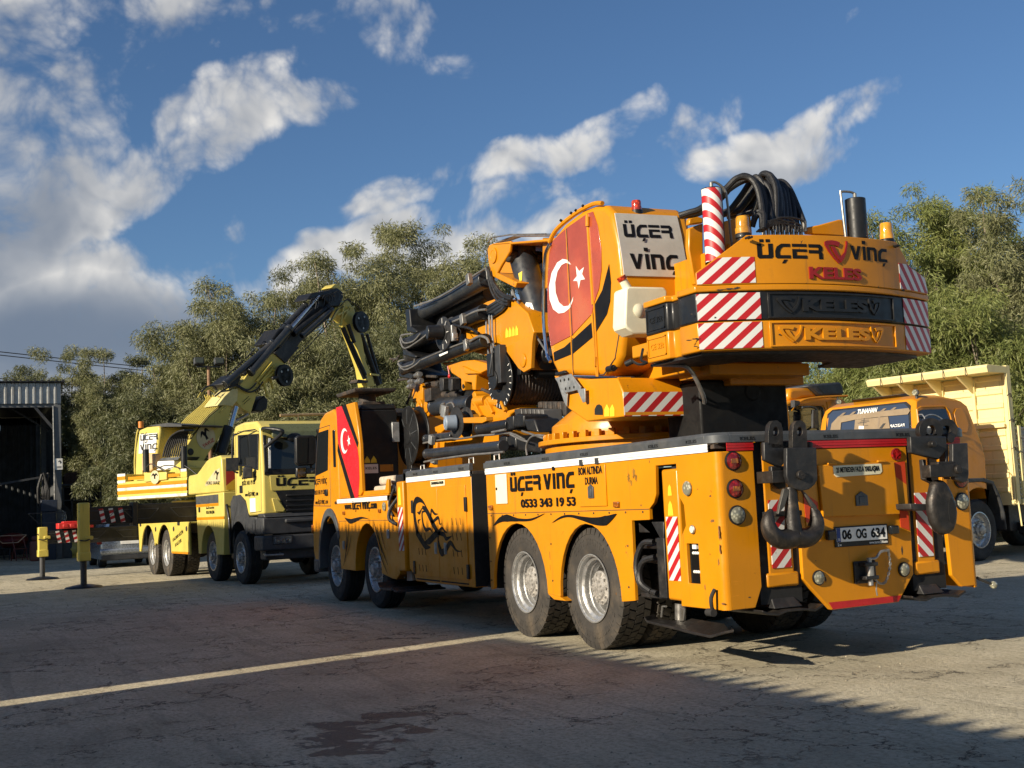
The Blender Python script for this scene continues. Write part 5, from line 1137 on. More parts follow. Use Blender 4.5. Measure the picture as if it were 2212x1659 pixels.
for k in range(19): a_ = rad(150+14*k); m.beam(c+V((.30*math.cos(a_), .0265, .30*math.sin(a_))), c+V((.345*math.cos(a_), .0265, .345*math.sin(a_))), .009, .004, (0, 1, 0))
m.done('flange_mark', WHITEP, wn)
m = MB(); m.bx(c.x-.20, c.x-.02, c.y+.01, c.y+.10, c.z-.05, c.z+.42); m.tube([c+V((-.05, .12, .40)), c+V((-.02, .14, .2)), c+V((.04, .14, .08))], .014, 8, 3); m.done('winch_valve', DGREY, wn, .02)
m = MB(); m.bx(c.x-.45, c.x-.36, c.y-.05, c.y-.72, c.z+.02, c.z+.10); m.prism(tr('4', [(800, 935), (850, 915), (850, 1000), (800, 1000)], PB+.0), (0, -.1, 0)); m.done('winch_bracket', BLACK, wn, .006)
a, b = tr('4', [(1000, 915), (1110, 895)], PB-.2); m = MB(); m.cyl(a, b, .115, seg=28); m.done('pivot_shaft', BLACK, T1, .01)
a = tr('4', [(1072, 1018)], PB-.3)[0]; m = MB(); m.cyl(a+V((.0, -.12, 0)), a+V((0, .12, 0)), .07, seg=24); m.done('guide_roller', BLACK, T1, .01)
# parts hanging under the boom and the folded jib on the deck
m = MB(); m.prism(tr('a', [(610, 0), (1000, -30), (1180, 20), (1160, 90), (1030, 150), (1020, 330), (985, 330), (975, 240), (890, 230), (890, 330), (868, 340), (852, 310), (850, 200), (740, 130), (690, 60)], PB+.02), (0, -.35, 0)); m.prism(tr('a', [(900, 60), (960, 90), (1080, 130), (900, 140), (850, 40)], PB+.06), (0, -.05, 0)); jb = m.done('jib_head', ORANGE2, T1, .012)
for x0 in (590, 695):
    m = MB(); m.prism(tr('a', [(x0, 190), (x0+45, 190), (x0+48, 330), (x0+30, 345), (x0+8, 340), (x0, 300)], PB+.03), (0, -.12, 0)); m.done('boom_lug', BLACKM, T1, .01)
c = tr('a', [(876, 285)], PB+.025)[0]; m = MB(); m.disc(c, (0, 1, 0), .032, .004, 18); m.done('lug_hole', DARKIN, jb)
c = tr('a', [(708, 165)], PB+.06)[0]; m = MB(); m.ball(c, .03, (1, .6, 1)); m.tube(tr('a', [(690, 45), (705, 120), (708, 160)], PB+.06), .008, 6); m.done('lock_pin', RED, jb)
m = MB(); m.prism(tr('a', [(262, 480), (262, 190), (330, 190), (390, 290), (390, 440), (375, 460)], PB), (0, -.30, 0)); m.prism(tr('a', [(395, 440), (395, 350), (445, 350), (440, 440)], PB-.1), (0, -.2, 0)); la = m.done('link_arm', ORANGE2, T1, .012)
for x, y, r in ((345, 535, .115), (443, 535, .135)):
    c = tr('a', [(x, y)], PB+.05)[0]; m = MB(); m.cyl(c+V((0, -.12, 0)), c, r, seg=30); m.lathe([(0, 0), (r*.6, 0), (r*.6, .02), (r*.3, .03), (0, .03)], c, (0, 1, 0), 24); m.done('link_roller', ORANGE2, la, .008)
m = MB()
for (x, y) in ((330, 150), (260, 225), (345, 225), (250, 285)): c = tr('a', [(x, y)], PB+.1)[0]; m.cyl(c+V((.10, 0, 0)), c+V((-.12, 0, 0)), .035, seg=14); m.cyl(c+V((-.06, 0, 0)), c+V((-.02, 0, 0)), .05, seg=14)
m.done('hose_coupling', STEEL, la)
seg('a', (550, 530), (1000, 500), .125, PB-.05, 'jib_cylinder', CYL); seg('a', (440, 915), (760, 880), .062, PB+.25, 'jib_cylinder', CYL); seg('a', (1080, 800), (1440, 745), .072, PB+.25, 'jib_cylinder', BLACK); seg('a', (450, 1095), (1350, 1000), .068, PB+.45, 'jib_cylinder', CYL)
seg('a', (600, 385), (820, 385), .045, PB-.1, 'jib_cylinder', RUST); seg('a', (820, 400), (1250, 360), .085, PB-.25, 'jib_cylinder', BLACK)
m = MB(); m.prism(tr('a', [(960, 560), (965, 480), (985, 420), (975, 370), (1000, 340), (1015, 360), (1030, 450), (1160, 440), (1340, 470), (1385, 580), (1550, 540), (1440, 620), (1390, 720), (1150, 750), (1145, 650), (1110, 640), (980, 600)], PB+.05), (0, -.45, 0)); jm = m.done('jib_boom', ORANGE2, T1, .015)
m = MB()
for p0, p1 in (((1010, 470), (1100, 645)), ((1165, 450), (1240, 605)), ((1335, 470), (1385, 580))): a, b = tr('a', [p0, p1], PB+.07); m.beam(a, b, .04, .05, (0, 1, 0))
a, b = tr('a', [(1030, 465), (1150, 455)], PB+.02); m.cyl(a, b, .07, seg=18); a, b = tr('a', [(1190, 460), (1330, 480)], PB+.02); m.cyl(a, b, .065, seg=18)
m.prism(tr('a', [(870, 660), (1145, 650), (1150, 700), (1100, 725), (880, 725)], PB+.30), (0, -.1, 0)); m.done('jib_rib', ORANGE2, jm, .006)
m = MB(); m.prism(tr('a', [(560, 800), (600, 750), (1480, 700), (1480, 900), (1300, 950), (560, 1050)], PB-.05), (0, -.5, 0)); m.prism(tr('a', [(530, 770), (620, 735), (650, 800), (600, 850), (540, 830)], PB+.2), (0, -.2, 0)); m.prism(tr('a', [(380, 1250), (400, 1000), (560, 950), (560, 1260)], PB), (0, -.4, 0)); m.done('jib_base', ORANGE2, T1, .012)
for pts in ([(1380, 660), (1475, 630), (1475, 800), (1390, 815)], [(1480, 650), (1510, 612), (1600, 625), (1600, 770), (1480, 780)], [(1305, 890), (1340, 870), (1395, 885), (1390, 1045), (1315, 1055)], [(1400, 890), (1440, 870), (1500, 885), (1510, 1020), (1410, 1035)], [(1510, 900), (1800, 980), (1810, 1090), (1520, 1050)], [(1590, 680), (1720, 670), (1770, 840), (1640, 820)]):
    m = MB(); m.prism(tr('a', pts, PB+.3), (0, -.32, 0)); m.done('jib_clamp', BLACK, T1, .02)
for k in range(6):
    m = MB(); x = 1480+k*52; y = 590+k*2
    m.prism(tr('a', [(x, y-30), (x+90, y-40), (x+100, y+80), (x+110, y+230), (x+40, y+230), (x+20, y+60)], PB+.1-.02*k), (0, -.40+.03*k, 0)); m.done('jib_section', plain('section_%d' % k, (.028+.012*k,)*3, .5, dirt=(.15, .12, .09, .5)), T1, .012)
m = MB()
for k in range(6): x = 1760+k*58; m.prism(tr('a', [(x, 470), (x+46, 465), (x+50, 640), (x+8, 640)], PB-.25), (0, -.25, 0))
m.done('chain_link_stack', RUST, T1, .02)
m = MB()
tA = lambda pts, y, r: m.tube(tr('a', pts, y), r, 8, 3)
tA([(400, 965), (520, 940), (720, 910), (800, 915), (960, 895), (1060, 875), (1220, 865), (1440, 845), (1620, 930)], PB+.35, .013); tA([(410, 1190), (560, 1160), (960, 1105), (1150, 1090), (1360, 1070)], PB+.52, .014); tA([(1220, 835), (1380, 805)], PB+.4, .015)
tA([(1580, 820), (1700, 860), (1840, 910)], PB+.35, .013); tA([(1640, 1110), (1630, 1000), (1680, 900), (1760, 870), (1870, 880)], PB+.5, .012); tA([(1440, 860), (1560, 920), (1650, 950)], PB+.4, .013)
tA([(605, 610), (610, 510), (650, 490)], PB+.25, .013); tA([(680, 500), (740, 480), (770, 540)], PB+.25, .013)
m.done('bent_pipe', PIPE, T1)
m = MB()
for x, y, s_ in ((500, 925, .06), (530, 1150, .07), (655, 585, .08)): c = tr('a', [(x, y)], PB+.4 if x < 600 else PB+.25)[0]; m.bx(c.x-s_, c.x+s_, c.y-.03, c.y+.03, c.z-s_, c.z+s_, Matrix.Rotation(rad(-15), 3, 'Y'))
m.done('valve_block', GALV, T1, .008)
c = tr('a', [(800, 720)], PB+.28)[0]
m = MB(); m.lathe([(.05, 0), (.20, 0), (.205, .01), (.05, .01)], c, (-.1, 1, 0), 32, close=True); m.lathe([(.05, 0), (.20, 0), (.205, .01), (.05, .01)], c+V((.0, -.14, 0)), (-.1, 1, 0), 32, close=True); m.cyl(c, c+V((0, -.14, 0)), .12, seg=24); cr = m.done('cable_reel', BLACKM, T1)
m = MB(); m.cyl(c, c+V((.03, .16, 0)), .105, .095, seg=28); m.done('reel_drum', plain('blue_grey_drum', (.20, .25, .32), .5), cr, .02)
m = MB(); m.cyl(c+V((.03, .16, 0)), c+V((.031, .165, 0)), .05, seg=20); m.done('reel_cap', plain('pale_blue_cap', (.30, .38, .48), .4), cr)
m = MB()
for p0, p1, y, r in (((200, 500), (330, 150), PB+.05, .018), ((440, 165), (560, 170), PB, .02), ((430, 270), (600, 260), PB-.1, .05), ((100, 210), (330, 180), PB-.1, .02), ((610, 240), (860, 230), PB-.15, .07), ((1100, 320), (1280, 400), PB, .02)): a, b = tr('a', [p0, p1], y); m.cyl(a, b, r, seg=10)
c = tr('a', [(520, 390)], PB)[0]; m.bx(c.x-.15, c.x+.1, c.y-.1, c.y+.1, c.z-.09, c.z+.09)
for p0, p1 in (((0, 1335), (110, 1335)), ((40, 1370), (130, 1290))): a, b = tr('9', [p0, p1], PB+.1); m.cyl(a, b, .015, seg=8)
m.done('linkage', RUST, T1, .006)
# ================================================================== the yellow crane truck
F2 = Frame((16.7, .08), 185)
T2 = thing('crane_truck', 'yellow crane truck with black bumper and raised black boom, outriggers spread', 'crane truck', (16.7, .08, 0), rad(185))
def L2(o, b, par=T2): return o
def d2(m, name, mat, par=None, bevel=.006, **k): return m.done(name, mat, par or T2, bevel, **k)
# frame and wheels  (x forward of the front axle, y from the right-hand side inwards)
m = MB(); m.bx(1.0, -8.6, .8, 1.7, .62, 1.0); m.bx(-2.9, -8.5, .55, 1.95, 1.0, 1.45); m.bx(.2, -.8, .7, 1.8, .5, 1.2); m.bx(-.9, -2.8, .45, 2.05, 1.0, 1.3)
for x in (0, -1.95, -5.75, -7.13): m.cyl((x, .3, .53), (x, 2.2, .53), .09); m.ball((x, 1.25, .55), .2)
d2(m, 'chassis_frame', BLACKM)
# wheel meshes face +y (left); the visible side is the right one (y = 0), so it needs the turned wheels
for x in (0, -1.95): wheel(T2, x, .08, .53, False, True); wheel(T2, x, 2.42, .53, False)
for x in (-5.75, -7.13): wheel(T2, x, .05, .55, True, True); wheel(T2, x, 2.45, .55, True)
# cab
pf = [(-.22, 1.32), (-.25, 3.02), (-.12, 3.16), (.4, 3.19), (1.20, 3.15), (1.44, 3.02), (1.52, 2.12), (1.54, 1.36), (.60, 1.34), (.45, 1.62), (.1, 1.74), (-.12, 1.74)]
m = MB(); m.prism([(x, .06, z) for x, z in pf], (0, 2.38, 0)); kab2 = d2(m, 'cab', YELLOW, None, .07, seg=3)
m = MB(); m.prism([(1.453, y, z) if z > 2.5 else (1.527, y, z) for y, z in ((.18, 2.20), (2.32, 2.20), (2.30, 2.80), (.20, 2.80))], (.012, 0, 0)); d2(m, 'windscreen', glass('dark_windscreen', (.018, .021, .018), .07), kab2)
m = MB(); m.prism([(1.523, y, z) for y, z in ((.10, 2.10), (2.40, 2.10), (2.40, 2.20), (.10, 2.20))], (.015, 0, 0)); m.beam((1.53, .14, 2.15), (1.45, .14, 2.86), .06, .06); m.beam((1.53, 2.36, 2.15), (1.45, 2.36, 2.86), .06, .06); d2(m, 'windscreen_surround', BLACK, kab2)
m = MB(); m.beam((1.56, .20, 2.22), (1.50, .23, 2.80), .05, .03); d2(m, 'pillar_shine', GALV, kab2)
m = MB(); m.loft([[(x, y, z) for x, z in ((1.42, 3.08), (1.62, 2.92), (1.64, 2.80), (1.61, 2.80), (1.44, 2.98))] for y in (.25, 2.25)]); d2(m, 'sun_visor', plain('green_visor', (.10, .11, .05), .3, coat=.3), kab2)
m = MB(); m.prism([(1.534, y, z) for y, z in ((.22, 1.80), (2.28, 1.80), (2.30, 2.09), (.20, 2.09))], (.012, 0, 0)); fp = d2(m, 'front_panel', YELLOW, kab2, .01)
m = MB(); fn = plane_fn((1.547, .32, 1.885), (0, 1, 0), (0, 0, 1), .004); logo(m, 'ÜÇER', fn, .155, .86); d2(m, 'company_name', DECAL, fp, 0); m = MB(); logo(m, 'vinç', plane_fn((1.547, 1.35, 1.885), (0, 1, 0), (0, 0, 1), .004), .155, .80); d2(m, 'company_name', DECAL, fp, 0)
m = MB(); m.prism([(1.536, y, z) for y, z in ((.30, 1.795), (2.20, 1.795), (1.98, 1.36), (.52, 1.36))], (.02, 0, 0))
for z in (1.70, 1.60, 1.50, 1.42): m.bx(1.55, 1.60, .50, 2.0, z-.015, z+.015)
d2(m, 'grille', BLACK, kab2)
for s in (1, -1):
    yy = lambda y: y if s > 0 else 2.5-y
    m = MB(); m.prism([(1.545, yy(y), z) for y, z in ((.22, 1.66), (.34, 1.64), (.48, 1.44), (.44, 1.39), (.28, 1.40))], (.03, 0, 0)); d2(m, 'corner_deflector', YELLOW, kab2, .012)
m = MB(); m.bx(1.05, 1.60, .03, 2.47, .98, 1.30); m.bx(1.10, 1.66, .0, 2.5, .68, .96); m.bx(1.15, 1.5, .1, 2.4, .5, .7); m.bx(1.58, 1.66, .45, 2.05, 1.18, 1.26); m.prism([(1.2, .05, 1.30), (1.62, .05, 1.30), (1.56, .05, 1.38), (1.2, .05, 1.38)], (0, 2.4, 0)); bp = d2(m, 'bumper', DGREY, kab2, .03, seg=3)
for s in (1, -1):
    yy = lambda y: y if s > 0 else 2.5-y
    m = MB(); m.loft([[(1.655, yy(.20), z0), (1.655, yy(.58), z0+.01), (1.655, yy(.58), z1), (1.655, yy(.20), z1)] if 0 else [(x, yy(.19), .78), (x, yy(.58), .79), (x, yy(.58), .95), (x, yy(.17), .96)] for x in (1.60, 1.668)]); hl = d2(m, 'headlight', BLACK, bp, .01)
    m = MB(); m.bx(1.668, 1.674, min(yy(.20), yy(.56)), max(yy(.20), yy(.56)), .80, .935); d2(m, 'lens', plain('headlight_glass', (.16, .17, .17), .12, metal=.4, coat=.6, var=.5, scale=18), hl, .003)
    m = MB()
    for k in range(3): m.lathe([(0, 0), (.045, 0), (.04, .006), (0, .008)], (1.674, yy(.27+.11*k), .85), (1, 0, 0), 18)
    d2(m, 'reflector', plain('headlight_bulb', (.30, .31, .31), .15, metal=.8, var=.3), hl, 0)
    m = MB(); m.tube([(1.55, yy(.05), .62), (1.75, yy(.02), .60), (1.75, yy(.35), .60), (1.55, yy(.35), .62)], .018); m.bx(1.55, 1.75, min(yy(.05), yy(.33)), max(yy(.05), yy(.33)), .585, .60); d2(m, 'front_step', STEEL, bp, 0)
m = MB(); m.bx(1.662, 1.67, 1.0, 1.52, .90, 1.02); d2(m, 'number_plate', WHITEP, bp, .002); m = MB(); m.bx(1.671, 1.673, 1.005, 1.05, .905, 1.015); d2(m, 'country_band', BLUE, bp, 0)
# cab side: window, door, mirrors, lettering (seen on y = 0)
S2n = lambda x, z, th=.004: plane_fn((x, .058, z), (1, 0, 0), (0, 0, 1), th)
m = MB(); m.prism([(x, .058, z) for x, z in ((.42, 2.33), (.10, 2.36), (.12, 2.94), (1.38, 2.88), (1.30, 2.22), (1.1, 2.25))], (0, -.008, 0)); wd = d2(m, 'side_window', GLASS, kab2, .015)
m = MB(); q = [(.10, 2.36), (.12, 2.94), (1.38, 2.88), (1.30, 2.22), (.42, 2.33)]
for a, b in zip(q, q[1:]+q[:1]): m.tube([(a[0], .052, a[1]), (b[0], .052, b[1])], .016, 6)
d2(m, 'window_frame', BLACK, kab2, 0)
m = MB(); q = [(-.12, 1.80), (-.10, 2.95), (.1, 3.03), (1.40, 2.94), (1.46, 2.12), (1.42, 1.42), (.72, 1.40)]
for a, b in zip(q, q[1:]): m.tube([(a[0], .06, a[1]), (b[0], .06, b[1])], .006, 6)
d2(m, 'door_seam', RUST, kab2, 0)
m = MB(); m.bx(.12, .30, .045, .06, 1.80, 1.95); d2(m, 'door_handle', BLACK, kab2, .01)
m = MB(); logo(m, 'ÜÇER vinç', S2n(.27, 2.07), .12, .92, gap=.2); ftext(m, '0533 343 19 53', S2n(.27, 1.945), .82, .085, .02); logo(m, 'ÜÇER vinç', S2n(.66, 1.725), .075, .40, gap=.2); ftext(m, 'www.', S2n(.44, 1.725), .20, .05); ftext(m, '.com', S2n(1.10, 1.725), .16, .06); d2(m, 'door_text', DECAL, kab2, 0)
m = MB(); m.bx(.76, 1.10, .05, .058, 1.42, 1.68); d2(m, 'notice_sticker', WHITEP, kab2, 0)
m = MB(); m.tube([(.3, -.02, 2.96), (.26, -.1, 2.9), (.26, -.12, 2.3), (.3, -.02, 2.2)], .02, 8, 3); m.tube([(1.3, .02, 2.98), (.9, -.08, 2.98), (.3, -.1, 2.94)], .014, 8); m.loft([[(.34, -.02, z), (.24, -.25, z), (.14, -.22, z), (.24, -.02, z)] for z in (2.24, 2.28, 2.46, 2.5)]); d2(m, 'mirror', BLACK, kab2, .02)
m = MB(); m.loft([[(1.2, -.02, z), (1.1, -.18, z), (1.02, -.15, z), (1.10, .0, z)] for z in (2.06, 2.10, 2.24, 2.28)]); d2(m, 'lower_mirror', BLACK, kab2, .02)
m = MB(); m.tube([(1.44, .12, 2.96), (1.62, .1, 2.98), (1.92, .3, 2.92), (1.90, .34, 2.86), (1.66, .2, 2.70), (1.56, .12, 2.62)], .035, 10, 4); m.ball((1.86, .60, 2.78), .10, (.5, 1.5, .9)); d2(m, 'wide_mirror_arm', BLACK, kab2, 0)
m = MB(); m.prism([(x, .04, z) for x, z in [(-.42, 1.10), (-.48, 1.62), (-.30, 1.76), (.16, 1.77), (.50, 1.62), (.66, 1.36), (.80, 1.06), (.68, 1.04)]+arc(0, .53, .66, .72, 40, 150, 10)], (0, .5, 0)); d2(m, 'front_mudguard', DGREY, kab2, .03)
m = MB(); m.bx(-.62, -.42, .08, .3, .50, 1.6); m.tube([(-.55, .05, .6), (-.62, .05, 1.3), (-.78, .05, 1.6)], .03); d2(m, 'mudflap', BLACK, None, .02)
m = MB(); m.prism([(x, .03, z) for x, z in ((.52, 1.28), (.60, 1.32), (1.18, 1.32), (1.20, 1.0), (.74, 1.0))], (0, .3, 0)); d2(m, 'entry_step', DGREY, kab2, .02)
m = MB()
for x, y in ((-1.7, .9), (-.9, 1.5)): m.cyl((x, y, 2.45), (x, y, 2.78), .16)
m.bx(-.3, -.75, .5, 2.0, 1.3, 2.72); d2(m, 'air_filter', DGREY, None, .03)
m = MB(); m.tube([(.2, .9, 3.34), (.1, 1.5, 3.36), (.0, 2.9, 3.40)], .03); m.cyl((.15, 1.3, 3.15), (.15, 1.3, 3.35), .015, seg=8); m.cyl((.08, 1.9, 3.15), (.08, 1.9, 3.36), .015, seg=8); d2(m, 'roof_bar', WOOD, kab2, 0)
# front body between cab and crane
m = MB(); m.prism([(-x, .0, z) for x, z in ((.82, 1.86), (.93, 2.56), (1.05, 2.62), (1.78, 2.60), (2.05, 2.55), (2.5, 2.40), (2.79, 2.31), (3.45, 2.30), (3.50, 2.22), (3.52, 1.87))], (0, 2.5, 0)); hump = d2(m, 'engine_cover', YELLOW, None, .03)
m = MB(); m.prism([(-x, -.001, z) for x, z in ((1.0, 2.08), (2.15, 2.02), (2.1, 2.08), (1.4, 2.32), (1.02, 2.36))], (0, -.004, 0)); em = d2(m, 'maker_sticker', plain('sticker_pale', (.55, .47, .27), .5), hump, 0)
m = MB(); fn = plane_fn((-2.05, -.0055, 2.05), (1, 0, -.03), (0, 0, 1), .003); ftext(m, 'HORO YAVUZ', fn, 1.0, .07, .01); stroke(m, [(.62, .2), (.75, .27), (.85, .22), (.98, .26)], [0, .05, .08, 0], fn); stroke(m, [(.8, .10), (.84, .2), (.86, .25)], [.08, .06, 0], fn); d2(m, 'maker_name', DECAL, em, 0)
m = MB(); m.prism([(-.815, y, z) for y, z in ((.06, 1.90), (.42, 1.88), (.42, 2.40), (.06, 2.50))], (.006, 0, 0)); d2(m, 'warning_stripes', ST_Y, hump, 0)
lp = [(-.80, 1.855), (-.80, 1.31), (-.90, .575)] + [(-1.40, .58)] + [(-x, z) for x, z in archpts(1.98, .58, .58, .60)[::-1]][::-1][::-1] + [(-2.60, .58), (-2.77, .58), (-2.92, 1.855)]
lp = [(-.80, 1.855), (-.80, 1.31), (-.90, .575), (-1.40, .58)] + arc(-1.98, .58, .58, .60, 0, 180, 14) + [(-2.77, .58), (-2.92, 1.855)]
m = MB(); m.prism([(x, .0, z) for x, z in lp], (0, .5, 0)); m.prism([(x, 2.5, z) for x, z in lp], (0, -.5, 0)); m.bx(-.85, -2.9, .5, 2.0, 1.35, 1.85); fbd = d2(m, 'front_body', YELLOW, None, .012)
m = MB(); m.bx(-1.18, -2.88, -.006, .0, 1.645, 1.82); d2(m, 'grey_strip', RAIL, fbd, 0)
m = MB(); m.bx(-1.18, -2.88, -.006, .0, 1.585, 1.64); m.bx(-.80, -2.85, -.006, 0, 1.305, 1.36); d2(m, 'orange_strip', ORANGE, fbd, 0)
m = MB(); m.bx(-2.55, -2.72, -.005, 0, 1.50, 1.60) if 0 else m.bx(-2.57, -2.70, -.006, .0, 1.47, 1.58); d2(m, 'door_latch', BLACK, fbd, 0)
m = MB(); fn = lambda x, z: plane_fn((x, -.002, z), (1, 0, 0), (0, 0, 1), .003); ftext(m, '25', fn(-2.1, 1.53), .22, .13, .02); ftext(m, 'metreden', fn(-1.85, 1.53), .35, .05); ftext(m, 'FAZLA YAKLAŞMA', fn(-2.1, 1.41), .62, .085, .02); d2(m, 'warning_text', DECAL, fbd, 0)
# rear fender
rf = [(-3.50, 1.275), (-3.47, .545), (-5.10, .56)] + arc(-5.80, .58, .68, .65, 0, 165, 12) + [(-6.62, .80)] + arc(-7.42, .58, .72, .65, 12, 168, 12) + [(-8.20, .56), (-8.34, .56), (-8.43, 1.275)]
m = MB(); m.prism([(x, .0, z) for x, z in rf], (0, .04, 0)); m.prism([(x, 2.5, z) for x, z in rf], (0, -.04, 0)); m.bx(-3.5, -8.42, .04, 2.46, 1.235, 1.27); rfn = d2(m, 'rear_fender', YELLOWD, None, .01)
m = MB(); m.bx(-3.5, -5.05, -.006, .0, .555, .60); d2(m, 'orange_strip', ORANGE, rfn, 0)
m = MB(); f1 = plane_fn((-4.95, -.001, .82), (1, 0, .22), (-.1, 0, 1), .003); ftext(m, 'KALDIRIR BİZİM', f1, .95, .10, .015); f1 = plane_fn((-4.75, -.001, .70), (1, 0, .22), (-.1, 0, 1), .003); ftext(m, 'KALDIR', f1, .6, .08, .015); d2(m, 'side_text', DECAL, rfn, 0)
m = MB()
for x in (-4.85, -6.58, -3.72): m.lathe([(0, 0), (.06, 0), (.055, .01), (0, .012)], (x, -.001, 1.12), (0, -1, 0), 16)
m.bx(-4.3, -4.5, -.01, .03, 1.20, 1.28); m.bx(-8.1, -8.25, -.01, .03, 1.20, 1.28); d2(m, 'bung', BLACKM, rfn, 0)
# outriggers: a beam with a jack and its pad, front and rear
def outrigger(xc, z0, z1, reach, red):
    m = MB(); m.bx(xc-.14, xc+.14, .3, -1.35, z0-.03, z1+.03); bm = d2(m, 'outrigger_beam', BLACK, None, .015)
    m = MB(); m.bx(xc-.10, xc+.10, -1.0, -reach, z0, z1); d2(m, 'inner_beam', BLACK, bm, .012)
    m = MB(); m.bx(xc-.16, xc+.16, -1.25, -1.36, z0-.05, z1+.07); d2(m, 'beam_collar', BLACKM, bm, .01)
    m = MB(); zc = (z0+z1)/2; h = (z1-z0)*.28
    for y0, f in ((.2, .14), (-1.7, .10)):
        for yy in (y0, y0-1.0):
            q = [(yy, zc+h), (yy-.75, zc+h), (yy-.55, zc-h), (yy-.2, zc-h)]
            for a, b in zip(q, q[1:]+q[:1]): m.tube([(xc+f, a[0], a[1]), (xc+f, b[0], b[1])], .008, 6)
    d2(m, 'beam_rib', DGREY, bm, 0)
    m = MB()
    for k in range(3):
        y = -reach+.28+.20*k; m.prism([(xc+.102, y, zc+.14), (xc+.102, y+.09, zc+.15), (xc+.102, y+.15, zc-.15), (xc+.102, y+.06, zc-.16)], (.003, 0, 0))
    d2(m, 'warning_stripes', ST_O, bm, 0)
    m = MB(); m.bx(xc-.11, xc+.11, -reach+.10, -reach-.12, .56, z1+.10); m.bx(xc-.13, xc+.13, -reach+.11, -reach-.13, .56, .74); m.bx(xc-.15, xc+.15, -reach+.16, -reach-.0, 1.0, 1.08); jk = d2(m, 'jack_leg', YELLOWD, bm, .02)
    m = MB(); m.cyl((xc, -reach-.02, .04), (xc, -reach-.02, .60), .065, seg=16); d2(m, 'jack_rod', DGREY, jk, 0)
    m = MB(); m.lathe([(0, .0), (.40, .0), (.36, .03), (.12, .07), (0, .07)], (xc, -reach-.02, .005), (0, 0, 1), 8); d2(m, 'jack_pad', BLACK, jk, .005)
    m = MB(); m.tube([(xc+.13, -reach+.1, 1.02), (xc+.17, -reach, .98), (xc+.13, -reach-.12, 1.0)], .014, 6, 3); d2(m, 'jack_hose', HOSE, jk, 0)
outrigger(-3.08, 1.31, 1.68, 2.33, False); outrigger(-8.62, .88, 1.20, 2.30, True)
m = MB(); m.bx(-2.95, -3.4, .3, 2.2, 1.0, 1.75); m.bx(-8.3, -8.9, .2, 2.3, .7, 1.3); d2(m, 'outrigger_box', BLACK, None, .02)
# ------------------------------------------------------------------ superstructure, slewed so its back is towards the camera
ang2 = math.degrees(math.atan2(-.857, .5))
FS = Frame((23.3, -.55), ang2)
SUP = bpy.data.objects.new('slewing_upper', None)
# the upper is built in its own frame and carried by the truck, so every piece hangs on the truck itself
class UP2(MB):
    def done(s, name, mat, par=None, bevel=0, smooth=35, label=None, seg=2):
        dx = FS.o-F2.o; rel = FS.ang-F2.ang; lx, ly = dx.dot(F2.ex), dx.dot(F2.ey); c, n = math.cos(rel), math.sin(rel)
        for v in s.b.verts: x, y = v.co.x, v.co.y; v.co = V((lx+c*x-n*y, ly+n*x+c*y, v.co.z))
        return MB.done(s, name, mat, par or T2, bevel, smooth, label, seg)
bpy.data.objects.remove(SUP)
m = UP2(); m.cyl((0, 0, 1.3), (0, 0, 1.8), .8, seg=36); m.done('slewing_ring', YELLOWD, None, .02)
XR = -1.75
p0 = FS.p('G', 66, 845, X=XR); p1 = FS.p('G', 640, 785, X=XR)
yl2, yr2 = p0.y, p1.y
zb = (p0.z+p1.z)/2; zt = zb+.62
m = UP2(); m.bx(XR, XR+.9, yr2, yl2, zb, zb+.15); m.bx(XR, XR+.9, yr2, yl2, zb+.155, zb+.295); m.bx(XR, XR+.9, yr2, yl2, zb+.30, zb+.44); m.bx(XR, XR+.7, yl2, yl2-.30, zb+.44, zb+.62); m.bx(XR, XR+.7, yr2, yr2+.22, zb+.44, zb+.62); cw2 = m.done('counterweight', YELLOWD, None, .012)
m = UP2()
for z, a, b in ((zb+.135, yr2, yl2), (zb+.30, yr2, yl2), (zb+.47, yr2+.25, yl2-.42), (zb+.50, yl2-.30, yl2)): m.bx(XR-.012, XR, a, b, z, z+.075)
m.done('orange_strip', ORANGE, cw2)
m = UP2()
for z, a, b in ((zb+.01, yr2, yl2), (zb+.225, yr2, yl2), (zb+.41, yl2-.3, yl2), (zb+.575, yl2-.30, yl2), (zb+.575, yr2, yr2+.2)): m.bx(XR-.010, XR, a, b, z, z+.065)
m.done('white_strip', plain('chipped_white', (.66, .64, .58), .5, scale=9, dirt=(.18, .12, .06, .8)), cw2)
q = FS.ps('G', [(282, 682), (282, 605), (468, 596), (470, 660)], X=XR-.05)
m = UP2(); m.prism(q, (.8, 0, 0)); hb2 = m.done('rear_box', YELLOW, None, .015)
c = FS.p('G', 372, 640, X=XR-.055); m = UP2(); m.lathe([(0, 0), (.16, 0), (.16, .004), (0, .004)], c, (-1, 0, 0), 28); em = m.done('maker_badge', bpy.data.materials['sticker_pale'], hb2)
m = UP2(); fn = plane_fn((c.x-.005, c.y, c.z), (0, -1, 0), (0, 0, 1), .003)
stroke(m, [(-.12, .02), (-.05, .07), (0, .02), (.05, .07), (.12, .02)], [0, .05, .03, .05, 0], fn); stroke(m, [(0, .07), (0, -.04)], [.03, .06], fn); m.done('eagle_mark', DECAL, em)
m = UP2(); m.prism(FS.ps('G', [(470, 640), (482, 600), (590, 500), (625, 560), (620, 640)], X=XR+.2), (1.0, 0, 0)); m.bx(XR+.2, XR+2.6, yr2+.3, yl2-.3, zb+.3, zb+.55); m.done('upper_frame', YELLOWD, None, .015)
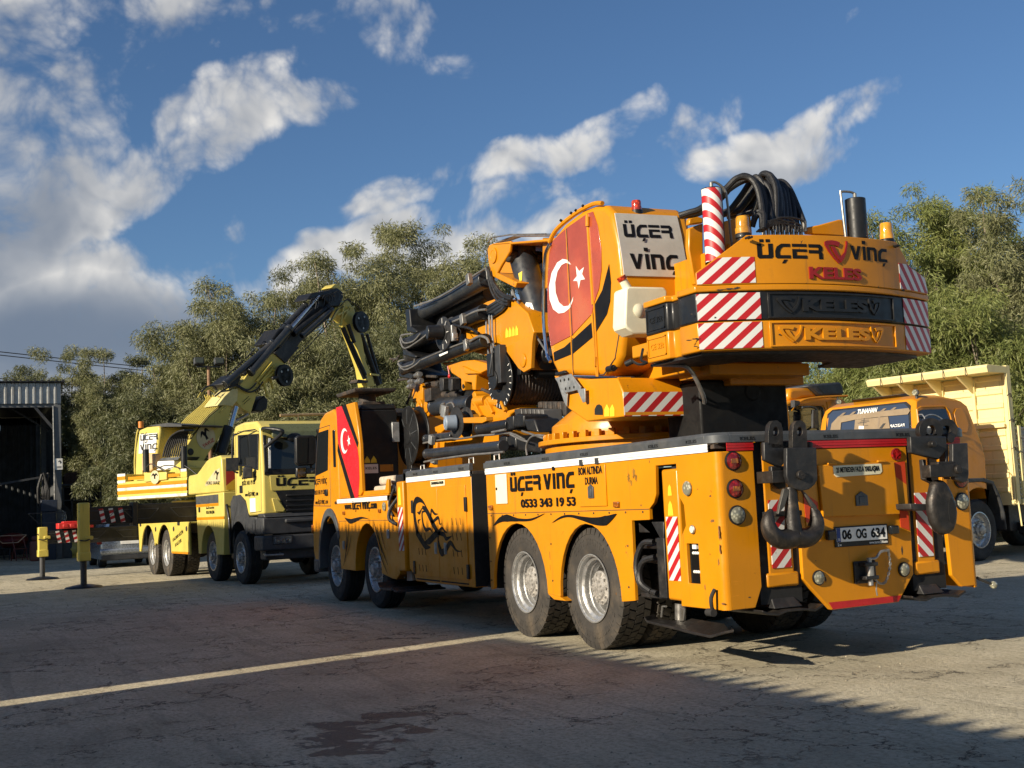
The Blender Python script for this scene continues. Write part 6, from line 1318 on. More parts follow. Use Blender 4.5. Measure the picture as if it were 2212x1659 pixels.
# operator cab of the yellow crane
cq = FS.ps('G', [(205, 655), (215, 400), (240, 250), (300, 225), (408, 215), (415, 250), (385, 480), (380, 640)], X=XR+.55)
m = UP2(); m.prism(cq, (1.3, 0, 0)); k2 = m.done('operator_cab', YELLOW, None, .04)
m = UP2(); m.prism(FS.ps('G', [(240, 445), (250, 285), (395, 272), (378, 438)], X=XR+.545), (-.012, 0, 0)); sg2 = m.done('rear_window_sign', WHITEP, k2)
m = UP2(); a = FS.p('G', 252, 340, X=XR+.53); b = FS.p('G', 392, 335, X=XR+.53); logo(m, 'ÜÇER', plane_fn(a, (0, -1, 0), (0, 0, 1), .004), .145, a.y-b.y); a = FS.p('G', 250, 418, X=XR+.53); b = FS.p('G', 386, 412, X=XR+.53); logo(m, 'vinç', plane_fn(a, (0, -1, 0), (0, 0, 1), .004), .14, a.y-b.y); m.done('company_name', DGREY, sg2)
m = UP2(); q = FS.ps('G', [(318, 212), (480, 190), (596, 205), (590, 220), (430, 222)], X=XR+.6); m.prism(q, (1.3, 0, 0)); m.prism(FS.ps('G', [(425, 235), (590, 225), (560, 300), (430, 420)], X=XR+1.9), (.05, 0, 0)); m.done('cab_roof_rack', DGREY, k2)
a = FS.p('G', 257, 232, X=XR+.6); m = UP2(); m.cyl(a, a+V((0, 0, .16)), .065, seg=14); m.done('beacon', plain('orange_beacon', (.50, .17, .02), .4), k2)
m = UP2(); m.tube(FS.ps('G', [(210, 655), (205, 500), (222, 300), (235, 245)], X=XR+.35), .022, 8, 3); m.done('grab_rail', YELLOWD, k2)
m = UP2(); m.prism(FS.ps('G', [(258, 590), (262, 460), (300, 445), (372, 445), (375, 560), (330, 595)], X=XR+.4), (.2, 0, 0)); m.done('washer_tank', plain('tan_tank', (.52, .35, .19), .5), None, .03)
m = UP2()
for x, y0, y1 in ((297, 410, 600), (612, 385, 620)): a, b = FS.ps('G', [(x, y0), (x+5, y1)], X=XR+.2); m.cyl(a, b, .075, seg=16)
m.done('telescope_tube', BLACK, None)
m = UP2(); m.prism(FS.ps('G', [(385, 585), (392, 508), (530, 500), (530, 575)], X=XR+.25), (.5, 0, 0)); m.done('valve_box', WHITEP, None, .02)
m = UP2(); m.prism(FS.ps('G', [(400, 505), (430, 480), (585, 470), (560, 500)], X=XR+.23), (.6, 0, 0)); m.done('box_lid', RAIL, None, .01)
random.seed(3)
m = UP2()
for i in range(11):
    x0 = 440+i*17; m.tube(FS.ps('G', [(x0, 470), (x0+20, 390), (500+i*14, 310-i*2), (560+i*9, 265), (620+i*7, 250)], X=XR+.5+i*.03), .022, 8, 4)
for pts in ([(390, 570), (450, 545), (520, 545), (575, 570), (590, 605)], [(300, 560), (340, 530), (400, 560), (480, 605)], [(620, 545), (660, 570), (720, 620)]): m.tube(FS.ps('G', pts, X=XR+.1), .014, 8, 4)
m.done('hydraulic_hose', HOSE, None)
# boom of the yellow crane, in a vertical plane of the upper
YB2 = -.35
tb = lambda k, pts, y=YB2: FS.ps(k, pts, Y=y)
TH2 = .85
crease = [(40, 1680), (150, 1560), (330, 1345), (470, 1225)]
m = UP2(); m.prism(tb('G', [(640, 640), (625, 400)])+tb('B', crease[1:]+[(560, 1165), (590, 1190), (540, 1240), (500, 1420), (380, 1600)])+tb('G', [(700, 615)]), (0, TH2, 0)); bm2 = m.done('inner_boom', YELLOW, None, .015)
m = UP2(); m.prism(tb('B', [(400, 1240), (470, 1150), (545, 1080), (600, 1075), (592, 1190), (545, 1245), (470, 1235)], YB2-.03), (0, TH2*.6, 0)); m.done('boom_knuckle', plain('pale_yellow', (.58, .50, .22), .45), bm2, .012)
c = tb('G', [(795, 310)], YB2-.004)[0]; m = UP2(); m.lathe([(0, 0), (.30, 0), (.30, .006), (0, .006)], c, (0, -1, 0), 32); em = m.done('maker_badge', bpy.data.materials['sticker_pale'], bm2)
m = UP2(); e1 = V((.62, 0, .62)).normalized(); e2 = V((-.62, 0, .62)).normalized(); fn = plane_fn(c+V((0, -.008, 0)), (1, 0, .5), (-.5, 0, 1), .003)
ftext(m, 'YAVUZ', lambda x, y, d: fn(x-.2, y-.20, d), .40, .09, .02); m.done('maker_name', RED, em)
m = UP2(); stroke(m, [(-.16, .05), (-.06, .16), (0, .06), (.08, .18), (.17, .08)], [0, .08, .05, .08, 0], fn); stroke(m, [(0, .14), (.02, -.06)], [.05, .08], fn); m.done('eagle_mark', DECAL, em)
m = UP2(); c = tb('G', [(668, 430)], YB2-.004)[0]; m.lathe([(0, 0), (.09, 0), (.085, .02), (0, .03)], c, (0, -1, 0), 20); m.done('pivot_cap', BLACK, bm2)
m = UP2(); a, b = tb('B', [(580, 1250), (520, 1470)], YB2-.02); m.cyl(a, b, .07, seg=18); m.done('piston_rod', CHROME, None)
m = UP2(); a, b = tb('B', [(505, 1440), (430, 1700)], YB2-.02); m.cyl(a, b, .135, seg=24); m.done('lift_cylinder', BLACK, None, .01)
m = UP2(); a, b = tb('B', [(560, 1390), (690, 1320)], YB2+.2); m.cyl(a, b, .04, seg=12); m.done('stay_rod', STEEL, None)
m = UP2()                                                              # bank of thin yellow pipes along the boom's back
cr = tb('B', crease[1:]+[(520, 1165)]); nn = V((-(cr[-1].z-cr[0].z), 0, cr[-1].x-cr[0].x)).normalized()
for i in range(11):
    o = V((0, .03+(TH2-.06)*i/10, 0)); e = .10+.03*(i % 3)
    m.tube([cr[0]+o+nn*.03, cr[0]+o+nn*.06+(cr[1]-cr[0])*.08, cr[1]+o+nn*.05, cr[2]+o+nn*.05, cr[2]+o+nn*.05+(cr[3]-cr[2])*(.2+.07*i), cr[2]+o+nn*(.05+e)+(cr[3]-cr[2])*(.3+.07*i)], .019, 6)
for i in range(5): m.tube(tb('B', [(215+10*i, 1160-8*i), (250+8*i, 1105-8*i), (330+5*i, 1085-6*i), (380, 1120)], YB2+.2), .011, 6)
for i in range(3): m.tube(tb('B', [(420+16*i, 1310-10*i), (500+14*i, 1215-8*i), (470+14*i, 1170-10*i)], YB2-.015), .009, 6)
m.done('hydraulic_pipe', YELLOW, bm2)
m = UP2(); m.loft([[c_+V((0, y, 0))+nn*h for y, h in ((.01, .004), (TH2-.01, .004), (TH2-.01, .012), (.01, .012))] for c_ in cr[:3]]); m.done('pipe_gap_shade', plain('painted_gap_shade', (.14, .11, .035), .7), bm2)  # dark sheet painted in for the shade between the pipes
m = UP2()
for pts in ([(600, 1060), (700, 1110), (780, 1080), (830, 1010)], [(380, 1150), (460, 1090), (560, 1050), (600, 1060)], [(250, 1110), (300, 1060), (370, 1055), (395, 1090)], [(590, 1040), (680, 1090), (740, 1060), (770, 1020)]): m.tube(tb('B', pts, YB2-.08), .022, 8, 4)
m.done('hydraulic_hose', HOSE, bm2)
# second boom: yellow box with black extensions and cylinders on its back
m = UP2(); m.prism(tb('B', [(600, 1070), (700, 920), (930, 740), (1050, 840), (960, 960), (820, 1060), (770, 1150), (720, 1310), (640, 1270), (580, 1200)], YB2-.01), (0, .5, 0)); sb = m.done('outer_boom', YELLOW, None, .015)
m = UP2(); fn2 = plane_fn(tb('B', [(765, 1130)], YB2-.015)[0], (1, 0, .62), (-.5, 0, 1), .003); logo(m, 'vinç', fn2, .11, .26); m.done('company_name', DECAL, sb)
m = UP2()
for a_, b_ in (((640, 1205), (700, 1150)), ((650, 1225), (712, 1170))): a, b = tb('B', [a_, b_], YB2-.014); m.beam(a, b, .004, .03, (0, 1, 0))
m.done('stripe_decal', DECAL, sb)
m = UP2()
for a_, b_ in (((770, 1010), (920, 830)), ((800, 1030), (945, 860)), ((830, 1010), (960, 900)), ((840, 1030), (880, 1160)), ((900, 980), (930, 1080)), ((920, 870), (960, 960))): a, b = tb('B', [a_, b_], YB2-.06); m.beam(a, b, .05, .05, (0, 1, 0))
m.done('boom_bracket', YELLOWD, sb)
m = UP2(); m.prism(tb('B', [(940, 740), (1010, 660), (1060, 590), (1180, 690), (1100, 780), (1050, 840)], YB2-.05), (0, .62, 0)); m.prism(tb('B', [(1000, 700), (1080, 560), (1430, 180), (1530, 150), (1560, 260), (1450, 420), (1190, 640), (1090, 780)], YB2+.05), (0, .35, 0)); m.done('telescopic_section', BLACKM, None, .02)
for (a_, b_, r, y, mt) in (((470, 1040), (930, 640), .085, YB2-.12, CYL), ((560, 1020), (960, 690), .10, YB2+.3, BLACK), ((710, 930), (1090, 500), .095, YB2-.2, CYL), ((930, 600), (1240, 280), .075, YB2+.2, CYL), ((1090, 520), (1360, 200), .05, YB2+.0, CHROME), ((1120, 560), (1450, 300), .075, YB2-.1, BLACK), ((1200, 580), (1490, 320), .06, YB2-.2, CYL), ((650, 960), (1000, 560), .075, YB2+.1, BLACK)):
    m = UP2(); a, b = tb('B', [a_, b_], y); m.cyl(a, b, r, seg=18); e = (b-a).normalized(); m.cyl(a, a+e*.1, r*1.25, seg=18); m.cyl(b-e*.1, b, r*1.25, seg=18); m.done('extension_cylinder' if mt != CHROME else 'piston_rod', mt, None, .006)
m = UP2(); m.prism(tb('B', [(450, 1030), (560, 940), (640, 960), (600, 1040), (480, 1070)], YB2-.1), (0, .5, 0)); m.prism(tb('B', [(1250, 240), (1300, 170), (1440, 150), (1540, 120), (1590, 160), (1600, 210), (1560, 300), (1470, 300), (1400, 200)], YB2-.05), (0, .55, 0)); m.prism(tb('B', [(890, 650), (990, 510), (1110, 490), (1120, 540), (1010, 690)], YB2-.12), (0, .6, 0)); m.done('boom_collar', BLACK, None, .03)
random.seed(8)
m = UP2()
for i in range(14):
    x = random.uniform(480, 1000); y = 1040-(x-470)*.92; m.tube(tb('B', [(x, y-60), (x+30, y-95), (x+70, y-70), (x+60, y-20)], YB2-.1+random.uniform(0, .4)), .014, 6, 4)
for i in range(8):
    x = random.uniform(1250, 1540); m.tube(tb('B', [(x, 300-(x-1250)*.5), (x+30, 230-(x-1250)*.3), (x+70, 260-(x-1250)*.3), (x+60, 330-(x-1250)*.4)], YB2-.12), .014, 6, 4)
m.tube(tb('B', [(1080, 840), (1250, 690), (1450, 470), (1530, 340), (1600, 300)], YB2-.2), .014, 6, 4); m.tube(tb('B', [(1100, 800), (1300, 600), (1420, 470), (1500, 330)], YB2-.2), .010, 6, 4)
m.done('hydraulic_hose', HOSE, None)
def reel2(k, x, y, r, yy):
    c = tb(k, [(x, y)], yy)[0]
    m = UP2(); m.lathe([(.05, 0), (r, 0), (r+.01, .012), (r, .024), (.05, .024)], c, (0, 1, 0), 36, close=True); m.lathe([(.05, 0), (r, 0), (r+.01, .012), (r, .024), (.05, .024)], c+V((0, .1, 0)), (0, 1, 0), 36, close=True); m.cyl(c, c+V((0, .1, 0)), r*.7, seg=24); d = m.done('cable_reel', BLACK, None)
    m = UP2()
    for a in (60, 150, 280): m.disc(c+V((.6*r*math.cos(rad(a)), -.002, .6*r*math.sin(rad(a)))), (0, -1, 0), .03, .003, 8)
    m.done('reel_mark', GALV, d)
reel2('B', 1050, 950, .285, YB2-.25); reel2('B', 1778, 445, .30, YB2-.35)
m = UP2(); a, b = tb('B', [(920, 980), (1010, 965)], YB2-.2); m.cyl(a, b, .05, seg=12); m.prism(tb('B', [(760, 1290), (790, 1190), (850, 1140), (885, 1190), (875, 1270), (830, 1300)], YB2), (0, .4, 0)); m.done('winch', BLACK, None, .03)
# third boom hanging down from the knee
m = UP2(); m.prism(tb('B', [(1480, 120), (1520, 85), (1560, 90), (1580, 145), (1540, 150)], YB2), (0, .4, 0)); m.prism(tb('B', [(1500, 340), (1560, 260), (1640, 240), (1700, 320), (1740, 480), (1780, 640), (1810, 820), (1870, 960), (1900, 1050), (1820, 1060), (1790, 880), (1720, 680), (1640, 470), (1560, 390)], YB2), (0, .35, 0)); j2 = m.done('fly_jib', YELLOWD, None, .015)
m = UP2()
for a_, b_ in (((1560, 300), (1480, 440)), ((1600, 280), (1570, 480)), ((1660, 300), (1600, 420)), ((1480, 460), (1560, 470)), ((1850, 940), (1930, 950)), ((1470, 490), (1570, 500)), ((1540, 380), (1700, 300))): a, b = tb('B', [a_, b_], YB2-.05); m.beam(a, b, .05, .05, (0, 1, 0))
m.done('jib_bracket', YELLOW, j2)
for (a_, b_, r, y) in (((1590, 500), (1800, 980), .07, YB2-.1), ((1640, 470), (1700, 640), .06, YB2-.2), ((1660, 640), (1800, 950), .07, YB2-.2), ((1760, 560), (1930, 1040), .08, YB2+.1), ((1820, 560), (1950, 1030), .05, YB2+.1)):
    m = UP2(); a, b = tb('B', [a_, b_], y); m.cyl(a, b, r, seg=14); m.done('jib_cylinder', BLACK, None)
m = UP2(); m.prism(tb('B', [(1720, 1020), (1740, 990), (1830, 1000), (1830, 1020)], YB2-.1), (0, .3, 0)); m.tube(tb('B', [(1620, 230), (1700, 270), (1760, 330)], YB2-.2), .014, 6); m.tube(tb('B', [(1560, 300), (1640, 220), (1665, 250)], YB2-.1), .014, 6); m.done('jib_plate', RUST, None)
# ================================================================== orange lorries parked on the right
F3 = Frame((8.05, -10.85), 102)
T3 = thing('cargo_truck', 'old orange round-cab lorry with cream high-sided bed and cardboard behind its windscreen', 'truck', (8.05, -10.85, 0), rad(102))
def lorry_wheel(par, x, y, right=False): return wheel(par, x, y, .53, False, right)
cabp = [(-.25, 1.05), (-.27, 1.80), (-.22, 2.0), (-.05, 2.72), (.1, 2.80), (.7, 2.87), (1.20, 2.86), (1.39, 2.79), (1.46, 2.60), (1.52, 2.20), (1.56, 1.9), (1.58, 1.2), (1.56, .80), (.75, .80), (.62, 1.10)] + arc(0, .53, .68, .72, 35, 115, 8)
m = MB()                                                               # rounded cab: sections lean in towards the roof
secs = []
for y, k in ((-.0, 1.0), (-.10, 1.0), (-2.08, 1.0), (-2.18, 1.0)):
    s_ = 1 if y > -1 else -1
    secs.append([(x, y - s_*max(0, z-1.95)*.16, z-(.045 if abs(y+1.09) > 1.05 and z > 2.7 else 0)) for x, z in cabp])
m.loft(secs); k3 = m.done('cab', ORANGE3, T3, .06, seg=3)
yl3 = lambda z: -max(0, z-1.95)*.16
P3 = lambda x, y, **k: F3.p('8', x, y, **k)
def on_side(pts, off=.004): return [V((p.x, yl3(p.z)+off, p.z)) for p in (P3(x, y, Y=-.06) for x, y in pts)]
m = MB(); q = on_side([(872, 640), (875, 520), (900, 510), (1042, 505), (1055, 560), (1060, 640), (1060, 700), (880, 700)]); m.prism(q, (0, .004, .0)); d = m.done('side_window', GLASS, k3, .004)
m = MB(); q = on_side([(866, 700), (868, 508), (895, 492), (1040, 488), (1062, 530), (1075, 640), (1075, 900)], .006)
for a, b in zip(q, q[1:]): m.tube([a, b], .014, 6)
m.done('door_frame', ORANGE3, k3)
m = MB(); q = on_side([(1092, 600), (1088, 530), (1105, 502), (1135, 500), (1155, 535), (1165, 600), (1150, 650), (1120, 650)], .004); m.prism(q, (0, .012, 0)); m.done('rear_quarter_panel', ORANGE3, k3, .01)
fx = 1.80
def wsx(z): return float(np.interp(z, (1.9, 2.2, 2.6, 2.79), (1.56, 1.52, 1.46, 1.39)))
WS = lambda y, z, off: V((wsx(z)+off, y, z))
m = MB(); q = [(-.17, 2.05), (-2.02, 2.05), (-1.96, 2.68), (-1.86, 2.755), (-.32, 2.755), (-.22, 2.68)]
ring = [WS(y, z, .004) for y, z in q]; ring2 = [p+V((.012, 0, .003)) for p in ring]; m.loft([ring, ring2]); m.done('windscreen_seal', BLACK, k3, .004)
m = MB(); q = [(-.21, 2.08), (-1.97, 2.08), (-1.92, 2.66), (-1.84, 2.725), (-.35, 2.725), (-.26, 2.66)]
m.loft([[WS(y, z, .017) for y, z in q], [WS(y, z, .021) for y, z in q]]); ws = m.done('windscreen', glass('bluish_glass', (.035, .05, .085), .08), k3)
W8 = lambda x, y: (lambda p: V((p.x, p.y, p.z)))(F3.p('K', x, y, X=1.49))
def wsp(pts, off): return [WS(p.y, p.z, off) for p in (W8(x, y) for x, y in pts)]
m = MB()                                                               # cardboard laid on the glass, its colour dimmed as if behind it
for q in ([(840, 790), (930, 680), (1960, 560), (1990, 600), (1960, 655), (1540, 690), (1170, 735), (980, 775), (980, 890), (830, 890)], [(1185, 735), (1670, 685), (1715, 860), (1185, 885)]): m.loft([wsp(q, .022), wsp(q, .025)])
cb = m.done('cardboard', CARD, ws)
m = MB(); q = [(1320, 560)]; 
a = W8(1200, 655); b = W8(1490, 640); fn = lambda x, y, dd: WS(a.y+x, a.z+y+.12*0, .027+.003*dd)
v, f = txt('TUNAHAN', .03); m.mesh([fn(x*(b.y-a.y)+y*.012, y*.085+x*.004, z) for x, y, z in v], f); m.done('name_lettering', WHITEP, ws)
m = MB()
for k in range(6): m.loft([wsp([(930+150*k, 690-18*k), (985+150*k, 683-18*k), (1030+150*k, 625-16*k), (985+150*k, 632-16*k)], o) for o in (.0255, .027)])
m.loft([wsp(q, o) for o in (.0255, .027) for q in ([(1525, 690), (1555, 690), (1550, 870), (1530, 870)],)])
m.done('cardboard_tape', plain('brown_tape', (.20, .15, .10), .5), cb)
m = MB(); m.loft([wsp([(1250, 825), (1325, 825), (1325, 870), (1250, 870)], o) for o in (.0255, .027)]); m.done('paper_label', WHITEP, cb)
m = MB()
for q in ([(1280, 740), (1390, 735), (1390, 742), (1280, 748)], [(1260, 765), (1400, 755), (1400, 762), (1260, 772)], [(1230, 780), (1360, 772), (1360, 779), (1230, 788)], [(1315, 710), (1325, 710), (1322, 825), (1312, 825)], [(1270, 830), (1390, 812), (1390, 818), (1270, 836)]): m.loft([wsp(q, o) for o in (.0255, .027)])
m.done('printed_marks', DGREY, cb)
m = MB(); v, f = txt('PAZCAP', .02); a = W8(1720, 850); b = W8(1930, 840); m.mesh([WS(a.y+(1-x)*(b.y-a.y), a.z+y*.05, .0275+.002*z) for x, y, z in v], f); m.done('mirrored_print', WHITEP, cb)
m = MB(); m.loft([wsp([(1560, 860), (1610, 790), (1645, 785), (1600, 860)], o) for o in (.0275, .034)]); m.done('phone_mount', DGREY, ws)
m = MB(); m.prism([V((.85, -.6, 2.88)), V((1.15, -.6, 2.87)), V((1.22, -.6, 2.91)), V((1.0, -.6, 2.93))], (0, -1.0, .0)); m.done('roof_hatch', DGREY, k3, .01)
c = F3.p('8', 852, 408, X=1.3); m = MB(); m.lathe([(0, 0), (.035, 0), (.055, .05), (.055, .08), (0, .085)], c+V((-.04, 0, 0)), (1, .1, 0), 18); m.cyl(c+V((0, 0, -.12)), c, .02, seg=8); d = m.done('roof_lamp', DGREY, k3)
m = MB(); m.disc(c+V((.045, 0, 0)), (1, .1, 0), .045, .006, 16); m.done('lens', WLENS, d)
m = MB(); m.tube(on_side([(870, 560), (900, 545), (940, 548), (985, 580), (1010, 640)], .12), .012, 8, 4); m.tube([(1.6, .02, 2.5), (1.7, .2, 2.45), (1.7, .25, 2.0), (1.6, .05, 1.9)], .012, 6, 3); m.bx(1.64, 1.70, .16, .34, 2.02, 2.42); m.done('mirror', GALV, k3, .004)
m = MB(); m.prism([(1.52, .02, .8), (1.66, .02, .7), (1.66, .02, .5), (1.3, .02, .5), (1.3, .02, .8)], (0, -2.25, 0)); m.done('bumper', DGREY, k3, .02)
m = MB(); m.loft([[(x, y, z) for x, z in [(.74, 1.0), (.62, 1.28), (.35, 1.42), (-.15, 1.42), (-.42, 1.36), (-.60, 1.1), (-.70, .80), (-.72, .50), (-.68, .50), (-.66, .80), (-.55, 1.08), (-.38, 1.30), (-.1, 1.35), (.3, 1.35), (.55, 1.22), (.68, 1.0)]] for y in (.03, -.4)]); m.done('mudguard', DGREY, T3, .015)
m = MB(); m.bx(-7.2, 1.5, -.7, -1.6, .65, .95); m.bx(-2.8, -1.2, -.2, -2.1, .45, .95); m.cyl((0, -.3, .53), (0, -2.0, .53), .08); m.cyl((-5, -.3, .53), (-5, -2.0, .53), .1); m.bx(-1.6, -1.45, -.05, -.2, .4, .6); m.done('chassis_frame', BLACKM, T3, .01)
for x in (0, -4.6, -5.9): lorry_wheel(T3, x, -.03); lorry_wheel(T3, x, -2.25, True)
# high-sided bed
zb3 = .98
m = MB(); m.bx(-7.6, -.98, .05, -2.40, zb3-.06, zb3+.02)
def ribbed(m, p0, p1, z0, z1, n, d, th=.03):
    """a wall with pressed horizontal corrugation"""
    p0, p1, d = V(p0), V(p1), V(d); prof = []
    for i in range(n):
        a = z0+(z1-z0)*i/n; h = (z1-z0)/n
        prof += [(0, a), (0, a+h*.55), (.028, a+h*.65), (.028, a+h*.92)]
    prof.append((0, z1))
    m.loft([[p+d*o+V((0, 0, z)) for o, z in prof]+[p-d*th+V((0, 0, z)) for o, z in reversed(prof)] for p in (p0, p1)])
ribbed(m, (-1.0, .0, 0), (-1.0, -2.36, 0), zb3+.02, 3.25, 9, (1, 0, 0))
bed = m.done('bed_headboard', CREAM, T3, .0)
m = MB()
for y in (-.55, -1.2, -1.8, -2.34): m.bx(-.98, -.93, y-.03, y+.03, zb3, 3.22); m.prism([(-.93, y-.02, 2.95), (-.93, y-.02, 3.25), (-.45, y-.02, 3.25)], (0, .04, 0))
m.bx(-.98, -.92, .02, -2.38, 2.30, 2.36); m.done('headboard_rib', CREAM, bed, .005)
m = MB(); m.loft([[(x, y, z) for x, z in ((-1.05, 3.26), (-.42, 3.26), (-.38, 3.36), (-.42, 3.40), (-1.05, 3.38))] for y in (.10, -2.45)]); m.done('canopy', CREAM, bed, .008)
m = MB()
for y in (-.3, -.75, -1.2, -1.65, -2.1): m.tube([(-.36, y, 3.40), (-.35, y, 3.26), (-.4, y, 3.24)], .008, 6)
m.done('canopy_clip', RUST, bed)
m = MB(); m.bx(-1.12, -1.0, -.02, .10, zb3-.05, 3.40); m.bx(-1.0, -.96, .06, .09, zb3, 3.3); m.tube([(-1.02, .1, 1.05), (-1.04, .12, .55), (-1.20, .12, .55), (-1.22, .1, 1.05)], .016, 8); m.tube([(-.99, .09, 3.2), (-.99, .11, 1.0)], .012, 6); m.done('corner_post', CREAM, bed, .008)
m = MB()
for z in (2.85, 2.4, 1.9): m.tube([(-.97, .08, z), (-1.02, .13, z+.04), (-1.08, .11, z-.02)], .010, 6, 3)
m.done('lashing_hook', RUST, bed)
m = MB(); ribbed(m, (-1.15, .06, 0), (-7.5, .06, 0), zb3+.03, 2.30, 12, (0, 1, 0)); ribbed(m, (-1.15, -2.40, 0), (-7.5, -2.40, 0), zb3+.03, 2.30, 12, (0, -1, 0)); ribbed(m, (-7.55, .05, 0), (-7.55, -2.4, 0), zb3+.03, 2.3, 12, (-1, 0, 0)); sd = m.done('bed_side', plain('weathered_grey', (.40, .39, .33), .6, var=.15, dirt=(.2, .16, .1, .5)), T3)
m = MB(); m.bx(-1.20, -1.28, .06, .12, 1.05, 2.32); m.bx(-3.3, -3.38, .06, .13, 1.0, 2.32); m.bx(-1.15, -7.5, .06, .12, zb3-.06, zb3+.04); m.done('side_post', CREAM, sd, .006)
m = MB()
for x in (-1.24,):
    for z in (2.1, 1.85, 1.45): m.tube([(x, .12, z), (x-.03, .17, z-.02), (x-.03, .16, z-.14)], .012, 6, 3)
m.cyl((-1.3, .06, 1.12), (-1.3, .2, 1.12), .04, seg=12); m.done('latch', RUST, sd)
# second orange lorry beyond it
F4 = Frame((8.05+3.2*.978, -10.85+3.2*.208), 102)
T4 = thing('flatbed_truck', 'orange lorry with black roof wind deflector, mostly hidden behind the old round-cab lorry', 'truck', (F4.o.x, F4.o.y, 0), rad(102))
c4 = [(-.72, 1.0), (-.72, 3.05), (-.60, 3.12), (.2, 3.14), (.9, 3.06), (1.25, 2.95), (1.38, 2.75), (1.55, 2.0), (1.58, .8), (.66, .75)]+arc(0, .5, .66, .66, 20, 160, 8)
m = MB(); m.prism([(x, 0, z) for x, z in c4], (0, -2.4, 0)); k4 = m.done('cab', ORANGE3, T4, .07, seg=3)
S4 = lambda k, pts, off=.003: [V((p.x, off, p.z)) for p in F4.ps(k, pts, Y=0)]
m = MB(); m.prism(S4('K', [(190, 530), (330, 525), (680, 530), (712, 560), (735, 700), (740, 890), (740, 1100), (255, 1100)]), (0, .003, 0)); m.done('side_window', GLASS, k4, .003)
m = MB(); q = S4('K', [(240, 600), (330, 500), (700, 515), (735, 560), (760, 700), (765, 900)], .005)
for a, b in zip(q, q[1:]): m.tube([a, b], .014, 6)
q = S4('K', [(760, 470), (790, 620), (800, 900)], .005); m.tube(q, .01, 6); m.done('door_frame', ORANGE3, k4)
m = MB(); m.prism([V((p.x, -.10, p.z)) for p in F4.ps('K', [(200, 440), (210, 290), (260, 262), (500, 258), (560, 300), (660, 395), (400, 430), (300, 480)], Y=-.1)], (0, -2.2, 0)); m.done('raised_roof', ORANGE3, k4, .07, seg=3)
m = MB(); m.prism([V((p.x, -.05, p.z)) for p in F4.ps('K', [(490, 235), (540, 205), (960, 178), (1000, 215), (1025, 345), (1000, 372), (690, 392), (640, 375), (560, 290)], Y=-.05)], (0, -2.25, 0)); df4 = m.done('roof_deflector', DGREY, k4, .04)
m = MB(); m.prism([V((p.x, -.045, p.z)) for p in F4.ps('K', [(615, 235), (960, 205), (990, 335), (720, 350)], Y=-.045)], (0, .004, 0)); m.done('deflector_panel', BLACK, df4)
m = MB(); m.tube(S4('K', [(310, 520), (330, 485), (450, 430), (700, 400), (1050, 385)], .03), .022, 8, 4); m.done('rain_gutter', ORANGE3, k4)
c = F4.p('K', 930, 475, Y=.08); m = MB(); m.lathe([(0, 0), (.045, 0), (.06, .05), (0, .06)], c, (.6, .8, 0), 16); m.cyl(c, c+V((-.05, -.05, .12)), .015, seg=8); d = m.done('work_lamp', DGREY, k4)
m = MB(); m.disc(c+V((.035, .05, 0)), (.6, .8, 0), .045, .006, 16); m.done('lens', WLENS, d)
m = MB(); m.tube(S4('K', [(265, 570), (390, 560), (480, 600), (490, 700), (500, 900)], .22), .022, 8, 3); m.tube(S4('K', [(570, 890), (690, 810), (760, 820)], .2), .022, 8, 3); m.prism(S4('K', [(410, 600), (480, 610), (490, 880), (410, 870)], .20), (0, .05, 0)); m.prism(S4('K', [(215, 450), (300, 470), (300, 520), (220, 560)], .12), (0, -.1, 0)); m.done('mirror', DGREY, k4, .01)
m = MB(); m.bx(-7, 1.2, -.7, -1.7, .65, .95); m.bx(-7, -.9, .05, -2.45, 1.0, 1.15); m.done('flatbed', BLACKM, T4, .01)
for x in (0, -4.8): lorry_wheel(T4, x, -.03); lorry_wheel(T4, x, -2.37, True)
# ================================================================== loose things on the orange crane truck
def hook_block(name, label, yc, turned):
    h = thing(name, label, 'hook', (-.18, yc, 0)); o = V((-.18, yc, 0)); OFS[h.name] = o; return h, o
def ramshorn(m, c, s=1.0, turn=0.0):
    """double hook hanging below point c; turn rotates it about the vertical"""
    ct, st_ = math.cos(turn), math.sin(turn)
    L = lambda a, d, z: V((c.x+a*st_+d*ct, c.y+a*ct-d*st_, c.z+z))
    def sweep(pts, ws, ds):
        pts = catmull([V((p[0], 0, p[1])) for p in pts], 6); k = len(pts); R = []
        for i, p in enumerate(pts):
            t = (pts[min(i+1, k-1)]-pts[max(i-1, 0)]).normalized(); nn = V((-t.z, 0, t.x)); w = np.interp(i/(k-1), np.linspace(0, 1, len(ws)), ws); d = np.interp(i/(k-1), np.linspace(0, 1, len(ds)), ds)
            R.append([L((p+nn*w*math.cos(a)).x, d*math.sin(a), (p+nn*w*math.cos(a)).z) for a in np.linspace(0, 2*math.pi, 14)[:-1]])
        m.loft(R)
    for sg in (1, -1):
        sweep([(0, .085), (sg*.05, .075), (sg*.125, .075), (sg*.195, .115), (sg*.225, .185), (sg*.215, .25), (sg*.19, .30)], [.078, .078, .074, .066, .056, .042, .014], [.085, .085, .082, .075, .062, .045, .014])
    sweep([(0, .46), (0, .34), (0, .2), (0, .07)], [.046, .052, .060, .076], [.046, .052, .062, .08])
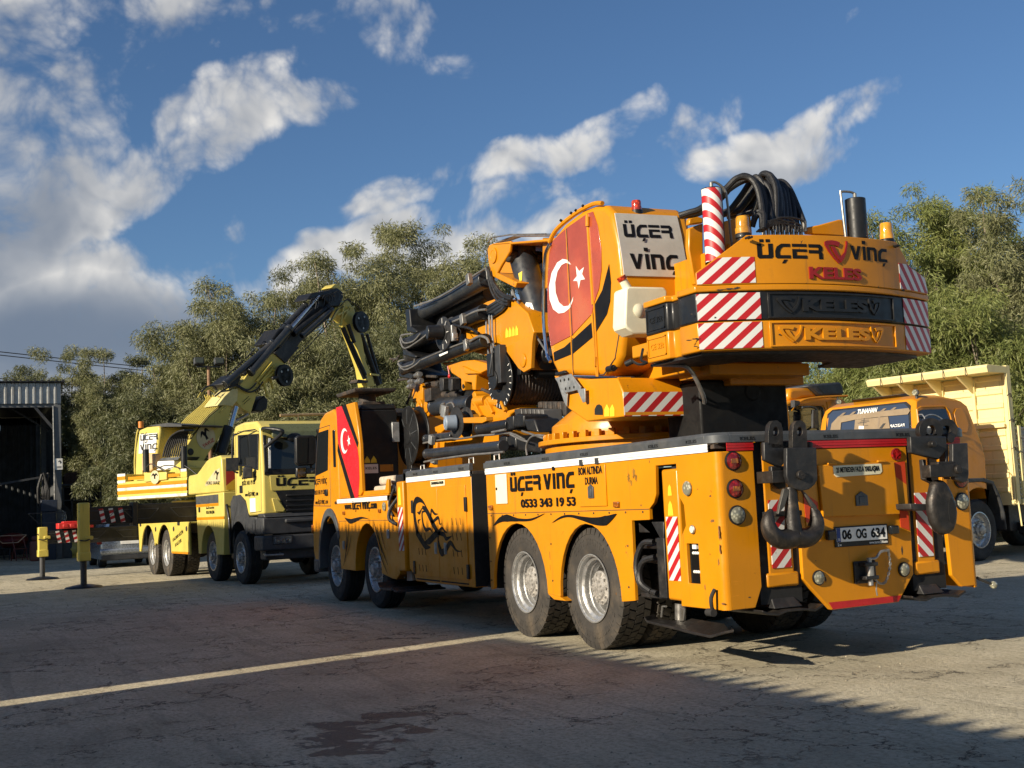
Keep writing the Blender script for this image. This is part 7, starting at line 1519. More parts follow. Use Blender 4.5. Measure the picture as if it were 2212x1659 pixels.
# left block
PX = -.22
hk, o = hook_block('hook_block', 'black two-sheave hook block with double ram\'s-horn hook on the left rear jack', -.62, 0)
R2 = lambda pts, X=PX: [M.p('2', x, y, X=X) for x, y in pts]
m = MB(); m.prism(R2([(803, 290), (982, 288), (990, 480), (975, 510), (940, 540), (895, 550), (850, 535), (815, 500), (803, 460)]), (-.045, 0, 0)); m.prism(R2([(712, 400), (800, 400), (800, 530), (760, 540), (725, 515), (712, 490)], PX+.2), (-.045, 0, 0)); m.prism(R2([(670, 255), (785, 265), (800, 370), (770, 410), (672, 365)], PX+.10), (-.04, 0, 0)); m.prism(R2([(965, 250), (985, 255), (985, 300), (965, 300)], PX+.05), (.2, 0, 0))
bl = m.done('side_plate', BLACKM, hk, .008)
m = MB()
for x0, dx, X in ((760, 0, PX+.06), (905, 0, PX-.005)):
    q = R2([(x0-45, 290), (x0-45, 200), (x0-38, 150), (x0-18, 125), (x0+8, 122), (x0+32, 140), (x0+42, 180), (x0+45, 290)], X); hh = [M.p('2', x0+17*math.cos(t), 190+28*math.sin(t), X=X) for t in np.linspace(0, 2*math.pi, 13)[:-1]]
    m.prism(q, (.05, 0, 0), [hh])
m.prism(R2([(730, 300), (850, 300), (850, 250), (730, 245)], PX+.12), (.05, 0, 0)); m.done('lug_plate', HOOKM, bl, .006)
m = MB(); c = M.p('2', 905, 453, X=PX-.045); m.cyl(c+V((-.025, 0, 0)), c+V((.25, 0, 0)), .035, seg=22); m.cyl(c+V((-.028, 0, 0)), c, .006, seg=8); a, b = R2([(720, 465), (905, 465)], PX+.04); m.bx(-.02, -.22, a.y, b.y, a.z-.045, a.z+.045); m.done('pin', HOOKM, bl, .004)
m = MB(); c = M.p('2', 872, 895, X=PX+.02); ramshorn(m, V((c.x, c.y, c.z)), 1, 0.0); m.done('double_hook', HOOKM, bl, 0, 50)
m = MB()
for sg, q in ((1, [(795, 535), (830, 540), (800, 640), (760, 690), (768, 640)]), (-1, [(905, 545), (925, 560), (990, 640), (1000, 680), (960, 640)])): m.prism(R2(q, PX+.02), (-.03, 0, 0))
m.done('safety_latch', LATCH, bl, .004)
m = MB(); a = M.p('2', 690, 690, X=.02); m.bx(-.16, .03, a.y-.22, a.y+.02, a.z-.02, a.z+.02); m.done('hook_rest', BLACKM, bl, .005)
# right block, turned sideways
hk2, o = hook_block('hook_block', 'black hook block with a single closed hook on the right rear jack', -2.1, 1)
R8_ = lambda pts, X: [M.p('2', x, y, X=X) for x, y in pts]
m = MB(); m.prism(R8_([(1545, 222), (1760, 222), (1765, 300), (1715, 362), (1550, 320)], -.20), (-.05, 0, 0)); m.prism(R8_([(1800, 265), (1890, 262), (1897, 450), (1890, 490), (1860, 502), (1815, 480), (1800, 440)], -.24), (-.05, 0, 0)); m.prism(R8_([(1780, 270), (1802, 265), (1802, 440), (1818, 480), (1790, 440)], -.235), (.08, 0, 0)); m.prism(R8_([(1620, 360), (1640, 360), (1645, 480), (1700, 500), (1680, 505), (1630, 480)], -.1), (-.05, 0, 0)); b2_ = m.done('side_plate', BLACKM, hk2, .008)
m = MB()
for x0, X, r in ((1697, -.17, 72), (1790, -.05, 68)):
    q = [M.p('2', x0+r*math.cos(t), 182+r*1.03*math.sin(t), X=X) for t in np.linspace(0, 2*math.pi, 29)[:-1]]; hh = [M.p('2', x0+.38*r*math.cos(t), 182+.42*r*math.sin(t), X=X) for t in np.linspace(0, 2*math.pi, 17)[:-1]]
    m.prism(q, (.05, 0, 0), [hh])
m.done('lug_plate', HOOKM, b2_, .006)
m = MB(); m.prism(R8_([(1635, 395), (1805, 385), (1805, 465), (1640, 470)], -.2), (-.10, 0, 0)); m.prism(R8_([(1690, 375), (1790, 372), (1800, 388), (1690, 395)], -.2), (-.09, 0, 0)); c = M.p('2', 1855, 418, X=-.30); m.cyl(c+V((.05, 0, 0)), c+V((-.025, 0, 0)), .035, seg=20); c = M.p('2', 1690, 268, X=-.25); m.cyl(c+V((.05, 0, 0)), c+V((-.05, 0, 0)), .026, seg=18); c = M.p('2', 1790, 232, X=-.1); m.cyl(c+V((.05, 0, 0)), c+V((-.05, 0, 0)), .04, seg=18); m.done('pin', HOOKM, b2_, .006)
m = MB()                                                               # single closed hook, a heavy forged ring seen nearly edge-on
qo = [V((p.x, p.y, p.z)) for p in R8_([(1728, 486), (1765, 480), (1795, 484), (1815, 520), (1835, 560), (1858, 620), (1867, 680), (1862, 740), (1845, 785), (1818, 808), (1785, 814), (1752, 795), (1722, 740), (1706, 670), (1702, 610), (1712, 560)], -.28)]
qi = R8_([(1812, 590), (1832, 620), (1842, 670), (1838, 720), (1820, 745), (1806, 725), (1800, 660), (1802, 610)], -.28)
m.prism(qo, (.10, 0, 0)); m.done('single_hook', HOOKM, b2_, .042, 50, seg=4)
m = MB(); m.prism(qi, (-.003, 0, 0)); m.done('hook_throat_shade', DARKIN, b2_)  # raised dark crescent painted in for the shading of the slot
m = MB(); q = R8_([(1570, 625), (1700, 628), (1710, 660), (1640, 668), (1575, 660)], -.2); m.prism(q, (.25, 0, 0)); m.done('hook_rest', BLACKM, b2_, .006)
# planks and stone blocks
random.seed(4)
for i, (x, y, l, lab) in enumerate(((1030, 243, .45, 'short grey wooden plank lying on the truck deck, leftmost of three'), (1090, 232, .6, 'brown wooden plank lying on the truck deck, between two others'), (1190, 216, .9, 'long weathered wooden plank lying on the truck deck, rightmost of three'))):
    p = M.p('1', x, y, Y=-.25)
    m = MB(); m.bx(-l/2, l/2, -.06, .06, 0, .035); m.bx(-l/2+.05, l/2-.02, -.05, .07, .037, .068); ob_ = m.done('wooden_plank', WOOD, None, .004); ob_.location = (p.x-.05, p.y, 1.737+.0); ob_.rotation_euler = (0, 0, .12*i-.1); tag(ob_, lab, 'plank', 'planks on the deck')
for i, (pts, z0, z1, lab) in enumerate((([(570, 755), (578, 715), (690, 712), (700, 745)], 1.56, 1.68, 'long pale stone block on the orange front fender, the lower one'), ([(605, 712), (612, 682), (688, 676), (697, 708)], 1.685, 1.80, 'small pale stone block on top of the lower block'))):
    q = M.ps('5', pts, Y=-.10); x0 = min(p.x for p in q); x1 = max(p.x for p in q)
    m = MB(); m.bx(x0, x1, -.10, -.34, z0, z1); ob_ = m.done('stone_block', STONE, None, .035, seg=3); tag(ob_, lab, 'stone block')
# ================================================================== the yard on the left
hg = thing('open_shed', 'open corrugated metal workshop shed with dark interior and grey column', 'shed', (49, 6, 0)); OFS[hg.name] = V((49, 6, 0))
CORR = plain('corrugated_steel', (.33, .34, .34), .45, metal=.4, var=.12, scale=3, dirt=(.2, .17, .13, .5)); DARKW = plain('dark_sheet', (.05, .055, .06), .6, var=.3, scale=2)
def corr(m, p0, p1, z0, z1, pitch=.25, d=.045, nrm=(-1, 0, 0)):
    p0, p1, nrm = V(p0), V(p1), V(nrm); L = (p1-p0).length; n = int(L/pitch); e = (p1-p0)/L; pf = []
    for i in range(n):
        a = i*pitch; pf += [(a, 0), (a+pitch*.55, 0), (a+pitch*.66, d), (a+pitch*.9, d)]
    A = [p0+e*a+nrm*b for a, b in pf]; q = A+[p-nrm*.01 for p in reversed(A)]
    m.loft([[p+V((0, 0, z)) for p in q] for z in (z0, z1)])
m = MB(); corr(m, (43.3, 1.23, 0), (43.3, 11, 0), 6.10, 6.90, .26); m.done('fascia', CORR, hg)
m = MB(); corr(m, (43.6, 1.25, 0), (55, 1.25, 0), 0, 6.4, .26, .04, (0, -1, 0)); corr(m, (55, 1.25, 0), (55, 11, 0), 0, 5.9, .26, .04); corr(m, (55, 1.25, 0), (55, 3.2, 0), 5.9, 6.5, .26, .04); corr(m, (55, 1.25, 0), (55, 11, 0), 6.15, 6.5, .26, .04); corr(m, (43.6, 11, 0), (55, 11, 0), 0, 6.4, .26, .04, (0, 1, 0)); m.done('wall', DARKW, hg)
m = MB(); m.loft([[(x, 1.1, z), (x, 11.2, z), (x, 11.2, z+.05), (x, 1.1, z+.05)] for x, z in ((43.15, 6.93), (55.3, 6.5))])
for i in range(38): m.cyl((43.1, 1.15+.26*i, 6.99), (55.3, 1.15+.26*i, 6.56), .045, seg=8)
m.done('roof', BLACKM, hg)
m = MB(); m.bx(43.3, 43.55, 1.23, 1.49, 0, 6.1); m.bx(43.3, 43.55, 7.0, 7.25, 0, 6.1); m.bx(49, 49.2, 1.4, 1.6, 0, 6.2); m.bx(43.35, 43.5, 1.3, 11, 5.95, 6.1); m.done('column', plain('column_grey', (.11, .115, .12), .5), hg, .01)
m = MB(); m.beam((43.4, 1.5, 5.1), (43.4, 2.25, 6.05), .06, .10); m.beam((46, 1.5, 5.2), (46, 3, 6.2), .06, .08); m.done('brace', DGREY, hg)
m = MB(); m.bx(43.26, 43.30, 1.19, 1.50, 3.48, 3.92); sgn = m.done('notice_sign', WHITEP, hg, .005)
m = MB(); fn = plane_fn((43.258, 1.46, 3.62), (0, -1, 0), (0, 0, 1), .003); stroke(m, [(.1, .16), (.16, .20), (.2, .14), (.16, .10)], [.0, .05, .05, .0], fn)
for k in range(3): m.prism([fn(.05, -.02-.03*k, 0), fn(.22, -.02-.03*k, 0), fn(.22, -.005-.03*k, 0), fn(.05, -.005-.03*k, 0)], (-.002, 0, 0))
m.done('sign_text', DGREY, sgn)
m = MB(); m.tube([(43.28, 1.52, 6.0), (43.26, 1.5, 3.4), (43.2, 1.5, 2.3), (43.25, 1.45, 1.5)], .03, 8, 3); m.done('downpipe', STEEL, hg)
m = MB(); m.beam((44.5, 1.6, 3.3), (44.5, 3.6, 3.0), .05, .08)
for y in (1.7, 2.5): m.beam((44.5, y, 0), (44.5, y, 3.2), .05, .05)
m.done('rack_frame', DGREY, hg)
m = MB(); random.seed(2)
for k in range(5): m.tube([(44.1+.05*k, 1.75+random.uniform(-.1, .1), 3.4), (44.05, 1.65+.06*k, 2.6), (44.1, 1.75, 2.0+.1*k), (44.15, 2.0, 2.1+.1*k), (44.1, 2.05, 2.8), (44.1, 1.9, 3.35)], .05, 8, 4)
tag(m.done('hose_coil', HOSE, None), 'black hose coil hanging inside the shed by its column', 'hose')
# kiosk with a box on the roof
ki = thing('kiosk', 'small grey-framed glazed hut behind the shed column', 'hut', (49, 0, 0)); OFS[ki.name] = V((49, 0, 0))
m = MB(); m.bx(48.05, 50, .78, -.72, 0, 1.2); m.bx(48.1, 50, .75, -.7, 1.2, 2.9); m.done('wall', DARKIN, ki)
m = MB()
for y in (.80, .45, -.30, -.74): m.bx(48.0, 48.06, y-.04, y+.04, 0, 2.95)
for z in (1.2, 2.35, 2.9): m.bx(48.0, 48.05, .76, -.70, z-.03, z+.03)
m.done('frame', RAIL, ki, .004)
m = MB(); m.bx(48.055, 48.07, .41, -.26, 2.38, 2.87); m.bx(48.055, 48.07, .41, -.26, 1.23, 2.32); m.done('window', GLASS, ki)
m = MB(); m.bx(47.8, 50.2, .95, -.95, 2.97, 3.05); m.done('roof', RAIL, ki, .01)
m = MB(); q = [V((48.2, p.y, p.z)) for p in M.ps('7', [(408, 852), (402, 800), (430, 775), (490, 768), (552, 800), (558, 852)], X=48.2)]
for p in q:
    if p.z < 3.12: p.z = 3.052
m.prism(q, (.8, 0, 0)); ob_ = m.done('wooden_crate', plain('brown_crate', (.10, .05, .03), .7, var=.4), None, .02); tag(ob_, 'brown crate on the roof of the glazed hut', 'crate')
# things in front of the shed
def steel_chair(x, y, rz, label, mat):
    c = thing('folding_chair', label, 'chair', (x, y, 0), rz, 'chairs in the shed')
    m = MB()
    for s in (-.22, .22): m.tube([(.20, s, 0), (.05, s, .45), (-.22, s, .92), (-.24, s*.8, .95)], .022, 8, 3); m.tube([(-.28, s, 0), (-.05, s, .40), (.18, s, .46)], .022, 8, 2)
    m.tube([(-.24, -.18, .95), (-.24, .18, .95)], .022, 8); m.tube([(-.16, -.22, .80), (-.16, .22, .80)], .018, 8); m.tube([(.15, -.22, .12), (.15, .22, .12)], .014, 8); m.done('frame', mat, c)
    m = MB(); m.bx(-.18, .20, -.20, .20, .44, .47); m.done('seat', mat, c, .01); return c
REDP = plain('faded_red', (.19, .055, .04), .5)
p = M.p('7', 125, 1325, Z=0); steel_chair(44.2, M.p('7', 125, 1300, X=44.2).y, rad(200), 'dull red tubular chair facing the yard in front of the dark shed', REDP)
steel_chair(46.6, M.p('7', 40, 1300, X=46.6).y, rad(150), 'dark chair at the left edge deep in the shed', DGREY)
m = MB(); c = M.p('7', 80, 1150, X=47.0); m.ball((47, c.y, .75), .62, (1.2, 1, .55)); m.cyl((47, c.y, 0), (47, c.y, .5), .08, seg=8); tag(m.done('red_barrel', plain('dark_red', (.14, .012, .012), .4), None), 'round dark red tank inside the shed behind the chair', 'tank')
c = M.p('7', 470, 1275, X=43.9); m = MB(); m.ball((43.9, c.y, .34), .33, (1, 1.3, 1)); m.cyl((43.9, c.y, .58), (43.9, c.y, .72), .10, seg=14); m.bx(43.7, 44.1, c.y-.25, c.y+.25, 0, .06); ob_ = m.done('yellow_tank', YELLOW, None, .01); tag(ob_, 'round yellow tank lying by the foot of the shed column', 'tank')
c = M.p('7', 368, 1058, X=43.7); w = thing('spare_wheel', 'spare truck wheel standing on a bench by the shed column', 'wheel', (43.7, c.y, c.z), rad(90)); place('tyre', TY_FRONT, w); place('rim', RIM_FRONT, w); place('hub', HUB_FRONT, w)
m = MB(); m.bx(43.6, 44.2, c.y-.5, c.y+.5, 0, c.z-.535); tag(m.done('workbench', DARKW, None, .02), 'dark steel workbench beside the shed column, carrying the spare wheel', 'workbench')
c = M.p('7', 220, 1205, X=42.2); m = MB(); m.bx(42.0, 42.5, c.y-.18, c.y+.18, .0, .75); m.cyl((42.2, c.y, .75), (42.2, c.y, .95), .12); ob_ = m.done('red_canister', REDP, None, .06); tag(ob_, 'small red and grey pump beside the yellow outrigger jack', 'pump')
c = M.p('7', 300, 990, X=42.9); m = MB(); m.bx(42.7, 43.1, c.y-.35, c.y+.25, c.z-.2, c.z+.25); m.bx(42.8, 43.0, c.y-.3, c.y+.2, 0, c.z-.2); tag(m.done('control_cabinet', plain('navy_box', (.015, .022, .04), .5), None, .02), 'dark blue cabinet on a stand in the shed mouth', 'cabinet')
bpos = F2.o + F2.ex*(-8.55) + F2.ey*(-1.55)
m = MB(); m.bx(-.20, .20, -.42, .42, 0, .14)
for k in range(4): m.bx(.20, .225, -.32+.17*k, -.2+.17*k, .03, .11)
m.bx(-.15, .15, -.3, .3, .14, .18); ob_ = m.done('tool_case', plain('red_case', (.55, .03, .025), .4), None, .03); ob_.location = (bpos.x, bpos.y, 1.235); ob_.rotation_euler = (0, 0, F2.ang); tag(ob_, 'bright red plastic case lying on the rear outrigger beam', 'case')
# silver car behind the outriggers
car = thing('parked_car', 'silver estate car parked behind the black outrigger beams', 'car', (32.3, .38, 0)); OFS[car.name] = V((32.3, .38, 0))
cx, cy = 30.2, .38
CARP = plain('silver_car_paint', (.30, .33, .37), .25, metal=.5, coat=.6, var=.04)
sec = []
for x, w, zs in ((0, .74, (.30, .58, .62, .95, 1.0, 1.38)), (.06, .84, (.26, .60, .66, .98, 1.05, 1.44)), (.5, .87, (.24, .60, .66, .98, 1.1, 1.50)), (2.3, .87, (.24, .6, .66, .95, 1.1, 1.50)), (3.0, .87, (.24, .6, .66, .92, .96, 1.02)), (4.1, .80, (.26, .55, .6, .80, .83, .84))):
    h = [(w-.04, zs[0]), (w, zs[1]), (w, zs[2]), (w-.02, zs[3]), (w-.10, zs[4]), (w*.70, zs[5])]
    sec.append([(cx+x, cy+a, b) for a, b in h]+[(cx+x, cy-a, b) for a, b in reversed(h)])
m = MB(); m.loft(sec); body = m.done('body', CARP, car, .03)
m = MB(); m.bx(cx-.07, cx+.10, cy-.86, cy+.86, .40, .56); m.done('bumper', CARP, body, .05)
m = MB(); m.bx(cx-.03, cx+.1, cy-.8, cy+.8, .22, .38); m.done('bumper_skirt', DGREY, body, .03)
m = MB(); m.prism([(cx-.012, cy+a, b) for a, b in ((-.62, 1.02), (.62, 1.02), (.55, 1.36), (-.55, 1.36))], (.02, 0, 0)); m.done('window', GLASS, body, .01)
for s in (-1, 1): m = MB(); m.bx(cx-.015, cx+.1, cy+s*.86-.07, cy+s*.86+.07, .70, .98); m.done('tail_lamp', REDL, body, .02)
m = MB(); m.bx(cx-.02, cx+.0, cy-.26, cy+.26, .68, .79); m.done('number_plate', WHITEP, body)
m = MB(); m.bx(cx-.022, cx+.0, cy-.09, cy+.09, .84, .86); m.done('badge', CHROME, body)
for x in (.75, 3.35):
    for s in (-1, 1):
        m = MB(); yy = cy+s*.70; m.lathe([(.19, -.1), (.30, -.1), (.315, -.06), (.315, .06), (.30, .1), (.19, .1)], (cx+x, yy, .315), (0, 1, 0), 28, close=True); wv = m.done('wheel', RUBBERB, car)
        m = MB(); m.lathe([(0, .07), (.19, .085), (.195, -.08), (0, -.08)], (cx+x, yy, .315), (0, s, 0), 24); m.done('rim', SILVER, wv)
# flood-light mast, dish, wires
p = M.p('B', 318, 870, X=36.5)
mast = thing('floodlight_mast', 'rusty mast with two floodlights rising before the trees', 'light mast', (36.5, p.y, 0)); OFS[mast.name] = V((36.5, p.y, 0))
m = MB(); m.cyl((36.5, p.y, 0), (36.5, p.y, p.z), .075, .06, seg=10); m.done('pole', plain('rusty_pole', (.22, .12, .06), .7, var=.3), mast)
m = MB(); m.beam((36.5, p.y+.42, p.z), (36.5, p.y-.42, p.z), .05, .05); m.done('cross_arm', DGREY, mast)
for s in (.36, -.36):
    m = MB(); m.bx(36.3, 36.55, p.y+s-.17, p.y+s+.17, p.z+.05, p.z+.30, Matrix.Rotation(.25, 3, 'Y')); fl_ = m.done('floodlight', DGREY, mast, .02)
    m = MB(); m.bx(36.285, 36.30, p.y+s-.13, p.y+s+.13, p.z+.08, p.z+.26, Matrix.Rotation(.25, 3, 'Y'), (36.42, p.y+s, p.z+.22)); m.done('lamp_glass', GLASSG, fl_)
p = M.p('a', 1985, 415, X=60)
ds = thing('satellite_dish', 'pale satellite dish on a post glimpsed below the crane cab', 'satellite dish', (60, p.y, 0)); OFS[ds.name] = V((60, p.y, 0))
m = MB(); m.lathe([(0, .25), (.7, .10), (1.25, -.30), (1.27, -.32), (.7, .05), (0, .2)], (60, p.y, p.z), (.75, -.35, -.5), 28); m.done('reflector', plain('pale_dish', (.52, .53, .54), .5), ds)
m = MB(); m.cyl((60.3, p.y-.1, 0), (60.3, p.y-.1, p.z-.1), .12, seg=10); m.done('post', STEEL, ds)
m = MB(); m.cyl((60, p.y, p.z), V((60, p.y, p.z))+V((-.8, .4, .6)), .03, seg=6); m.ball(V((60, p.y, p.z))+V((-.8, .4, .6)), .10); m.done('feed_horn', RAIL, ds)
wires = [((-120, 738), (420, 800)), ((-120, 745), (420, 808)), ((-120, 798), (420, 850)), ((1120, 790), (1320, 850)), ((1120, 805), (1320, 862))]
for i, (a, b) in enumerate(wires):
    X = 75+i*1.5
    A, B = M.p('d', *a, X=X), M.p('d', *b, X=X+6); e = (B-A); A2 = A-e*1.2; B2 = B+e*.3
    pts = [A2+(B2-A2)*t+V((0, 0, -4*t*(1-t)*.25)) for t in np.linspace(0, 1, 14)]
    m = MB(); m.tube(pts, .032, 5); ob_ = m.done('power_line', BLACK, None)
    tag(ob_, 'thin black power line crossing the sky above the shed roof' if i < 3 else 'thin power line in the gap below the crane cab', 'power line', 'power lines above the shed' if i < 3 else 'power lines below the cab')
# ================================================================== off-picture buildings whose roof edges throw the long shadows
bld = thing('storage_building', 'long corrugated store behind the photographer that shades the yard', 'building', (-7, 11.5, 0)); OFS[bld.name] = V((-7, 11.5, 0))
m = MB(); m.prism([(-16, 9, 0), (1.40, 9, 0), (-.32, 14, 0), (-16, 14, 0)], (0, 0, 3.38)); m.done('wall', CORR, bld)
m = MB(); m.loft([[(-16.1, y, z) for y, z in ((8.9, 3.40), (14.1, 3.46), (14.1, 3.50), (8.9, 3.44))], [(x, y, z) for x, y, z in ((1.43, 8.9, 3.40), (-.32, 14.1, 3.46), (-.32, 14.1, 3.50), (1.43, 8.9, 3.44))]])
for i in range(68): m.cyl((-16+.25*i, 8.88, 3.46), (-16+.25*i-(.0 if i < 60 else .9), 14.1 if i < 60 else 12, 3.50), .055, seg=8)
m.done('roof', CORR, bld)
shp = thing('workshop', 'unseen low block added beside the open shed to shade the far end of the yard', 'building', (35, 12, 0)); OFS[shp.name] = V((35, 12, 0))
m = MB(); m.bx(27.8, 43.0, 9.6, 14, 0, 5.0); m.done('wall', plain('grey_render', (.36, .34, .30), .9), shp)  # unseen block, added to cast shade over the ground by the shed
m = MB(); m.loft([[(27.6, y, z) for y, z in ((9.4, 5.0), (14.2, 5.3), (14.2, 5.4), (9.4, 5.1))], [(43.1, y, z) for y, z in ((9.4, 5.0), (14.2, 5.3), (14.2, 5.4), (9.4, 5.1))]]); m.done('roof', CORR, shp)
wl_ = thing('boundary_wall', 'tall plastered yard wall topped by pointed pickets', 'wall', (10, 9.1, 0)); OFS[wl_.name] = V((10, 9.1, 0))
m = MB(); m.bx(1.72, 17.9, 9.0, 9.25, 0, 4.62); m.done('wall', plain('plaster', (.42, .39, .34), .9), wl_)
m = MB(); random.seed(6)
for i in range(100): x = 1.78+.162*i; h = random.uniform(.10, .19); m.prism([(x-.035, 9.1, 4.62), (x+.035, 9.1, 4.62), (x+.03, 9.1, 4.62+h*.5), (x, 9.1, 4.62+h), (x-.03, 9.1, 4.62+h*.5)], (0, .03, 0))
m.prism([(1.72, 9.1, 4.62), (1.80, 9.1, 4.62), (1.79, 9.1, 4.82), (1.76, 9.1, 4.9), (1.73, 9.1, 4.82)], (0, .05, 0)); m.done('picket_row', RUST, wl_)
# ================================================================== ground
def ground_mat():
    m, t, b = _mat('yard_concrete')
    oc = t.new('ShaderNodeNewGeometry').outputs['Position']
    big = t.noise(oc, .32, 6, .6); mid = t.noise(oc, 1.9, 8, .65); fine = t.noise(oc, 26, 8, .75); grit = t.noise(oc, 95, 4, .7)
    col = t.mix(t.ramp(mid, .3, .7), (.55, .49, .345), (.70, .63, .465))
    tr_ = t.noise(t.vmul(oc, (.5, 5, 1)), 1.1, 7, .65, .5); col = t.mix(t.ramp(tr_, .50, .66, 0, .4), col, (.25, .22, .16))
    col = t.mix(t.ramp(big, .40, .66, 0, .55), col, (.345, .305, .215))
    col = t.mix(t.ramp(fine, .42, .66, 0, .75), col, (.265, .228, .155))
    col = t.mix(t.ramp(grit, .60, .72, 0, .6), col, (.68, .62, .46))
    col = t.mix(t.ramp(grit, .42, .28, 0, .8), col, (.07, .064, .056))
    # polygonal cracks, only in patches
    wv = t.vadd(oc, t.vmul(t.vadd(t.noise(oc, 2.2, 6, .7, col=True), (-.5, -.5, -.5)), (.9, .9, 0)))
    v = t.new('ShaderNodeTexVoronoi', feature='DISTANCE_TO_EDGE'); v.inputs['Scale'].default_value = 2.1; t.l.new(wv, v.inputs['Vector'])
    ck = t.ramp(v.outputs['Distance'],   .030, .006); ck = t.m('MULTIPLY', ck, t.ramp(t.noise(oc, .7, 4, .6), .45, .56)); ck = t.m('MULTIPLY', ck, t.ramp(fine, .40, .52))
    col = t.mix(t.m('MULTIPLY', ck, .8), col, (.045, .04, .035))
    # old oil and water stains
    def spot(cx, cy, ax, ay, ang, thr, sc):
        ca, sa = math.cos(ang), math.sin(ang)
        sep = t.vadd(oc, (-cx, -cy, 0)); u = t.m('MULTIPLY', t.dot(sep, (ca, sa, 0)), 1/ax); w = t.m('MULTIPLY', t.dot(sep, (-sa, ca, 0)), 1/ay)
        r = t.m('ADD', t.m('MULTIPLY', u, u), t.m('MULTIPLY', w, w))
        f = t.m('SUBTRACT', t.noise(oc, sc, 9, .62, .6), t.m('MULTIPLY', r, .17)); return t.ramp(f, thr, thr+.035)
    o1 = M.p('d', 790, 1568, Z=0); o2 = M.p('d', 760, 1615, Z=0); o3 = M.p('d', 1120, 1445, Z=0); o4 = M.p('d', 1010, 1500, Z=0)
    s1 = spot(o1.x, o1.y, .75, .70, .4, .455, 3.1); s2 = spot(o2.x, o2.y, .40, .52, .2, .435, 3.6); s4 = spot(o4.x, o4.y, .5, 1.0, .3, .53, 3.4)
    st = t.m('MAXIMUM', t.m('MAXIMUM', s1, s2), t.m('MULTIPLY', s4, .6))
    col = t.mix(t.ramp(t.m('SUBTRACT', t.noise(oc, 1.4, 5, .6), t.m('MULTIPLY', t.dot(t.vmul(t.vadd(oc, (-o3.x, -o3.y, 0)), (.5, .35, 0)), t.vmul(t.vadd(oc, (-o3.x, -o3.y, 0)), (.5, .35, 0))), .2)), .36, .6, 0, .22), col, (.20, .150, .115))
    col = t.mix(t.m('MULTIPLY', st, .80), col, (.040, .035, .030))
    # scattered darker drips
    dr = t.ramp(t.noise(oc, 5.5, 7, .68, .7), .655, .70); col = t.mix(t.m('MULTIPLY', dr, .6), col, (.055, .05, .043))
    t.l.new(col, b.inputs['Base Color']); t.l.new(t.ramp(st, 0, 1, .92, .55), b.inputs['Roughness']); b.inputs['Specular IOR Level'].default_value = .25
    h = t.m('ADD', t.m('MULTIPLY', fine, .55), t.m('ADD', t.m('MULTIPLY', grit, .22), t.m('MULTIPLY', mid, .9))); h = t.m('SUBTRACT', h, t.m('MULTIPLY', ck, .5))
    bp = t.new('ShaderNodeBump'); bp.inputs['Strength'].default_value = .8; bp.inputs['Distance'].default_value = .045
    t.l.new(h, bp.inputs['Height']); t.l.new(bp.outputs[0], b.inputs['Normal']); return m
m = MB()
gx = [-600, -40, -10] + [x for x in range(-9, 60, 3)] + [80, 600]; gy = [-600, -60] + [y for y in range(-40, 16, 3)] + [40, 600]
vs = [[m.b.verts.new((x, y, 0)) for y in gy] for x in gx]
for i in range(len(gx)-1):
    for j in range(len(gy)-1): m._f((vs[i][j], vs[i+1][j], vs[i+1][j+1], vs[i][j+1]))
g = m.done('ground', ground_mat(), None); g['kind'] = 'structure'
rng = np.random.default_rng(7)
# loose grit and small stones
def scatter():
    N = 1500; u = rng.random(N); th = rng.uniform(-.30, .36, N); dist = 3.2+u**1.6*22
    ax = math.atan2(FW.y, FW.x); X = CAM.x+dist*np.cos(ax+th); Y = CAM.y+dist*np.sin(ax+th)
    s = rng.uniform(.003, .007, N)*(1+dist/14); base = np.array([(1, 0, 0), (0, 1, 0), (-1, 0, 0), (0, -1, 0), (0, 0, 1.0)])
    V_ = []; Fc = []
    for i in range(N):
        a = rng.uniform(0, 6.28); c, n = math.cos(a), math.sin(a); q = base*rng.uniform(.6, 1.3, (5, 1))*s[i]; q[:, 2] = abs(q[:, 2])*.8
        V_ += [(X[i]+c*x-n*y, Y[i]+n*x+c*y, z+.001) for x, y, z in q]; o = 5*i; Fc += [(o, o+1, o+4), (o+1, o+2, o+4), (o+2, o+3, o+4), (o+3, o, o+4)]
    me = bpy.data.meshes.new('gravel'); me.from_pydata(V_, [], Fc); me.materials.append(plain('grit', (.30, .27, .20), .9, var=.45, scale=40))
    ob = bpy.data.objects.new('gravel', me); COL.objects.link(ob); ob['kind'] = 'stuff'; ob['label'] = 'loose grit and small stones scattered over the yard'
    return ob
scatter()
# ================================================================== trees
def leaf_mat(name, a, b, c):
    m, t, bs = _mat(name); oc = t.new('ShaderNodeTexCoord').outputs['Object']; nt = m.node_tree
    n1 = t.noise(oc, .55, 3, .5); n2 = t.noise(oc, 3.5, 3, .6)
    col = t.mix(t.ramp(n1, .35, .65), a, b); col = t.mix(t.ramp(n2, .42, .72, 0, .8), col, c)
    t.l.new(col, bs.inputs['Base Color']); bs.inputs['Roughness'].default_value = .5; bs.inputs['Specular IOR Level'].default_value = .35
    tr = t.new('ShaderNodeBsdfTranslucent'); t.l.new(t.mix(.5, col, (.16, .17, .02)), tr.inputs[0]); mx = t.new('ShaderNodeMixShader'); mx.inputs[0].default_value = .22
    t.l.new(bs.outputs[0], mx.inputs[1]); t.l.new(tr.outputs[0], mx.inputs[2]); t.l.new(mx.outputs[0], nt.nodes['Material Output'].inputs[0]); return m
LEAF_A = leaf_mat('olive_leaves', (.135, .145, .062), (.185, .190, .088), (.27, .26, .145))
LEAF_B = leaf_mat('green_leaves', (.125, .155, .042), (.170, .195, .055), (.25, .25, .09))
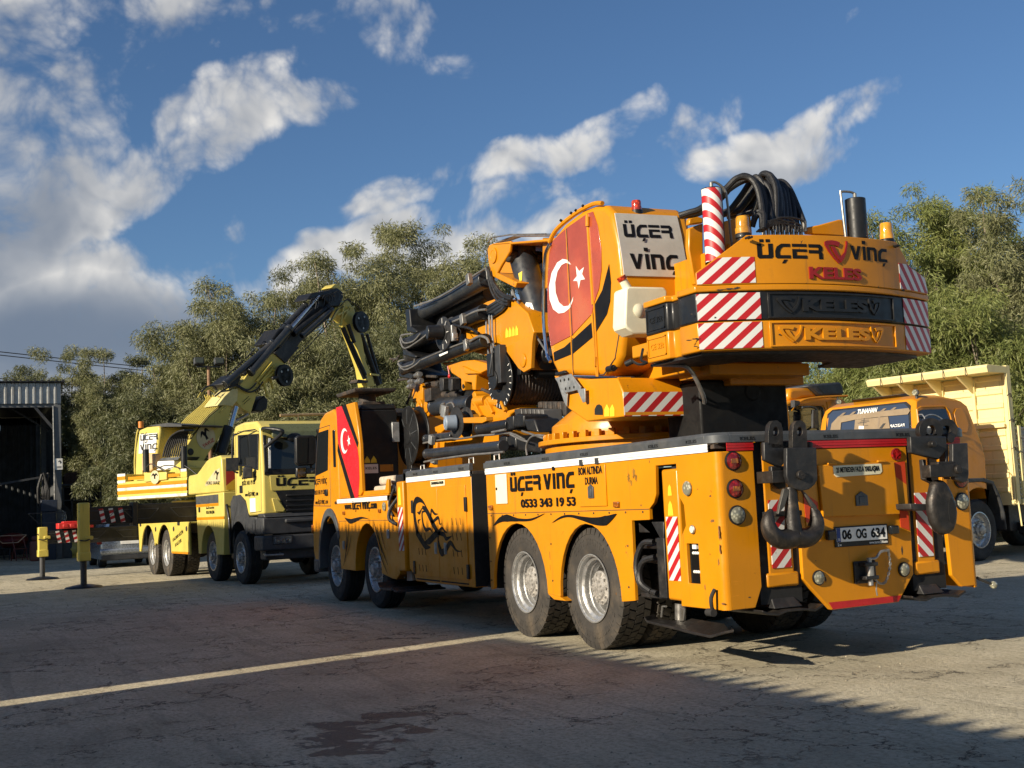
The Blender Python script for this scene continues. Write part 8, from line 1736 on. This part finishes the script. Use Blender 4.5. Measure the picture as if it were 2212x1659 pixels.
LEAF_C = leaf_mat('dark_leaves', (.08, .092, .042), (.115, .125, .058), (.18, .178, .09))
BARK = plain('bark', (.20, .16, .12), .85, var=.35, scale=5)
def leaves(cent, rad_, n, ln, wd, droop, seed):
    r = np.random.default_rng(seed); k = r.choice(len(cent), n, p=rad_**2/np.sum(rad_**2))
    d = r.normal(size=(n, 3)); d /= np.linalg.norm(d, axis=1)[:, None]; rr = r.random(n)**.42
    P = cent[k]+d*(rr*rad_[k])[:, None]*np.array([1, 1, .72])
    P[:, 2] -= r.random(n)**2*.5*rad_[k]
    # sprays: several leaves share a twig direction
    ax = d*np.array([1, 1, .5])*(1-droop)+np.array([0, 0, -1])*droop+r.normal(size=(n, 3))*.42; ax /= np.linalg.norm(ax, axis=1)[:, None]
    sd = np.cross(ax, r.normal(size=(n, 3))); sd /= np.linalg.norm(sd, axis=1)[:, None]
    L = ln*r.uniform(.55, 1.35, n)[:, None]; Wd = wd*r.uniform(.7, 1.4, n)[:, None]
    up = np.cross(sd, ax)*L*.14
    v = np.stack([P, P+ax*L*.45+sd*Wd+up, P+ax*L-up*.3, P+ax*L*.45-sd*Wd+up], 1).reshape(-1, 3)
    return v
def leaf_mesh(name, v, mat):
    n = len(v)//4; me = bpy.data.meshes.new(name); me.vertices.add(len(v)); me.vertices.foreach_set('co', v.astype(np.float32).ravel())
    me.loops.add(4*n); me.loops.foreach_set('vertex_index', np.arange(4*n, dtype=np.int32)); me.polygons.add(n)
    me.polygons.foreach_set('loop_start', np.arange(0, 4*n, 4, dtype=np.int32)); me.polygons.foreach_set('loop_total', np.full(n, 4, dtype=np.int32))
    me.update(calc_edges=True); me.materials.append(mat); return me
def tree(x, y, h, w, seed, mat, label, n=20000, low=.12, ln=.19, wd=.0145, droop=.55, name='eucalyptus_tree', group=None, nclump=190):
    r = np.random.default_rng(seed); t = thing(name, label, 'tree', (x, y, 0), 0, group)
    C = []; Rr = []
    # tall plumes of foliage, each on its own limb, over a looser lower crown
    npl = 10; plumes = []
    for k in range(npl):
        a = 2*math.pi*k/npl+r.uniform(-.4, .4); q = 0 if k == 0 else r.uniform(.12, .38)
        plumes.append((math.cos(a)*q*w, math.sin(a)*q*w, h*(1.0 if k == 0 else r.uniform(.72, .98)), r.uniform(.30, .50)*h, r.uniform(.13, .20)*w))
    for i in range(nclump):
        if i < nclump*.62:
            px, py, pt, pb, pr = plumes[i % npl]; f = r.random()**.8; z = pb+(pt-pb)*f; sp = pr*(1.3-.62*f); a = r.uniform(0, 6.28); q = r.random()**.5*sp
            lean = .55+.45*f; c = np.array([px*lean+math.cos(a)*q, py*lean+math.sin(a)*q, z]); rad0 = r.uniform(.06, .125)*w*(1.1-.25*f)
        else:
            f = r.uniform(low, .66); env = w*.5*(.70+.35*math.sin((f-low)/(.66-low)*math.pi)); a = r.uniform(0, 6.28); q = r.random()**.45; c = np.array([math.cos(a)*env*q, math.sin(a)*env*q, f*h]); rad0 = r.uniform(.05, .115)*w
        c[2] = min(c[2], h-rad0*.6); C.append(c); Rr.append(rad0)
    C = np.array(C); Rr = np.array(Rr)
    place('crown', leaf_mesh('crown', leaves(C, Rr, n, ln, wd, droop, seed+1), mat), t)
    m = MB(); top = .72*h; rs = random.Random(seed); base = [V((rs.uniform(-.15, .15)*f*w, rs.uniform(-.15, .15)*f*w, f*top)) for f in (0, .25, .5, .75, 1)]; base[0] = V((0, 0, -.05)); tk = catmull(base, 3)
    R0 = .022*h; m.tube(tk, [R0*(1-.8*i/(len(tk)-1)) for i in range(len(tk))], 9)
    for j in range(26):
        i = rs.randrange(3, len(tk)-1); k = rs.randrange(len(C)); a = tk[i]; b = V(C[k]);
        if b.z < a.z-.1*h: continue
        mid = (a+b)/2+V((0, 0, -.06*(b-a).length)); pp = catmull([a, mid, b], 4); r0 = R0*(1-.8*i/(len(tk)-1))*.55; m.tube(pp, [r0*(1-.8*q/(len(pp)-1)) for q in range(len(pp))], 6)
    place('trunk', m.data('trunk', BARK), t); return t
def attop(px, depth, py):
    """base position and height of a tree whose top shows at a picture point"""
    ray = FW + RT*((px-1106)/FPX) - UP*((py-829.5)/FPX); p = CAM+ray*depth; return p.x, p.y, p.z
G1 = 'row of eucalyptus trees across the yard'
LT = [  # px, top py, depth, width, label
    (75, 800, 66, 5.0, 'C', 'small dark tree showing just above the shed roof, the one nearest the sky gap'),
    (150, 752, 68, 5.2, 'A', 'slim tree rising right of the shed roof, behind the glazed hut'),
    (222, 756, 66, 4.8, 'A', 'second slim tree from the shed, beside the one behind the hut'),
    (292, 775, 66, 4.6, 'C', 'low dark tree behind the yellow crane\'s operator cab'),
    (385, 690, 54, 6.0, 'A', 'broad olive tree behind the raised yellow boom\'s foot'),
    (470, 632, 50, 5.6, 'A', 'tree behind the floodlight mast'),
    (560, 588, 52, 6.4, 'A', 'tall tree between the floodlight mast and the boom\'s black cylinders'),
    (660, 560, 56, 6.0, 'C', 'dark tree behind the middle of the black boom'),
    (745, 520, 50, 6.2, 'A', 'tall tree just behind the tip of the yellow crane\'s boom'),
    (840, 496, 53, 6.0, 'A', 'tall bright tree right of the boom tip'),
    (925, 482, 50, 6.4, 'A', 'tallest tree of the row, above the orange crane\'s front cab'),
    (1005, 520, 49, 5.2, 'A', 'tree left of the orange boom head, at the end of the row'),
    (1060, 600, 52, 4.6, 'C', 'lower tree half hidden behind the orange boom head'),
    (1120, 700, 56, 4.6, 'A', 'small tree glimpsed behind the orange crane\'s winch'),
    (640, 720, 45, 6.0, 'A', 'bushy tree in front of the row, above the yellow truck\'s cab roof'),
    (900, 700, 45, 6.5, 'C', 'bushy tree behind the red flag deflector and black tower'),
    (330, 840, 48, 5.0, 'C', 'leafy bush-like tree behind the yellow counterweight')]
for i, (px, py, dp, w, k, lab) in enumerate(LT):
    x, y, z = attop(px, dp, py); tree(x, y, z+.2, w, 100+7*i, {'A': LEAF_A, 'C': LEAF_C}[k], lab, n=78000, low=.10, group=G1)
RTR = [
    (1945, 412, 36, 4.6, 'B', 'tall narrow tree right of the rear amber beacon, against the sky'), (2030, 440, 38, 4.2, 'B', 'slim tree between two taller ones above the cream truck bed'),
    (2110, 408, 36, 4.6, 'B', 'tall tree above the cream bed\'s corner post'), (2195, 395, 34, 4.4, 'A', 'tall browner tree right of the cream bed\'s corner post'),
    (2260, 420, 37, 5, 'B', 'tree beyond the browner tree, farthest right of the row'), (2000, 600, 31, 5.0, 'B', 'leafy tree low behind the orange round cab'), (2110, 640, 30, 5.0, 'B', 'bright leafy tree directly behind the cream truck bed'),
    (1880, 720, 33, 4.4, 'B', 'bright green low tree behind the wind deflector lorry'), (1790, 765, 36, 4.6, 'B', 'low bushy tree just below the counterweight'), (1700, 775, 40, 4.6, 'B', 'low tree behind the black box under the counterweight'), (2215, 700, 31, 4.6, 'C', 'dark leafy tree low beyond the grey side of the truck bed')]
for i, (px, py, dp, w, k, lab) in enumerate(RTR):
    x, y, z = attop(px, dp, py); tree(x, y, z+.2, w, 500+7*i, {'A': LEAF_A, 'B': LEAF_B, 'C': LEAF_C}[k], lab, n=60000, low=.08, ln=.18, wd=.012, droop=.5, group='trees behind the parked lorries')
# undergrowth below the trees
cen = []; rr_ = []
for i in range(150): x = rng.uniform(100, 1250); dp = rng.uniform(50, 62) if x > 345 else rng.uniform(66, 74); p = CAM+(FW+RT*((x-1106)/FPX))*dp; cen.append((p.x, p.y, rng.uniform(.5, 2.4))); rr_.append(rng.uniform(.8, 1.6))
for i in range(70): x = rng.uniform(1600, 2330); dp = rng.uniform(34, 44); p = CAM+(FW+RT*((x-1106)/FPX))*dp; cen.append((p.x, p.y, rng.uniform(.5, 2.2))); rr_.append(rng.uniform(.8, 1.5))
ob_ = bpy.data.objects.new('undergrowth', leaf_mesh('undergrowth', leaves(np.array(cen), np.array(rr_), 60000, .40, .06, .35, 9), LEAF_C)); COL.objects.link(ob_); ob_['kind'] = 'stuff'; ob_['label'] = 'dark bushy undergrowth below the trees'
